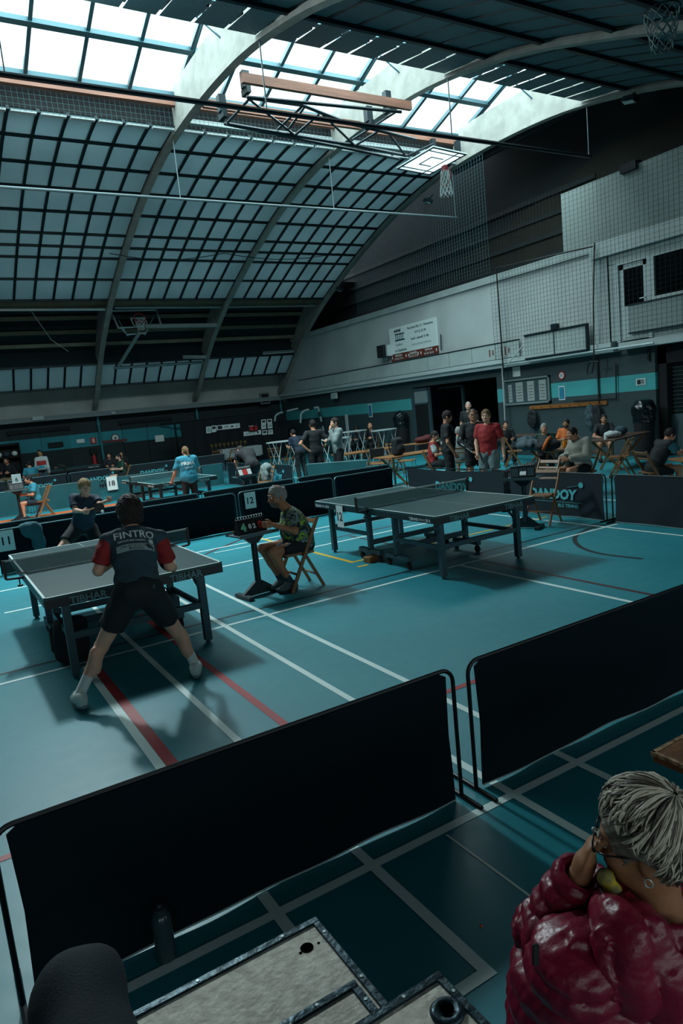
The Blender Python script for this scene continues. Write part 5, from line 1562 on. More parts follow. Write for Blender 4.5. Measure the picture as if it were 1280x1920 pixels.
m = MB(); m.box(hoop + V3(0, 0, -.06), (.10, .14, .14), R); m.tube([hoop + V3(0, 0, -.26) + Y * .21 * math.cos(a) + V3(0, 0, .21 * math.sin(a)) for a in np.linspace(0, 2 * math.pi, 17)[:-1]], .010, 6, closed=True)
m.build('rim', mat('rim_red', '#8b2430', .5), t, True)
def hoop_net(name, c, h, r0, r1, parent, m_, n=12, d=V3(0, 0, -1)):
    b = MB(); a_, b_ = V3(1, 0, 0), V3(0, 1, 0)
    for k in range(n):
        for sgn in (1, -1):
            p = []
            for i in range(7):
                v = i / 6; r = r0 + (r1 - r0) * v; q = 2 * math.pi * (k + sgn * i * .5) / n
                p.append(c + d * h * v + a_ * r * math.cos(q) + b_ * r * math.sin(q))
            b.tube(p, .008, 4)
    return b.build(name, M[m_], parent, True)
mat('cord_white', '#b9c3c2', .8)
hoop_net('hoop_net', hoop + V3(0, 0, -.12), .62, .10, .17, t, 'cord_white', 10)
for p in ((812, 282), (858, 285)): a = P3(*p, 14.7); m = MB(); m.box(a + V3(0, 0, .12), (.12, .12, .30)); m.build('bracket', M['dark_steel'], t, True)
for p in ((459, 150), (415, 195), (725, 186), (690, 215)): a = P3(*p, 14.6); m = MB(); m.b2(a - V3(.08, .08, .17), a + V3(.08, .08, .17)); m.b2(a - V3(.05, .15, .30), a + V3(.05, .15, -.16)); m.build('bracket', M['dark_steel'], t, True)
# timber beams between the ribs that carry the frame
for lb, p, q, Y in (('red timber beam between two ribs under the skylight, upper one', (425, 143), (735, 192), 14.0), ('red timber beam between two ribs under the skylight, lower one', (405, 195), (690, 240), 16.2)):
    m = MB(); a, b = P3(*p, Y), P3(*q, Y); a[0], b[0] = 6.85, 11.25; a[2] = b[2] = (a[2] + b[2]) / 2; m.bar(a, b, .10, .19); tag(m.build('timber_beam', M['timber']), lb, 'beam', 'timber beams under the skylight')

# wall mounted hoop on the far left
t = thing('basketball_hoop', 'glass basketball board on a white arm in front of the second rib', 'basketball hoop', (7.2, 28, 6))
Yb = 28.2
q = [P3(208, 583, Yb), P3(293, 581, Yb), P3(302, 610, Yb - .5), P3(222, 615, Yb - .5)]
m = MB()
for a, b in ((0, 1), (1, 2), (0, 3)): m.tube([q[a], q[b]], .04, 6)
m.tube([q[3], q[2]], .03, 6); m.build('board_frame', M['pale_metal'], t, True)
m = MB(); m.add(q, [(0, 1, 2, 3)]); m.build('glass_board', mat_glass('board_glass', '#a9c4c6', .12), t, True)
m = MB(); 
r4 = [P3(245, 597, Yb - .3), P3(272, 596, Yb - .3), P3(276, 609, Yb - .45), P3(251, 610, Yb - .45)]
for a in range(4): m.tube([r4[a], r4[(a + 1) % 4]], .025, 5)
m.build('board_marking', M['white_trim'], t, True)
m = MB(); m.tube([P3(261, 624, Yb - .2), P3(224, 684, Yb + 1.6)], .07, 8); m.tube([P3(238, 627, Yb), P3(273, 624, Yb)], .045, 6)
for a, b in (((222, 600), (238, 628)), ((290, 590), (272, 626)), ((224, 612), (240, 630)), ((278, 618), (271, 628))): m.tube([P3(*a, Yb - .1), P3(*b, Yb)], .022, 5)
m.build('arm', M['pale_metal'], t, True)
c = P3(262, 596, Yb - .8); m = MB(); m.tube([c + V3(.23 * math.cos(a), .14 * math.sin(a), .18 * math.sin(a)) for a in np.linspace(0, 6.283, 17)[:-1]], .02, 5, closed=True); m.build('rim', M['rim_red'], t, True)
hoop_net('hoop_net', P3(262, 598, Yb - .8), .42, .2, .12, t, 'cord_white', 8)
# basket glimpsed at the top right corner
t = thing('basketball_net', 'white basketball net hanging in the dark top right corner', 'basketball net', tuple(at(1240, 30, y=6.0)))
hoop_net('hoop_net', at(1240, 22, y=6.0), .45, .22, .13, t, 'net_grey' if mat('net_grey', '#6d7f80', .8) else '', 10)
m = MB(); c = at(1240, 20, y=6.0); m.tube([c + V3(.225 * math.cos(a), .225 * math.sin(a), 0) for a in np.linspace(0, 6.283, 19)[:-1]], .01, 6, closed=True); m.tube([c + V3(.2, 0, 0), c + V3(.7, 0, .1), c + V3(.7, 0, 1.6)], .03, 6); m.build('rim', M['dark_steel'], t, True)

# lamps under the gable arch and in the recess
for lb, px, py, Y in (('small floodlight under the right end of the arch', 1181, 186, 11.0), ('small floodlight on the arch beside the pale rail', 802, 377, 19.3), ('small floodlight on the lower arch by the dark gable', 636, 542, 26.0)):
    c = at(px, py, x=15.65); t = thing('floodlight', lb, 'lamp', tuple(c), 0, 'floodlights along the gable arch')
    m = MB(); m.box((0, 0, 0), (.16, .40, .12), rotm(.3, .5, 0)); m.build('housing', M['dark_steel'], t)
    m = MB(); m.box((-.06, 0, -.07), (.10, .34, .02), rotm(.3, .5, 0)); m.build('glass', mat('lamp_glass', '#6f8b8c', .2), t)
    m = MB(); m.tube([(0, 0, .05), (.25, 0, .22)], .025, 5); m.build('bracket', M['dark_steel'], t)
for lb, a, b, Y in (('fluorescent tube lamp at the lower third rib', (492, 661), (550, 657), 29.6), ('fluorescent tube lamp at the second rib', (342, 668), (385, 668), 29.5)):
    p, q = P3(*a, Y), P3(*b, Y); t = thing('tube_lamp', lb, 'lamp', tuple(p), 0, 'tube lamps in the roof recess')
    m = MB(); m.bar(p, q, .10, .06); m.build('housing', M['steel_grey'], t, True); m = MB(); m.tube([p - V3(0, 0, .07), q - V3(0, 0, .07)], .025, 6); m.build('tube', M['white_trim'], t, True)
m = MB(); m.tube([P3(213, 690, 29.9), P3(383, 679, 29.9)], .06, 8); tag(m.build('steel_tube', M['steel_grey']), 'grey steel tube between the first and second rib, under the hoop arm', 'pipe')
m = MB(); m.tube([P3(-30, 581, 27.3), P3(197, 580, 27.3)], .055, 8); tag(m.build('steel_tube', M['pale_metal']), 'pale tube along the lower edge of the roof sheets left of the first rib', 'pipe')
m = MB(); m.tube([P3(215, 577, 27.3), P3(412, 576, 27.3), P3(592, 573, 27.3)], .05, 8); tag(m.build('steel_tube', M['steel_grey']), 'tube along the lower edge of the roof sheets right of the first rib', 'pipe')
m = MB(); m.tube([P3(59, 584, 27.4), P3(96, 637, 28.8), P3(128, 659, 29.2)], .012, 5); tag(m.build('rope', M['cord_white']), 'thin rope slanting down the roof recess at the left', 'rope')
m = MB(); m.tube([P3(272, 612, 27.0), P3(405, 610, 27.0)], .09, 10); tag(m.build('duct', mat('duct', '#6a7674', .6)), 'grey round duct behind the glass basketball board', 'duct')

# ------------------------------------------------------------------ left wall fittings
def plate(name, label, cat, c, X, Y, w, h, m, th=.02, group=None):
    b = MB(); X, Y = nrm(X), nrm(Y); Z = np.cross(X, Y); b.box(np.asarray(c) + Z * th / 2, (w, h, th), np.stack([X, Y, Z], 1)); return tag(b.build(name, M[m] if isinstance(m, str) else m), label, cat, group)
EX, UZ = (1, 0, 0), (0, 0, 1)
YW = YL + .05
o = plate('exit_light', 'white emergency light box on the pale upper wall at the left', 'lamp', P3(71, 784, YL - .125), EX, UZ, .45, .17, 'white_trim', .09)
plate('exit_light', 'small white emergency light on the pale upper wall beside the first rib', 'lamp', P3(212, 774, YL - .125), EX, UZ, .18, .10, 'white_trim', .06)
t = thing('wall_fan', 'dark square wall fan in the corner under the third rib', 'fan', tuple(P3(496, 747, YW - .05)))
c = P3(496, 747, YW - .06); m = MB(); m.box(c, (.5, .12, .55)); m.build('housing', M['grey_trim'], t, True); m = MB(); m.box(c - V3(0, .03, 0), (.38, .12, .43)); m.build('grille', M['black'], t, True)
plate('wall_sign', 'white paper sign on the blue band at the far left', 'sign', P3(151, 827, YL + .3), EX, UZ, .34, .17, 'white_card', .01)
o = plate('fire_sign', 'red fire extinguisher sign on the left wall', 'sign', P3(175, 826, YL + .3), EX, UZ, .26, .27, mat('sign_red', '#a3262c', .5), .01)
m = MB(); c = P3(175, 826, YL + .29); m.b2(c + (-.035, -.012, -.09), c + (.035, -.006, .09)); m.build('pictogram', M['white_card'], o)
t = thing('fire_extinguisher', 'red fire extinguisher hanging on the left wall', 'fire extinguisher', tuple(P3(177, 862, YL + .25)))
c = P3(177, 862, YL + .22); m = MB(); m.lathe([(.02, -.25), (.085, -.24), (.085, .14), (.05, .21), (.03, .22)], c, 12); m.build('cylinder', M['sign_red'], t, True)
m = MB(); m.box(c + (0, 0, .26), (.09, .05, .08)); m.tube([c + (.03, 0, .25), c + (.12, -.02, .15), c + (.11, -.02, -.1)], .014, 5); m.build('valve', M['black'], t, True)
plate('hydrant_box', 'small dark box above the fire extinguisher', 'box', P3(175, 846, YL + .3), EX, UZ, .3, .25, 'black_soft', .1)
t = thing('round_sign', 'round white sign with a dark ring over the brown rail on the left wall', 'sign', tuple(P3(216, 821, YL + .3)))
c = P3(216, 821, YL + .32); Rr = rotm(math.pi / 2, 0, 0)
for r, mm, dy in ((.19, 'sign_dark', 0), (.145, 'white_card', -.01), (.05, 'sign_dark', -.02)):
    m = MB(); m.lathe([(r, 0), (r, .012)], c + V3(0, dy, 0), 20, Rr); m.build('ring', mat('sign_dark', '#3b3034', .6) if mm == 'sign_dark' else M[mm], t, True)
m = MB(); m.bar(P3(190, 829, YL + .27), P3(238, 825, YL + .27), .05, .12); tag(m.build('coat_rail', mat('rail_red', '#5b2a26', .6)), 'dark red wooden rail under the round sign', 'rail')
plate('wall_sign', 'pale paper sign on the dark door right of the seated group', 'sign', P3(299, 822, YL + .25), EX, UZ, .42, .30, 'white_card', .01)
plate('letter_box', 'dark box sign on the blue band above the far table', 'sign', P3(104, 834, YL + .27), EX, UZ, .62, .22, 'black_soft', .08)
m = MB(); m.tube([P3(300, 795, YL), P3(327, 793, YL - .2), P3(336, 870, YL - .2)], .05, 6); m.tube([P3(327, 793, YL - .2), P3(500, 772, YL - 1.6), P3(515, 770, YL - 1.6)], .04, 6)
tag(m.build('curtain_rail', M['dark_steel']), 'dark steel frame holding the black partition curtain', 'rail')
# black partition curtain with posters
YC = 30.3
m = MB(); a, b = P3(338, 800, YC)[0], 15.2
m.sheet(lambda u, v: (a + (b - a) * u, YC + .03 * math.sin(60 * u), .02 + 2.12 * v), 120, 2, .02)
tag(m.build('partition_curtain', mat('curtain_black', '#081318', .9)), 'black partition curtain behind the trophy table', 'curtain')
def poster(px, py, w, h, label, m_='white_card', marks=()):
    o = plate('poster', label, 'poster', P3(px, py, YC - .06), EX, nrm((.06, 0, 1)), w, h, m_, .006, 'posters on the black curtain')
    for k, (dx, dz, ww, hh, mm) in enumerate(marks):
        b_ = MB(); c = P3(px, py, YC - .06) + V3(dx, -.010, dz); b_.box(c, (ww, .004, hh)); b_.build('printed_block', M[mm], o)
poster(391, 806, .24, .30, 'white poster at the left end of the curtain row', marks=((0, .0, .16, .20, 'print_pale'),))
poster(401, 804, .22, .30, 'white poster with a dark block, second from the left on the curtain', marks=((0, .05, .16, .12, 'ink'),))
poster(428, 800, 1.15, .22, 'long white banner with a dark block on the curtain', marks=((-.42, 0, .22, .15, 'ink'), (-.10, 0, .22, .10, 'print_pale'), (.18, 0, .12, .07, 'ink'), (.42, 0, .10, .12, 'print_pale')))
poster(474, 803, .46, .34, 'dark poster with a red field and white disc on the curtain', 'ink', ((.02, .0, .38, .20, 'sign_red'), (.05, .0, .10, .10, 'white_card'), (-.10, .12, .25, .02, 'white_card')))
poster(473, 812, .90, .20, 'long white strip below the red poster', marks=((-.1, 0, .5, .08, 'print_pale'), (.28, .01, .08, .10, 'ink')))
for k, (px, py, lb) in enumerate(((494, 791, 'white card at the top left of the card block on the curtain'), (505, 790, 'white card at the top right of the card block on the curtain'), (494, 800, 'white card at the middle left of the card block on the curtain'), (506, 799, 'white card at the middle right of the card block on the curtain'), (496, 811, 'white card at the lower left of the card block on the curtain'), (507, 810, 'white card at the lower right of the card block on the curtain'))):
    poster(px, py, .25, .22, lb, marks=((0, .02, .16, .10, 'ink' if k in (0, 1, 4) else 'print_pale'),))
# stored handball goals by the corner
for lb, q, Y in (('handball goal with striped posts stored in the far corner, right one', ((563, 793), (564, 776), (570, 770), (596, 763), (613, 835)), 28.3), ('handball goal frame stored in the far corner, left one', ((515, 790), (516, 780), (522, 775), (545, 769), (558, 766)), 29.4)):
    t = thing('handball_goal', lb, 'goal', tuple(P3(*q[-1], Y)), 0, 'stored handball goals'); P = [P3(*p, Y) for p in q]
    for i in range(len(P) - 1):
        n = max(1, int(np.linalg.norm(P[i + 1] - P[i]) / .22))
        for k in range(n):
            m = MB(); m.tube([P[i] + (P[i + 1] - P[i]) * k / n, P[i] + (P[i + 1] - P[i]) * (k + 1) / n], .045, 6)
            m.build('post_section', M['print_pale'] if (k % 2 == 0 or i in (1, 2) and n < 3) else M['black'], t, True)

# trophy table
xa, xb = 11.2, 13.15; Yt = 29.5
t = thing('trophy_table', 'table carrying the row of trophies before the black curtain', 'table', ((xa + xb) / 2, Yt, 0))
m = MB(); m.b2((xa, Yt - .35, .72), (xb, Yt + .35, .75)); m.build('tabletop', M['table_wood'], t, True)
for x in (xa + .1, xb - .1):
    m = MB(); m.b2((x - .03, Yt - .28, 0), (x + .03, Yt + .28, .72)); m.build('leg', M['dark_steel'], t, True)
m = MB(); m.sheet(lambda u, v: (xa - .06 + (xb - xa + .12) * u, Yt + .38 - .76 * min(v / .6, 1) - .02 * math.sin(30 * u) * max(v - .6, 0) * 2, .757 - max(v - .6, 0) * (1.05 + .15 * math.sin(9 * u))), 40, 20, .006)
tag(m.build('tablecloth', mat('cloth_table', '#8d9a98', .85), smooth=True), 'pale grey cloth hanging over the trophy table', 'tablecloth')
first = None
for k in range(9):
    px = 397 + k * 7.9; x = P3(px, 838, Yt)[0]; lb = 'gold trophy on the cloth covered table, number %s of the row from the left' % ('one two three four five six seven eight nine'.split()[k])
    lb = ('leftmost', 'second from the left', 'third from the left', 'fourth from the left', 'middle', 'fourth from the right', 'third from the right', 'second from the right', 'rightmost')[k] + ' gold trophy in the row on the pale cloth'
    if first is None:
        first = thing('trophy', lb, 'trophy', (x, Yt, .7605), 0, 'trophies on the cloth'); first.scale = (.72, .72, .85)
        m = MB(); m.b2((-.045, -.045, 0), (.045, .045, .06)); m.build('plinth', M['black'], first)
        m = MB(); m.lathe([(.015, .06), (.012, .14), (.03, .17), (.055, .24), (.060, .33), (.052, .33), (.02, .20)], (0, 0, 0), 10)
        m.build('cup', mat('gold', '#8f7440', .35, .7), first)
        for s in (-1, 1): m = MB(); m.tube([(s * .05, 0, .31), (s * .085, 0, .28), (s * .075, 0, .22), (s * .04, 0, .20)], .007, 5); m.build('handle', M['gold'], first)
    else: dup(first, (x, Yt, .7605), 0, lb)
chair(*P3(408, 866, 27.9)[:2], -.2, 'wooden folding chair before the trophy table, left of the bending man')
chair(*P3(437, 866, 27.6)[:2], .3, 'wooden folding chair right behind the back of the bending man')
chair(*P3(516, 860, 24.5)[:2], -.7, 'wooden folding chair leaning open between the jackets and the standing tables')
chair(*P3(543, 868, 22.5)[:2], .4, 'wooden folding chair below the left white standing table')
chair(*P3(97, 880, 28.4)[:2], math.pi, 'wooden folding chair at the right end of the distant far left table') if False else chair(4.75, 31.0, math.pi, 'wooden folding chair behind the distant far left table')
chair(2.42, 19.5, math.pi / 2, 'wooden folding chair under the umpire in blue and yellow')
chair(BEARD[0], BEARD[1], math.pi / 2 + .1, 'wooden folding chair under the bearded man')
# chair with the two jackets
cx, cy = 8.9, 14.9
cx, cy = P3(497, 912, 15.6)[:2]
chair(cx, cy, math.pi / 2 + .5, 'wooden folding chair with jackets hung over it, behind the umpire')
def soft(name, label, cat, prims, m_, res=.012, k=.05, wr=(.008, 22), group=None, seed=0, sub=(), keep=()):
    V, F = sdf_mesh(prims, res, k, sub, keep, wrinkles(wr[0], wr[1], seed)); o = link_mesh(name, V, F, M[m_] if isinstance(m_, str) else m_, None, False, True)
    return tag(o, label, cat, group)
b = V3(cx + .14, cy + .12, .80)
soft('jacket', 'grey jacket draped over the chair back behind the umpire', 'jacket', [ell(b + (0, 0, -.02), (.13, .17, .11)), ell(b + (-.07, 0, -.20), (.07, .19, .20)), ell(b + (.07, .0, -.16), (.06, .18, .17))], 'cloth_grey', seed=1)
soft('jacket', 'blue jacket hanging from the side of the chair behind the umpire', 'jacket', [ell(b + (.16, -.06, -.32), (.10, .14, .26)), ell(b + (.22, -.10, -.55), (.07, .11, .20))], 'cloth_blue', seed=2)

# ------------------------------------------------------------------ white standing tables
def tall_table(x, y, rz, label, L=1.25, H=1.08, group='white standing tables'):
    t = thing('standing_table', label, 'table', (x, y, 0), rz, group)
    m = MB(); m.prism([(L / 2 * math.cos(a) ** 1 * (1), .33 * math.sin(a)) for a in np.linspace(0, 2 * math.pi, 33)[:-1]], .035, (0, 0, H - .035)); m.build('tabletop', M['white_trim'], t)
    for s in (-1, 1):
        for q in (-1, 1):
            m = MB(); m.tube([(s * L * .12, q * .18, H - .04), (s * L * .38, q * .22, .0)], .013, 6); m.tube([(s * L * .38, q * .18, H - .04), (s * L * .10, q * .22, .0)], .013, 6); m.build('leg', M['white_trim'], t)
    return t
for px, py, Y, rz, lb in ((530, 825, 21.3, 0, 'white standing table at the left, behind the man with hands on hips'), (622, 822, 19.6, -.1, 'white standing table right behind the man in the grey sweater'), (660, 807, 22.6, 0, 'white standing table nearest the wall, beside the seated pair'), (719, 805, 21.2, .2, 'white standing table on crossed legs before the black bin bag')):
    p = P3(px, py, Y); tall_table(p[0], p[1], rz, lb, H=max(.95, min(1.15, p[2])))

# ------------------------------------------------------------------ long wooden tables and what stands on them
def long_table(p, q, w, label, H=.75, group='long wooden tables', wood='table_wood'):
    p, q = V3(*p[:2], 0), V3(*q[:2], 0); L = np.linalg.norm(q - p); c = (p + q) / 2; a = math.atan2(*(q - p)[[1, 0]])
    t = thing('wooden_table', label, 'table', tuple(c), a, group)
    m = MB(); m.b2((-L / 2, -w / 2, H - .035), (L / 2, w / 2, H), .006); m.build('tabletop', M[wood], t)
    for s in (-1, 1):
        for k in (-1, 1):
            m = MB(); m.bar((s * (L / 2 - .15), k * w * .36, H - .035), (s * (L / 2 - .55), -k * w * .36, 0), .05, .03, (1, 0, 0)); m.build('leg', M['chair_wood'], t)
        m = MB(); m.bar((s * (L / 2 - .35), -w * .1, .38), (s * (L / 2 - .35), w * .1, .38), .03, .05); m.build('brace', M['chair_wood'], t)
    return t
long_table((10.0, 16.95), (14.0, 17.15), .7, 'long wooden table in front of the white standing tables')
long_table((9.5, 14.0), (12.2, 14.15), .7, 'wooden table with a black backpack at its left end')
long_table((15.0, 17.2), (15.0, 13.6), .65, 'wooden table along the wall behind the red shirt', wood='table_dark')
long_table((11.15, 9.75), (11.9, 11.2), .7, 'wooden table piled with bags, with a glass of orange juice')
long_table((13.0, 10.4), (15.0, 10.9), .7, 'wooden table with cups and cloths before the wall on the right', wood='table_dark')
long_table((9.75, 6.35), (11.8, 5.15), .75, 'wooden table the player in navy leans on at the right edge')
def bottle(p, label, h=.23, r=.035, m_='pet', cap='teal_print', group='bottles on the wooden tables'):
    t = thing('water_bottle', label, 'bottle', tuple(p), 0, group)
    m = MB(); m.lathe([(r * .9, 0), (r, .01), (r, h * .45), (r * .93, h * .5), (r, h * .55), (r, h * .70), (r * .4, h * .90), (r * .38, h * .93)], (0, 0, 0), 12); m.build('bottle', M[m_], t)
    m = MB(); m.lathe([(r * .45, h * .93), (r * .45, h)], (0, 0, 0), 10); m.build('cap', M[cap], t)
    return t
mat_glass('pet', '#a9c9cc', .2); M['pet'].node_tree
for x, y, lb, h in ((10.9, 16.85, 'clear bottle standing on the long table near the man in grey', .30), (11.2, 14.0, 'small bottle on the backpack table, leftmost of its bottles', .22), (11.42, 14.1, 'small bottle on the backpack table beside the red jar', .26), (11.95, 13.95, 'teal bottle on the backpack table beside the seated man', .30), (12.1, 14.15, 'tall bottle at the right end of the backpack table', .33),
                    (10.45, 5.75, 'clear bottle on the right hand table before the leaning player', .30), (10.65, 5.85, 'clear bottle behind the first on the right hand table', .32), (10.85, 5.6, 'clear bottle at the right edge of the photo on the wooden table', .28)):
    bottle((x, y, .751), lb, h)
def cup(p, label, m_, h=.10, r=.04, group=None):
    m = MB(); m.lathe([(r * .8, 0), (r, h), (r * .9, h), (r * .7, .01)], p, 14); return tag(m.build('cup', M[m_], smooth=False), label, 'cup', group)
mat('juice', '#d98a1e', .3, emit=None); cup((11.42, 10.02, .751), 'glass of orange juice on the table beside the hoodie', 'juice', .15, .038)
cup((13.15, 10.35, .751), 'white cup at the left end of the table with cloths', 'white_card'); cup((11.6, 14.2, .751), 'red jar among the bottles on the backpack table', 'cloth_red', .12)
soft('bag', 'white crumpled bag on the table with cloths', 'bag', [ell((13.55, 10.5, .83), (.20, .14, .08)), ell((13.75, 10.55, .81), (.16, .12, .06))], 'cloth_white', seed=4)
soft('helmet', 'dark round bag beside the white crumpled bag', 'bag', [ell((14.15, 10.7, .86), (.15, .15, .11))], 'cloth_slate', seed=5)
def backpack(c, R_, label, m_, s=1.0, seed=0, cat='backpack'):
    c = np.asarray(c, float); t = thing('backpack', label, cat, tuple(c)); R = rotm(*R_)
    q = lambda *v: c + R @ (np.array(v) * s)
    V, F = sdf_mesh([rbox(q(0, 0, .22), np.array((.16, .11, .22)) * s, .08 * s, R), ell(q(0, -.11, .15), np.array((.13, .06, .12)) * s, R)], .014, .04, (), (), wrinkles(.008, 20, seed)); link_mesh('bag_body', V, F, M[m_], t, True, True)
    for k in (-1, 1):
        m = MB(); m.tube([q(k * .08, .10, .40), q(k * .09, .19, .30), q(k * .09, .17, .12), q(k * .08, .10, .05)], .016 * s, 6); m.build('strap', M['black'], t, True)
    m = MB(); m.tube([q(-.03, .05, .43), q(0, .05, .48), q(.03, .05, .43)], .010 * s, 5); m.build('handle', M['black'], t, True)
    return t
backpack((9.95, 13.95, .752), (0, 0, .3), 'black backpack lying at the left end of the wooden table', 'cloth_black', 1.0, 3)
backpack((9.55, 14.15, .0), (0, 0, -.4), 'dark backpack on the floor below the backpack table', 'cloth_black', 1.1, 4)
soft('bag', 'dark red bag on the far end of the long wooden table', 'bag', [ell((13.1, 17.0, .84), (.30, .16, .10)), ell((13.3, 17.0, .90), (.15, .12, .08))], cloth('cloth_maroon', '#4a1519'), seed=6)
soft('bag', 'navy bag heaped on the table in front of the grey haired man', 'bag', [ell((11.05, 10.62, .87), (.32, .30, .12)), ell((11.25, 10.9, .95), (.25, .18, .10))], 'cloth_jean', seed=7)
soft('bag', 'black bag with orange trim on the table beside the empty chairs', 'bag', [ell((10.85, 9.95, .87), (.30, .22, .12)), ell((11.0, 10.15, .96), (.18, .15, .09))], 'cloth_black', seed=8)
m = MB(); m.tube([(10.60, 9.85, .80), (10.62, 9.80, .92), (10.75, 9.85, 1.0), (10.9, 9.92, 1.03)], .035, 8); tag(m.build('jacket_trim', M['cloth_orange'], smooth=True), 'orange strap lying across the black bag on the table', 'strap')
soft('bag', 'dark heap of coats on the floor behind the empty chairs', 'coats', [ell((9.9, 10.0, .25), (.45, .35, .28)), ell((10.2, 9.8, .32), (.3, .3, .3))], 'cloth_black', res=.02, seed=9)
soft('cap', 'black and yellow cap on the right hand bag', 'cap', [ell((12.2, 7.1, .88), (.16, .14, .09)), ell((12.05, 7.0, .84), (.12, .10, .02))], 'cloth_black', seed=10)
soft('bag', 'large dark sports bag at the right edge behind the leaning player', 'bag', [ell((12.4, 7.1, .40), (.40, .32, .42))], 'cloth_black', res=.02, seed=11)
# chairs at the tables
for x, y, rz, lb in ((10.7, 16.2, 0, 'wooden folding chair tucked under the long table, left one'), (11.5, 16.35, .15, 'wooden folding chair tucked under the long table, second from the left'), (12.6, 17.8, math.pi, 'wooden folding chair behind the long table'), (9.95, 17.6, -math.pi / 2 - .2, 'wooden folding chair beside the legs of the man in grey'),
                     (HOODIE['loc'][0] + .02, HOODIE['loc'][1], 1.45, 'wooden folding chair under the young man in the grey hoodie'), (12.6, 9.55, .4, 'wooden folding chair right of the hoodie at the table with cloths'), (RIGHT['loc'][0] - .02, RIGHT['loc'][1] + .02, -2.0, 'wooden folding chair under the leaning player on the right'),
                     (13.6, 13.7, -2.3, 'wooden folding chair right of the red shirt'), (13.4, 16.1, .2, 'wooden folding chair behind the black T-shirt by the wall')):
    chair(x, y, rz, lb)
for _n, _o in enumerate(SEATED): chair(_o[0], _o[1], _o[2], _o[3])
def cover_chair(x, y, rz, label):
    t = thing('padded_chair', label, 'chair', (x, y, 0), rz, 'padded steel chairs')
    for s in (-1, 1): m = MB(); m.tube([(s * .2, .2, 0), (s * .2, .17, .44), (s * .2, -.18, .46), (s * .2, -.22, .86)], .012, 6); m.tube([(s * .2, -.24, 0), (s * .2, -.10, .45)], .012, 6); m.build('leg', M['steel_grey'], t)
    m = MB(); m.box((0, 0, .455), (.40, .40, .03), None, .01); m.build('seat', M['table_wood'], t); m = MB(); m.box((0, -.21, .74), (.40, .03, .24), rotm(-.1, 0, 0), .01); m.build('backrest', M['black_soft'], t)
    return t
cover_chair(10.45, 15.6, 2.6, 'dark backed steel chair below the long table, nearer the corner surround'); cover_chair(11.2, 15.3, 2.2, 'dark backed steel chair right of its twin below the long table')

# ------------------------------------------------------------------ gable wall fittings
EY = (0, -1, 0)                                       # reading direction on the gable (seen from the hall)
def G(px, py, x=XG - .02): return at(px, py, x=x)
# the advertising sign
a, b, c_, d = G(729, 611), G(818, 602), G(821, 662), G(733, 677)
yc, w = (a[1] + b[1]) / 2, a[1] - b[1]; z1 = 4.86; z0 = 3.63; hS = z1 - z0
t = thing('shop_sign', 'white advertising sign with a brown footer on the upper wall', 'sign', (XG - .02, yc, (z0 + z1) / 2))
m = MB(); m.b2((XG - .05, yc - w / 2, z0 + .26), (XG - .01, yc + w / 2, z1)); m.build('panel', mat('sign_white', '#c5d3d1', .6), t, True)
m = MB(); m.b2((XG - .05, yc - w / 2, z0), (XG - .01, yc + w / 2, z0 + .26)); ft = m.build('footer', mat('sign_brown', '#5e2a20', .6), t, True)
pan = t.children[0]
def sgn(tx, u, v, wd, m_, bold=.02, par=None):
    k = MB(); put_text(k, tx, (XG - .052, yc + w / 2 - u * w, z0 + v * hS), EY, UZ, width=wd, bold=bold, lift=.003); k.build('lettering', M[m_], par or pan, True)
mat('sign_ink', '#14424c', .6)
sgn('animal', .19, .90, .42, 'ink', .04); sgn('Confort', .21, .47, .42, 'ink', 0); sgn('La Gaspiniere', .24, .29, .72, 'sign_ink', .02)
sgn('Rue Saint Eloi 12 - Waremme', .68, .89, 1.50, 'sign_ink'); sgn('019 32 55 09', .68, .73, .66, 'sign_ink'); sgn('lundi - samedi: 9-18h', .66, .56, 1.05, 'sign_ink'); sgn('www.animalconfort.be', .68, .39, 1.15, 'print_pale')
k = MB()
for i in range(5): k.bar((XG - .053, yc + w / 2 - .15 * w - i * .11, z0 + .60 * hS), (XG - .053, yc + w / 2 - .15 * w - i * .11, z0 + (.80 - .03 * (i % 2)) * hS), .03, .01)
k.bar((XG - .053, yc + w / 2 - .13 * w, z0 + .60 * hS), (XG - .053, yc + w / 2 - .34 * w, z0 + .60 * hS), .01, .05); k.bar((XG - .053, yc + w / 2 - .13 * w, z0 + .79 * hS), (XG - .053, yc + w / 2 - .34 * w, z0 + .78 * hS), .01, .04)
k.build('emblem', M['sign_ink'], pan, True)
for tx, u in (('Berchon', .18), ('Loncin', .50), ('Sprimont', .82)): sgn(tx, u, .155, .42, 'white_card', .02, ft)
for tx, u in (('04 362 57 40', .18), ('04 247 37 30', .50), ('04 247 38 20', .82)): sgn(tx, u, .05, .55, 'white_card', .01, ft)
for u in (.03, .34, .40, .60, .66, .97):
    k = MB(); k.box((XG - .052, yc + w / 2 - u * w, z0 + .10 * hS), (.005, .05, .10)); k.build('footer_mark', M['white_card'], ft, True)
# speaker / monitor box
t = thing('wall_speaker', 'dark box speaker on a bracket left of the advertising sign', 'speaker', tuple(G(718, 659)))
c = G(718, 659, XG - .25); m = MB(); m.box(c, (.30, .42, .46)); m.build('cabinet', M['black_soft'], t, True); m = MB(); m.box(c + V3(.10, -.30, 0), (.28, .10, .42)); m.box(c + V3(.1, 0, -.28), (.1, .1, .12)); m.build('bracket', M['white_trim'], t, True)
pipe('short_pole', 'thin dark pole standing on the panels right of the advertising sign', 'pole', [G(827, 657, XG - .1), G(826, 627, XG - .1)], .02, 'dark_steel')
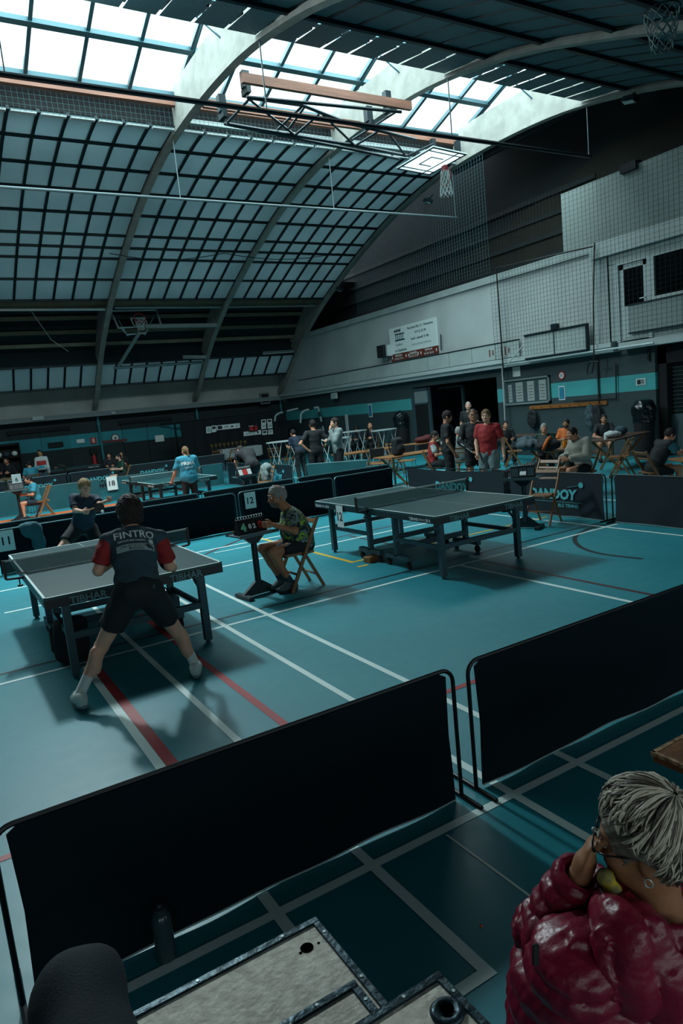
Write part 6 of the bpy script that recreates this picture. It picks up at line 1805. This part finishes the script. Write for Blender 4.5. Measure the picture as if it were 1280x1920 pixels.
# white advertising panels along the ledge
ys = [at(px, 725, x=15.9)[1] for px in (561, 582, 604, 629, 653, 680, 706, 738, 771, 806, 846, 889, 934, 978)]
for k in range(len(ys) - 1):
    lb = ('leftmost white panel on the ledge', 'second white panel on the ledge from the far corner', 'third white panel on the ledge from the far corner', 'fourth white panel on the ledge from the far corner', 'fifth white panel on the ledge from the far corner', 'sixth white panel on the ledge, left of the speaker', 'white panel on the ledge under the speaker', 'white panel on the ledge under the left part of the sign', 'white panel on the ledge under the right part of the sign', 'white panel on the ledge just right of the sign', 'fourth white panel on the ledge from its right end', 'third white panel on the ledge from its right end', 'white panel on the ledge with red and brown marks')[k]
    t = thing('ledge_panel', lb, 'panel', (15.9, (ys[k] + ys[k + 1]) / 2, 3.08), 0, 'white panels along the ledge')
    m = MB(); m.b2((15.88, ys[k + 1] + .012, 3.08), (15.91, ys[k] - .012, 3.56)); m.build('sheet', mat('panel_white', '#9fadac', .6, noise=(2, .12)), t, True)
    m = MB(); m.b2((15.87, ys[k + 1] + .001, 3.55), (15.93, ys[k] - .001, 3.585)); m.build('top_edge', M['dark_steel'], t, True)
    if k == 12:
        for dy, h in ((.95, .22), (.80, .16), (.42, .22), (.25, .26), (.10, .16)):
            m = MB(); m.b2((15.872, ys[13] + .3 + dy, 3.30 - h / 2), (15.879, ys[13] + .3 + dy + .05, 3.30 + h / 2)); m.build('mark', mat('mark_brown', '#5e3a2e', .6), t, True)
p, q = at(983, 630, x=15.8), at(1098, 612, x=15.8); p2 = at(983, 672, x=15.8); q2 = at(1098, 655, x=15.8)
t = thing('framed_panel', 'white framed panel hung before the wall, right of the ledge panels', 'panel', tuple((p + q2) / 2))
za, zb = (p2[2] + q2[2]) / 2, (p[2] + q[2]) / 2
m = MB(); m.b2((15.8, q[1], za), (15.83, p[1], zb)); m.build('sheet', M['panel_white'], t, True)
m = MB(); m.b2((15.76, q[1] - .05, za - .02), (15.86, q[1], zb + .05)); m.b2((15.76, q[1], zb), (15.86, p[1], zb + .05)); m.b2((15.76, q[1], za - .05), (15.86, p[1], za)); m.b2((15.785, (p[1] + q[1]) / 2 - .012, za), (15.80, (p[1] + q[1]) / 2 + .012, zb)); m.build('frame', M['dark_steel'], t, True)
c = at(1040, 616, x=15.8); m = MB(); m.box(c + V3(0, 0, .05), (.16, .18, .16)); tag(m.build('lamp_box', M['dark_steel']), 'small dark lamp box on top of the framed panel', 'lamp')
p = at(1178, 592, x=15.9); q = at(1290, 570, x=15.9); t = thing('framed_panel', 'grey panel hung under the office window at the right edge', 'panel', tuple(p))
m = MB(); m.b2((15.88, 9.3, 3.22), (15.92, p[1], 3.88)); m.build('sheet', mat('panel_grey', '#7d8c8c', .6), t, True); m = MB(); m.b2((15.86, 9.3, 3.18), (15.94, p[1], 3.22)); m.b2((15.86, 9.3, 3.88), (15.94, p[1], 3.92)); m.build('frame', M['dark_steel'], t, True)
# notice board
a, b = at(944, 706, x=XL - .03), at(1033, 757, x=XL - .03)
y0_, y1_, z0_, z1_ = b[1], a[1], 1.60, 2.40
t = thing('notice_board', 'glazed notice board with sheets beside the passage', 'notice board', (XL, (y0_ + y1_) / 2, 2))
m = MB(); m.b2((XL - .03, y0_, z0_), (XL - .01, y1_, z1_)); m.build('backing', mat('board_grey', '#33474b', .7), t, True)
m = MB()
for A, B in (((y0_, z0_), (y1_, z0_ + .05)), ((y0_, z1_ - .05), (y1_, z1_)), ((y0_, z0_), (y0_ + .05, z1_)), ((y1_ - .05, z0_), (y1_, z1_))): m.b2((XL - .08, A[0], A[1]), (XL - .01, B[0], B[1]))
m.build('frame', M['grey_trim'], t, True)
for k, (u, wd, hh) in enumerate(((.13, .16, .55), (.34, .30, .60), (.59, .28, .60), (.84, .28, .60))):
    yy = y1_ - u * (y1_ - y0_); m = MB(); m.b2((XL - .036, yy - wd / 2, z0_ + .09), (XL - .031, yy + wd / 2, z0_ + .09 + hh)); o = m.build('notice_sheet', mat('sheet_grey', '#8a9593', .7), t, True)
    m = MB()
    for i in range(5): m.b2((XL - .039, yy - wd * .35, z0_ + .18 + i * .09), (XL - .0365, yy + wd * .3, z0_ + .195 + i * .09))
    m.build('printed_lines', M['ink'], o, True)
plate('paper_notice', 'white paper above the notice board', 'sign', at(968, 697, x=XL - .01), EY, UZ, .32, .30, 'white_card', .01)
t = thing('round_sign', 'round prohibition sign with a red ring above the blue poster', 'sign', tuple(at(1053, 704, x=XL)))
c = at(1053, 704, x=XL - .02); Rr = rotm(0, -math.pi / 2, 0)
for r, mm, dx in ((.115, 'sign_red', 0), (.085, 'white_card', -.008)): m = MB(); m.lathe([(r, 0), (r, .01)], c + V3(dx, 0, 0), 20, Rr); m.build('disc', M[mm], t, True)
m = MB(); m.bar(c + V3(-.02, .05, .05), c + V3(-.02, -.05, -.05), .015, .01); m.bar(c + V3(-.02, -.05, .05), c + V3(-.02, .05, -.05), .015, .01); m.build('cross', M['ink'], t, True)
def wposter(px, py, w, h, label, m_, x=XL):
    t = thing('poster', label, 'poster', tuple(at(px, py, x=x)), 0, 'posters on the gable wall'); c = at(px, py, x=x - .012)
    m = MB(); m.box(c, (.01, w, h)); m.build('border', M['white_card'], t, True); m = MB(); m.box(c - V3(.007, 0, 0), (.006, w * .82, h * .86)); m.build('print', M[m_], t, True); return t, c
mat('poster_blue', '#1f6f8c', .6)
t, c = wposter(1053, 737, .23, .41, 'blue poster with a white border on the blue band', 'poster_blue'); m = MB(); m.box(c + V3(-.012, 0, .12), (.004, .16, .03)); m.box(c + V3(-.012, .0, -.13), (.004, .12, .02)); m.build('print_line', M['teal_print'], t, True)
t, c = wposter(1201, 716, .28, .18, 'small white sign with a dark emblem on the blue band at the right', 'print_pale'); m = MB(); m.box(c + V3(-.012, .05, 0), (.004, .10, .11)); m.box(c + V3(-.012, -.06, .03), (.004, .08, .02)); m.box(c + V3(-.012, -.06, -.02), (.004, .08, .02)); m.build('emblem', M['ink'], t, True)
wposter(694, 770, .26, .55, 'narrow blue poster on the blue band left of the passage', 'poster_blue')
plate('exit_light', 'small white emergency light under the ledge near the far corner', 'lamp', at(628, 742, x=16.0), EY, UZ, .42, .26, 'white_trim', .1)
# coat rail, coats
a, b = at(993, 768, x=XL - .03), at(1138, 759, x=XL - .03)
t = thing('coat_rail', 'orange brown wooden coat rail on the brick wall', 'coat rail', tuple((a + b) / 2)); m = MB(); m.b2((XL - .05, b[1], 1.42), (XL - .005, a[1], 1.53)); m.build('board', M['rail_wood'], t, True)
for k in range(8):
    y = b[1] + (a[1] - b[1]) * (k + .5) / 8; m = MB(); m.tube([(XL - .05, y, 1.46), (XL - .10, y, 1.45), (XL - .11, y, 1.49)], .008, 5); m.build('hook', M['dark_steel'], t, True)
def coat(px, py, label, m_, h=.9, seed=0, x=XL - .16):
    c = at(px, py, x=x); c[2] = 1.42
    return soft('coat', label, 'coat', [ell(c - V3(0, 0, .10), (.08, .11, .12)), ell(c - V3(0, 0, h * .5), (.085, .16, h * .45)), ell(c - V3(0, -.13, h * .42), (.05, .05, h * .32)), ell(c - V3(0, .13, h * .42), (.05, .05, h * .32))], m_, .014, .05, (.010, 18), 'coats on the rail', seed)
coat(997, 780, 'black coat hanging at the left end of the coat rail', 'cloth_black', .62, 1); coat(1106, 770, 'blue jacket hanging on the coat rail', 'cloth_jean', .75, 2); coat(1117, 770, 'black coat hanging next to the blue jacket on the rail', 'cloth_black', .85, 3)
pipe('wall_lamp', 'short dark bracket with a pale tip on the wall above the small sign', 'lamp', [at(1215, 650, x=XL - .05), at(1216, 676, x=XL - .05)], .03, 'black')
# bins with black bags
def bin_bag(px, py, label, H=.95, x=15.75, seed=0):
    c = at(px, py, x=x); t = thing('bin', label, 'bin', (c[0], c[1], 0), 0, 'black bins')
    m = MB(); m.lathe([(.22, 0), (.27, H * .95)], (0, 0, 0), 18); m.build('container', M['black_soft'], t)
    V, F = sdf_mesh([ell((0, 0, H), (.30, .30, .22)), cone((0, 0, H * .8), (0, 0, H), .27, .28)], .016, .05, (), (), wrinkles(.012, 24, seed)); link_mesh('bin_bag', V, F, mat('bag_gloss', '#0b1417', .25), t, False, True)
bin_bag(1207, 790, 'bin with a shiny black bag against the wall on the right', 1.25, 15.75, 1); bin_bag(752, 800, 'bin with a black bag beside the passage door', 1.45, 15.9, 2)
t = thing('pillar_trim', 'white door post beside the seated pair at the wall', 'post', tuple(at(650, 780, x=XL)))
m = MB(); c = at(650, 790, x=XL - .02); m.b2((XL - .05, c[1] - .09, 0), (XL - .005, c[1] + .09, 1.75)); m.build('post', M['white_trim'], t, True)
t = thing('items_shelf', 'dark shelf with helmets at the left edge of the far wall', 'shelf', tuple(P3(12, 845, YL - .2))); c = P3(12, 848, YL - .25)
m = MB(); m.box(c + V3(0, 0, -.22), (1.0, .4, .04)); m.box(c + V3(0, 0, .28), (1.0, .4, .04)); m.box(c + V3(.5, 0, -.6), (.04, .4, 1.9)); m.box(c + V3(0, .18, -.6), (1.0, .02, 1.9)); m.build('frame', M['black_soft'], t, True)
for k in range(3):
    m = MB(); m.ell(c + V3(-.3 + k * .3, -.02, -.09), (.12, .14, .11), 12, 8); tag(m.build('helmet', M[('white_card', 'cloth_slate', 'white_card')[k]], smooth=True), ('white helmet on the dark shelf, nearest the left edge', 'dark helmet between the white ones on the shelf', 'white helmet on the dark shelf, furthest from the left edge')[k], 'helmet', 'helmets on the dark shelf')
# towel, bag under the near table, block under the empty table
soft('towel', 'grey blue towel hanging over the surround beside the 11 sheet', 'towel', [ell((1.23, 11.72, .64), (.16, .07, .13)), ell((1.29, 11.70, .44), (.10, .05, .18)), ell((1.18, 11.78, .70), (.14, .10, .05))], mat('towel_teal', '#2d525a', .9, bump=(60, .4)), .012, .05, (.010, 25), None, 3)
backpack((.84, 6.55, 0), (0, .1, .5), 'black backpack leaning under the near left end of the left table', 'cloth_black', .92, 7)
backpack((1.86, 6.95, 0), (0, 0, -.8), 'dark bag on the floor under the right end of the left table', 'cloth_slate', .8, 8)
m = MB(); c = at(700, 1046, z=.04); m.box((c[0], c[1], .04), (.26, .12, .075), rotm(0, 0, .2), .006); tag(m.build('wooden_block', M['rail_wood']), 'brown wooden block by the casters under the empty table', 'block')
m = MB(); c = V3(7.36, 7.25, .80); m.box((7.345, 7.235, .842), (.004, .09, .06), rotm(0, .6, .5)); tag(m.build('paper_slip', M['white_card']), 'white paper slip on the score board beside the empty chair', 'paper')
m = MB(); m.box((13.4, 16.85, .76), (.3, .2, .01)); tag(m.build('paper', M['white_card']), 'white paper lying on the far end of the long table', 'paper')

# ------------------------------------------------------------------ close to the camera
def D(px, py, t): return CPOS + t * (CF + CR * (px - 640) / FPX - CU * (py - 960) / FPX)
# pale panels with metal edging stacked on a table
mat('chipboard', '#dcd7cb', .7, noise=(38, .5), col2='#bcb6a9', bump=(60, .3)); mat('edge_metal', '#2b4048', .35, .6, noise=(20, .4), bump=(30, .3))
def stage_panel(c, z, label, w=1.3, d=.9, holes=(), legs=False, th=.022):
    x1, y1 = c; x0, y0 = x1 - w, y1 - d
    t = thing('edged_panel', label, 'panel', ((x0 + x1) / 2, (y0 + y1) / 2, 0), 0, 'pale panels with metal edging')
    m = MB(); m.b2((x0 + .014, y0 + .014, z - th), (x1 - .014, y1 - .014, z - .002)); bd = m.build('board', M['chipboard'], t, True)
    for a, b in (((x0, y1 - .018), (x1, y1)), ((x0, y0), (x1, y0 + .018)), ((x1 - .018, y0 + .018), (x1, y1 - .018)), ((x0, y0 + .018), (x0 + .018, y1 - .018))):
        m = MB(); m.b2((*a, z - th - .004), (*b, z + .004), .002); m.build('edge_strip', M['edge_metal'], t, True)
    for k in range(5):
        m = MB(); m.lathe([(.004, 0), (.004, .0015)], (x1 - .009, y1 - .06 - k * .17, z + .004), 8); m.build('screw', M['pale_metal'], t, True)
        m = MB(); m.lathe([(.004, 0), (.004, .0015)], (x1 - .10 - k * .22, y1 - .009, z + .004), 8); m.build('screw', M['pale_metal'], t, True)
    for hx, hy, r in holes:
        m = MB(); m.lathe([(r * (1 + .12 * math.sin(5 * 1)), 0), (r, .0012)], (hx, hy, z - .0022), 14); m.build('hole', M['void'], t, True)
    if legs:
        for sx in (x0 + .08, x1 - .12):
            for sy in (y0 + .08, y1 - .25): m = MB(); m.tube([(sx, sy, 0), (sx, sy, z - th)], .02, 8); m.build('leg', M['dark_steel'], t, True)
    return t
h = at(575, 1776, z=.75); h2 = at(597, 1767, z=.75)
stage_panel(tuple(at(592, 1720, z=.75)[:2]), .75, 'pale scuffed panel with a ragged dark hole near its corner, lowest of the stack', holes=((h[0], h[1], .0165), (h2[0], h2[1], .0035), (h[0] - .02, h[1] - .005, .004)), legs=True, w=.50)
stage_panel(tuple(at(664, 1838, z=.778)[:2]), .778, 'pale panel with a raised dark edge, middle one of the stack', w=.42, d=.7, th=.016)
tC = stage_panel(tuple(at(822, 1822, z=.806)[:2]), .806, 'pale panel carrying the dark ring, topmost of the stack', w=.55, d=.6, th=.016)
c = at(838, 1893, z=.815); m = MB()
prof = [(.015, 0), (.034, 0), (.036, .006), (.030, .012), (.020, .012), (.015, .006), (.015, 0)]
m.lathe(prof[:-1], c - V3(0, 0, .010), 28); m2 = MB(); m2.lathe([(.0145, 0), (.0145, .001)], c + V3(0, 0, .0025), 20)
t = thing('cable_grommet', 'dark round ring with a black hole lying on the topmost panel', 'ring', tuple(c)); m.build('ring', M['edge_metal'], t, True, True); m2.build('hole', M['void'], t, True)
# brown table at the right
t = thing('brown_table', 'brown wooden table with worn edges at the right edge beyond the grey haired woman', 'table', (2.7, 1.0, 0))
b = at(1222, 1410, z=.75); m = MB(); m.b2((b[0], .45, .715), (3.6, b[1], .75), .003); m.build('tabletop', mat('worn_brown', '#6d4526', .5, noise=(14, .5), bump=(30, .3)), t, True)
m = MB(); m.b2((b[0] - .004, .45, .738), (b[0] + .010, b[1] + .004, .752)); m.b2((b[0], b[1] - .010, .738), (3.6, b[1] + .004, .752)); m.build('worn_edge', mat('edge_pale', '#a08a68', .7, noise=(40, .6), col2='#5e4028'), t, True)
for x in (b[0] + .3, 3.4):
    for y in (.6, b[1] - .2): m = MB(); m.b2((x - .03, y - .03, 0), (x + .03, y + .03, .715)); m.build('leg', M['dark_steel'], t, True)
# bottle on the floor before the surround
t = thing('drinking_bottle', 'dark drinking bottle standing on the floor before the near surround', 'bottle', (.482, 2.495, 0))
m = MB(); m.lathe([(.034, 0), (.038, .008), (.038, .17), (.034, .19), (.022, .203), (.022, .205)], (0, 0, 0), 20); smooth_by_angle(m.build('bottle', mat('smoke_bottle', '#2b3f45', .15), t), 40)
m = MB(); m.lathe([(.026, .205), (.026, .218), (.012, .222), (.010, .232)], (0, 0, 0), 16); m.build('cap', mat('cap_dark', '#25343a', .35), t)
c_ = at(902, 1736, z=.005)
m = MB(); m.ell(c_, (.007, .006, .005), 8, 6); tag(m.build('crumb', M['cloth_orange']), 'tiny orange crumb on the floor right of the panels', 'crumb')

# knee of a seated person at the lower left corner
mat('dark_denim', '#0b2027', .85, noise=(9, .3), bump=(260, .25))
kn = D(150, 1868, 1.18)
t = thing('person', 'dark trousered knee of a seated person cut off at the lower left corner', 'person', (kn[0], kn[1] - .3, 0))
hp = kn + V3(-.02, -.42, -.05); ft_ = V3(kn[0] - .05, kn[1] + .06, .10)
V, F = sdf_mesh([cone(hp, kn, .095, .068), cone(kn, ft_, .066, .055)], .010, .05, (), (), wrinkles(.004, 30, 4)); link_mesh('trousers', V, F, M['dark_denim'], t, True, True)
V, F = sdf_mesh([cone(hp, kn, .07, .05), cone(kn, ft_, .05, .035)], .012, .03); link_mesh('body', V, F, M['skin'], t, True, True)
V, F = sdf_mesh([ell(ft_ + (0, .07, -.055), (.045, .13, .045))], .010); link_mesh('shoe', V, F, M['shoe_dark'], t, True, True)

# grey haired woman in the red quilted jacket
mat('down_red', '#7a1230', .36, spec=.45, noise=(7, .2), bump=(60, .12)); mat('jean_pale', '#4c6064', .85, noise=(60, .2), stretch=(8, 1, 1), bump=(220, .2))
mat('hair_silver', '#c4baa8', .45, noise=(30, .25)); mat('hair_ash', '#6b6358', .5, noise=(30, .3)); mat('hair_root', '#3a332d', .55)
Jw = pose(_SI, (1.28, .62), 0, 1.0, W=dict(
    hd=D(1212, 1574, 1.55), nk=D(1232, 1700, 1.58), sl=D(1078, 1812, 1.52), sr=D(1395, 1795, 1.78), ch=D(1205, 1850, 1.66), pel=D(1195, 2150, 1.74),
    el=D(1018, 1750, 1.68), wl=D(1088, 1638, 1.60), er=D(1420, 1740, 2.0), wr=D(1330, 1640, 2.1), kl=D(1052, 1690, 1.88), kr=D(1180, 1700, 2.05)))
Jw['hf'] = nrm((-.50, .86, -.12)); Jw['F'] = nrm((-.25, .97, 0))
Jw['hl'] = Jw['pel'] + V3(-.09, .04, -.03); Jw['hr'] = Jw['pel'] + V3(.09, .04, -.03)
Jw['al'] = V3(1.28, 1.28, .10); Jw['ar'] = V3(1.46, 1.32, .10)
Jw['gl'] = nrm(D(1118, 1560, 1.59) - Jw['wl']); Jw['pl'] = nrm(Jw['hd'] - Jw['wl'])
tw = person('grey haired woman with glasses in a dark red quilted jacket, hand at her mouth', Jw, 'skin_tan', ('hair_ash', 'crop'), None, dict(type='trousers', mat='jean_pale', loose=.012), 'shoe_dark', res=.009, glasses=True, face=True, seed=50, curl=.75)
def seam(x, pitch, w=.008):
    """quilting: 0 on the puff, 1 in the stitched groove"""
    d = np.abs((x / pitch) % 1 - .5) * pitch
    return np.exp(-(d / w) ** 2) - .55 * (1 - (2 * d / pitch) ** 2) * 0
def puff(x, pitch):
    d = np.abs((x / pitch) % 1 - .5); return np.sqrt(np.clip(2 * d, 0, 1))
def quilted(o, ax, pitch, amp, sx_, fine_):
    def f(P):
        x = (P - o) @ ax; y = (P - o) @ sx_
        x = x + .010 * np.sin(11 * y + 1) + .004 * np.sin(37 * y)
        return amp * (.8 - 1.6 * puff(x, pitch)) + fine_(P)
    return f
R1, R2 = basis(Jw); up_, bk = nrm(Jw['nk'] - Jw['ch']), -R2[:, 1]; sx = nrm(Jw['sr'] - Jw['sl'])
fine = lambda P: wrinkles(.0022, 85, 3)(P) + wrinkles(.0015, 170, 5)(P)
P = torso(Jw, .040, 1.10) + [cone(D(1062, 1850, 1.62), D(1070, 2120, 1.74), .130, .16)]
V, F = sdf_mesh(P, .0065, .05, [cone(Jw['nk'], Jw['nk'] + up_ * .14, .085, .10, .01)], [plane(Jw['pel'] - V3(0, 0, .16), V3(0, 0, -1))], quilted(Jw['ch'], up_, .075, .011, sx, fine)); jk = link_mesh('jacket', V, F, M['down_red'], tw, True, True)
for a in 'lr':
    for q0, q1, r0, r1, ct in (('s', 'e', .082, .070, 0), ('e', 'w', .068, .052, 1)):
        A, B = Jw[q0 + a], Jw[q1 + a]; ax = nrm(B - A)
        V, F = sdf_mesh([cone(A, B, r0, r1, .03, (0, ct))], .006, .03, [cone(B, B + ax * .05, .036, .036, .004)] if ct else (), (), quilted(A, ax, .052, .010, nrm(np.cross(ax, (.3, .2, 1))), fine)); link_mesh('sleeve', V, F, M['down_red'], jk, True, True)
# hood lying over the shoulders
o = Jw['nk']
hood = [cone(o - sx * .16 + bk * .05 - up_ * .02, o + sx * .17 + bk * .05 - up_ * .02, .056, .060), ell(o + bk * .11 - up_ * .10, (.17, .06, .11), np.stack([sx, bk, np.cross(sx, bk)], 1)), ell(o - sx * .17 + bk * .06 - up_ * .085, (.070, .070, .11)), cone(o - sx * .16 + bk * .05 - up_ * .02, o - sx * .09 - bk * .09 - up_ * .03, .050, .042), cone(o + sx * .17 + bk * .05 - up_ * .02, o + sx * .09 - bk * .09 - up_ * .03, .055, .045)]
V, F = sdf_mesh(hood, .0062, .03, [cone(Jw['nk'] - up_ * .02, Jw['nk'] + up_ * .16, .078, .085, .01)], (), quilted(o - up_ * .02, nrm(sx * .92 + up_ * .3), .078, .012, up_, fine)); link_mesh('hood', V, F, M['down_red'], jk, True, True)
m = MB(); c = D(1004, 1790, 1.452); m.box(c, (.014, .008, .045), np.stack([CR, CF, CU], 1), .002); m.build('cord_stop', M['black'], jk, True)
# hair strands over the crown
rr, ff, uu = head_frame(Jw); H = Jw['hd']; rnd = random.Random(11)
k0 = nrm(uu * .80 - ff * .55); e1 = nrm(np.cross(k0, rr)); e1 = e1 if e1 @ ff > 0 else -e1; e2 = rr
rad = np.array((.100, .116, .122))
mb = MB()
for i in range(760):
    ph = rnd.uniform(-math.pi, math.pi); fr = math.cos(ph)
    th1 = (1.20 if fr > .3 else 1.75 if fr < -.3 else 1.6) + rnd.uniform(-.25, .12); th0 = rnd.uniform(.04, 1.2); th0, th1 = (th0, min(th1, 1.52)) if abs(ph + math.pi / 2) < .35 else (th0, th1); th1 = max(th1, th0 + .35)
    sw = rnd.uniform(-.25, .25); lift = rnd.uniform(.0, .010); pts = []
    for k in range(7):
        v = k / 6; th = th0 + (th1 - th0) * v; p_ = ph + sw * v * v
        d = math.cos(th) * k0 + math.sin(th) * (math.cos(p_) * e1 + math.sin(p_) * e2)
        l = np.array((d @ rr, d @ ff, d @ uu)); q = 1 / math.sqrt(((l / rad) ** 2).sum())
        pts.append(H + uu * .018 - ff * .008 + d * (q + .001 + lift * math.sin(math.pi * v * .8) + .004 * v * rnd.random()))
    w_ = rnd.uniform(.0016, .0036); mb.m(0 if rnd.random() < (.66 if fr > -.5 else .5) else (1 if rnd.random() < .6 else 2))
    mb.tube(pts, [w_ * .5, w_, w_, w_, w_ * .9, w_ * .7, w_ * .2], 5)
ht = [c for c in tw.children if c.name.startswith('hair')][0]
mb.build('hair_strands', [M['hair_silver'], M['hair_ash'], M['hair_root']], ht, True, True)
# ear ring, finger ring, yellow scarf
m = MB(); ear = H - rr * .082 - ff * .004 - uu * .045; m.tube([ear + rr * -.004 + ff * .008 * math.cos(a) + uu * .010 * math.sin(a) for a in np.linspace(0, 6.283, 13)[:-1]], .0018, 5, closed=True); m.build('earring', M['pale_metal'], tw, True)
d_ = Jw['gl']; n_ = Jw['pl']; n_ = nrm(n_ - d_ * (n_ @ d_)); a_ = np.cross(d_, n_); a_ = a_ if a_ @ (Jw['F'] + V3(0, 0, .5)) > 0 else -a_
c = Jw['wl'] + d_ * .106 + a_ * .010 + n_ * .006; m = MB(); m.tube([c + a_ * .0105 * math.cos(q) + n_ * .0105 * math.sin(q) for q in np.linspace(0, 6.283, 15)[:-1]], .0028, 6, closed=True); m.ell(c - n_ * .012, (.006, .006, .006), 8, 6); m.build('finger_ring', M['pale_metal'], tw, True)
c = D(1160, 1668, 1.545); V, F = sdf_mesh([cone(c + CR * -.030 + CU * .028, c + CR * .012 - CU * .045, .019, .016), cone(c + CR * .012 - CU * .045, c + CR * .006 - CU * .075, .015, .012)], .005, .02, (), (), wrinkles(.002, 90, 2)); link_mesh('scarf', V, F, mat('scarf_yellow', '#b9a21c', .7, noise=(30, .7), col2='#1c3b4a'), tw, True, True)
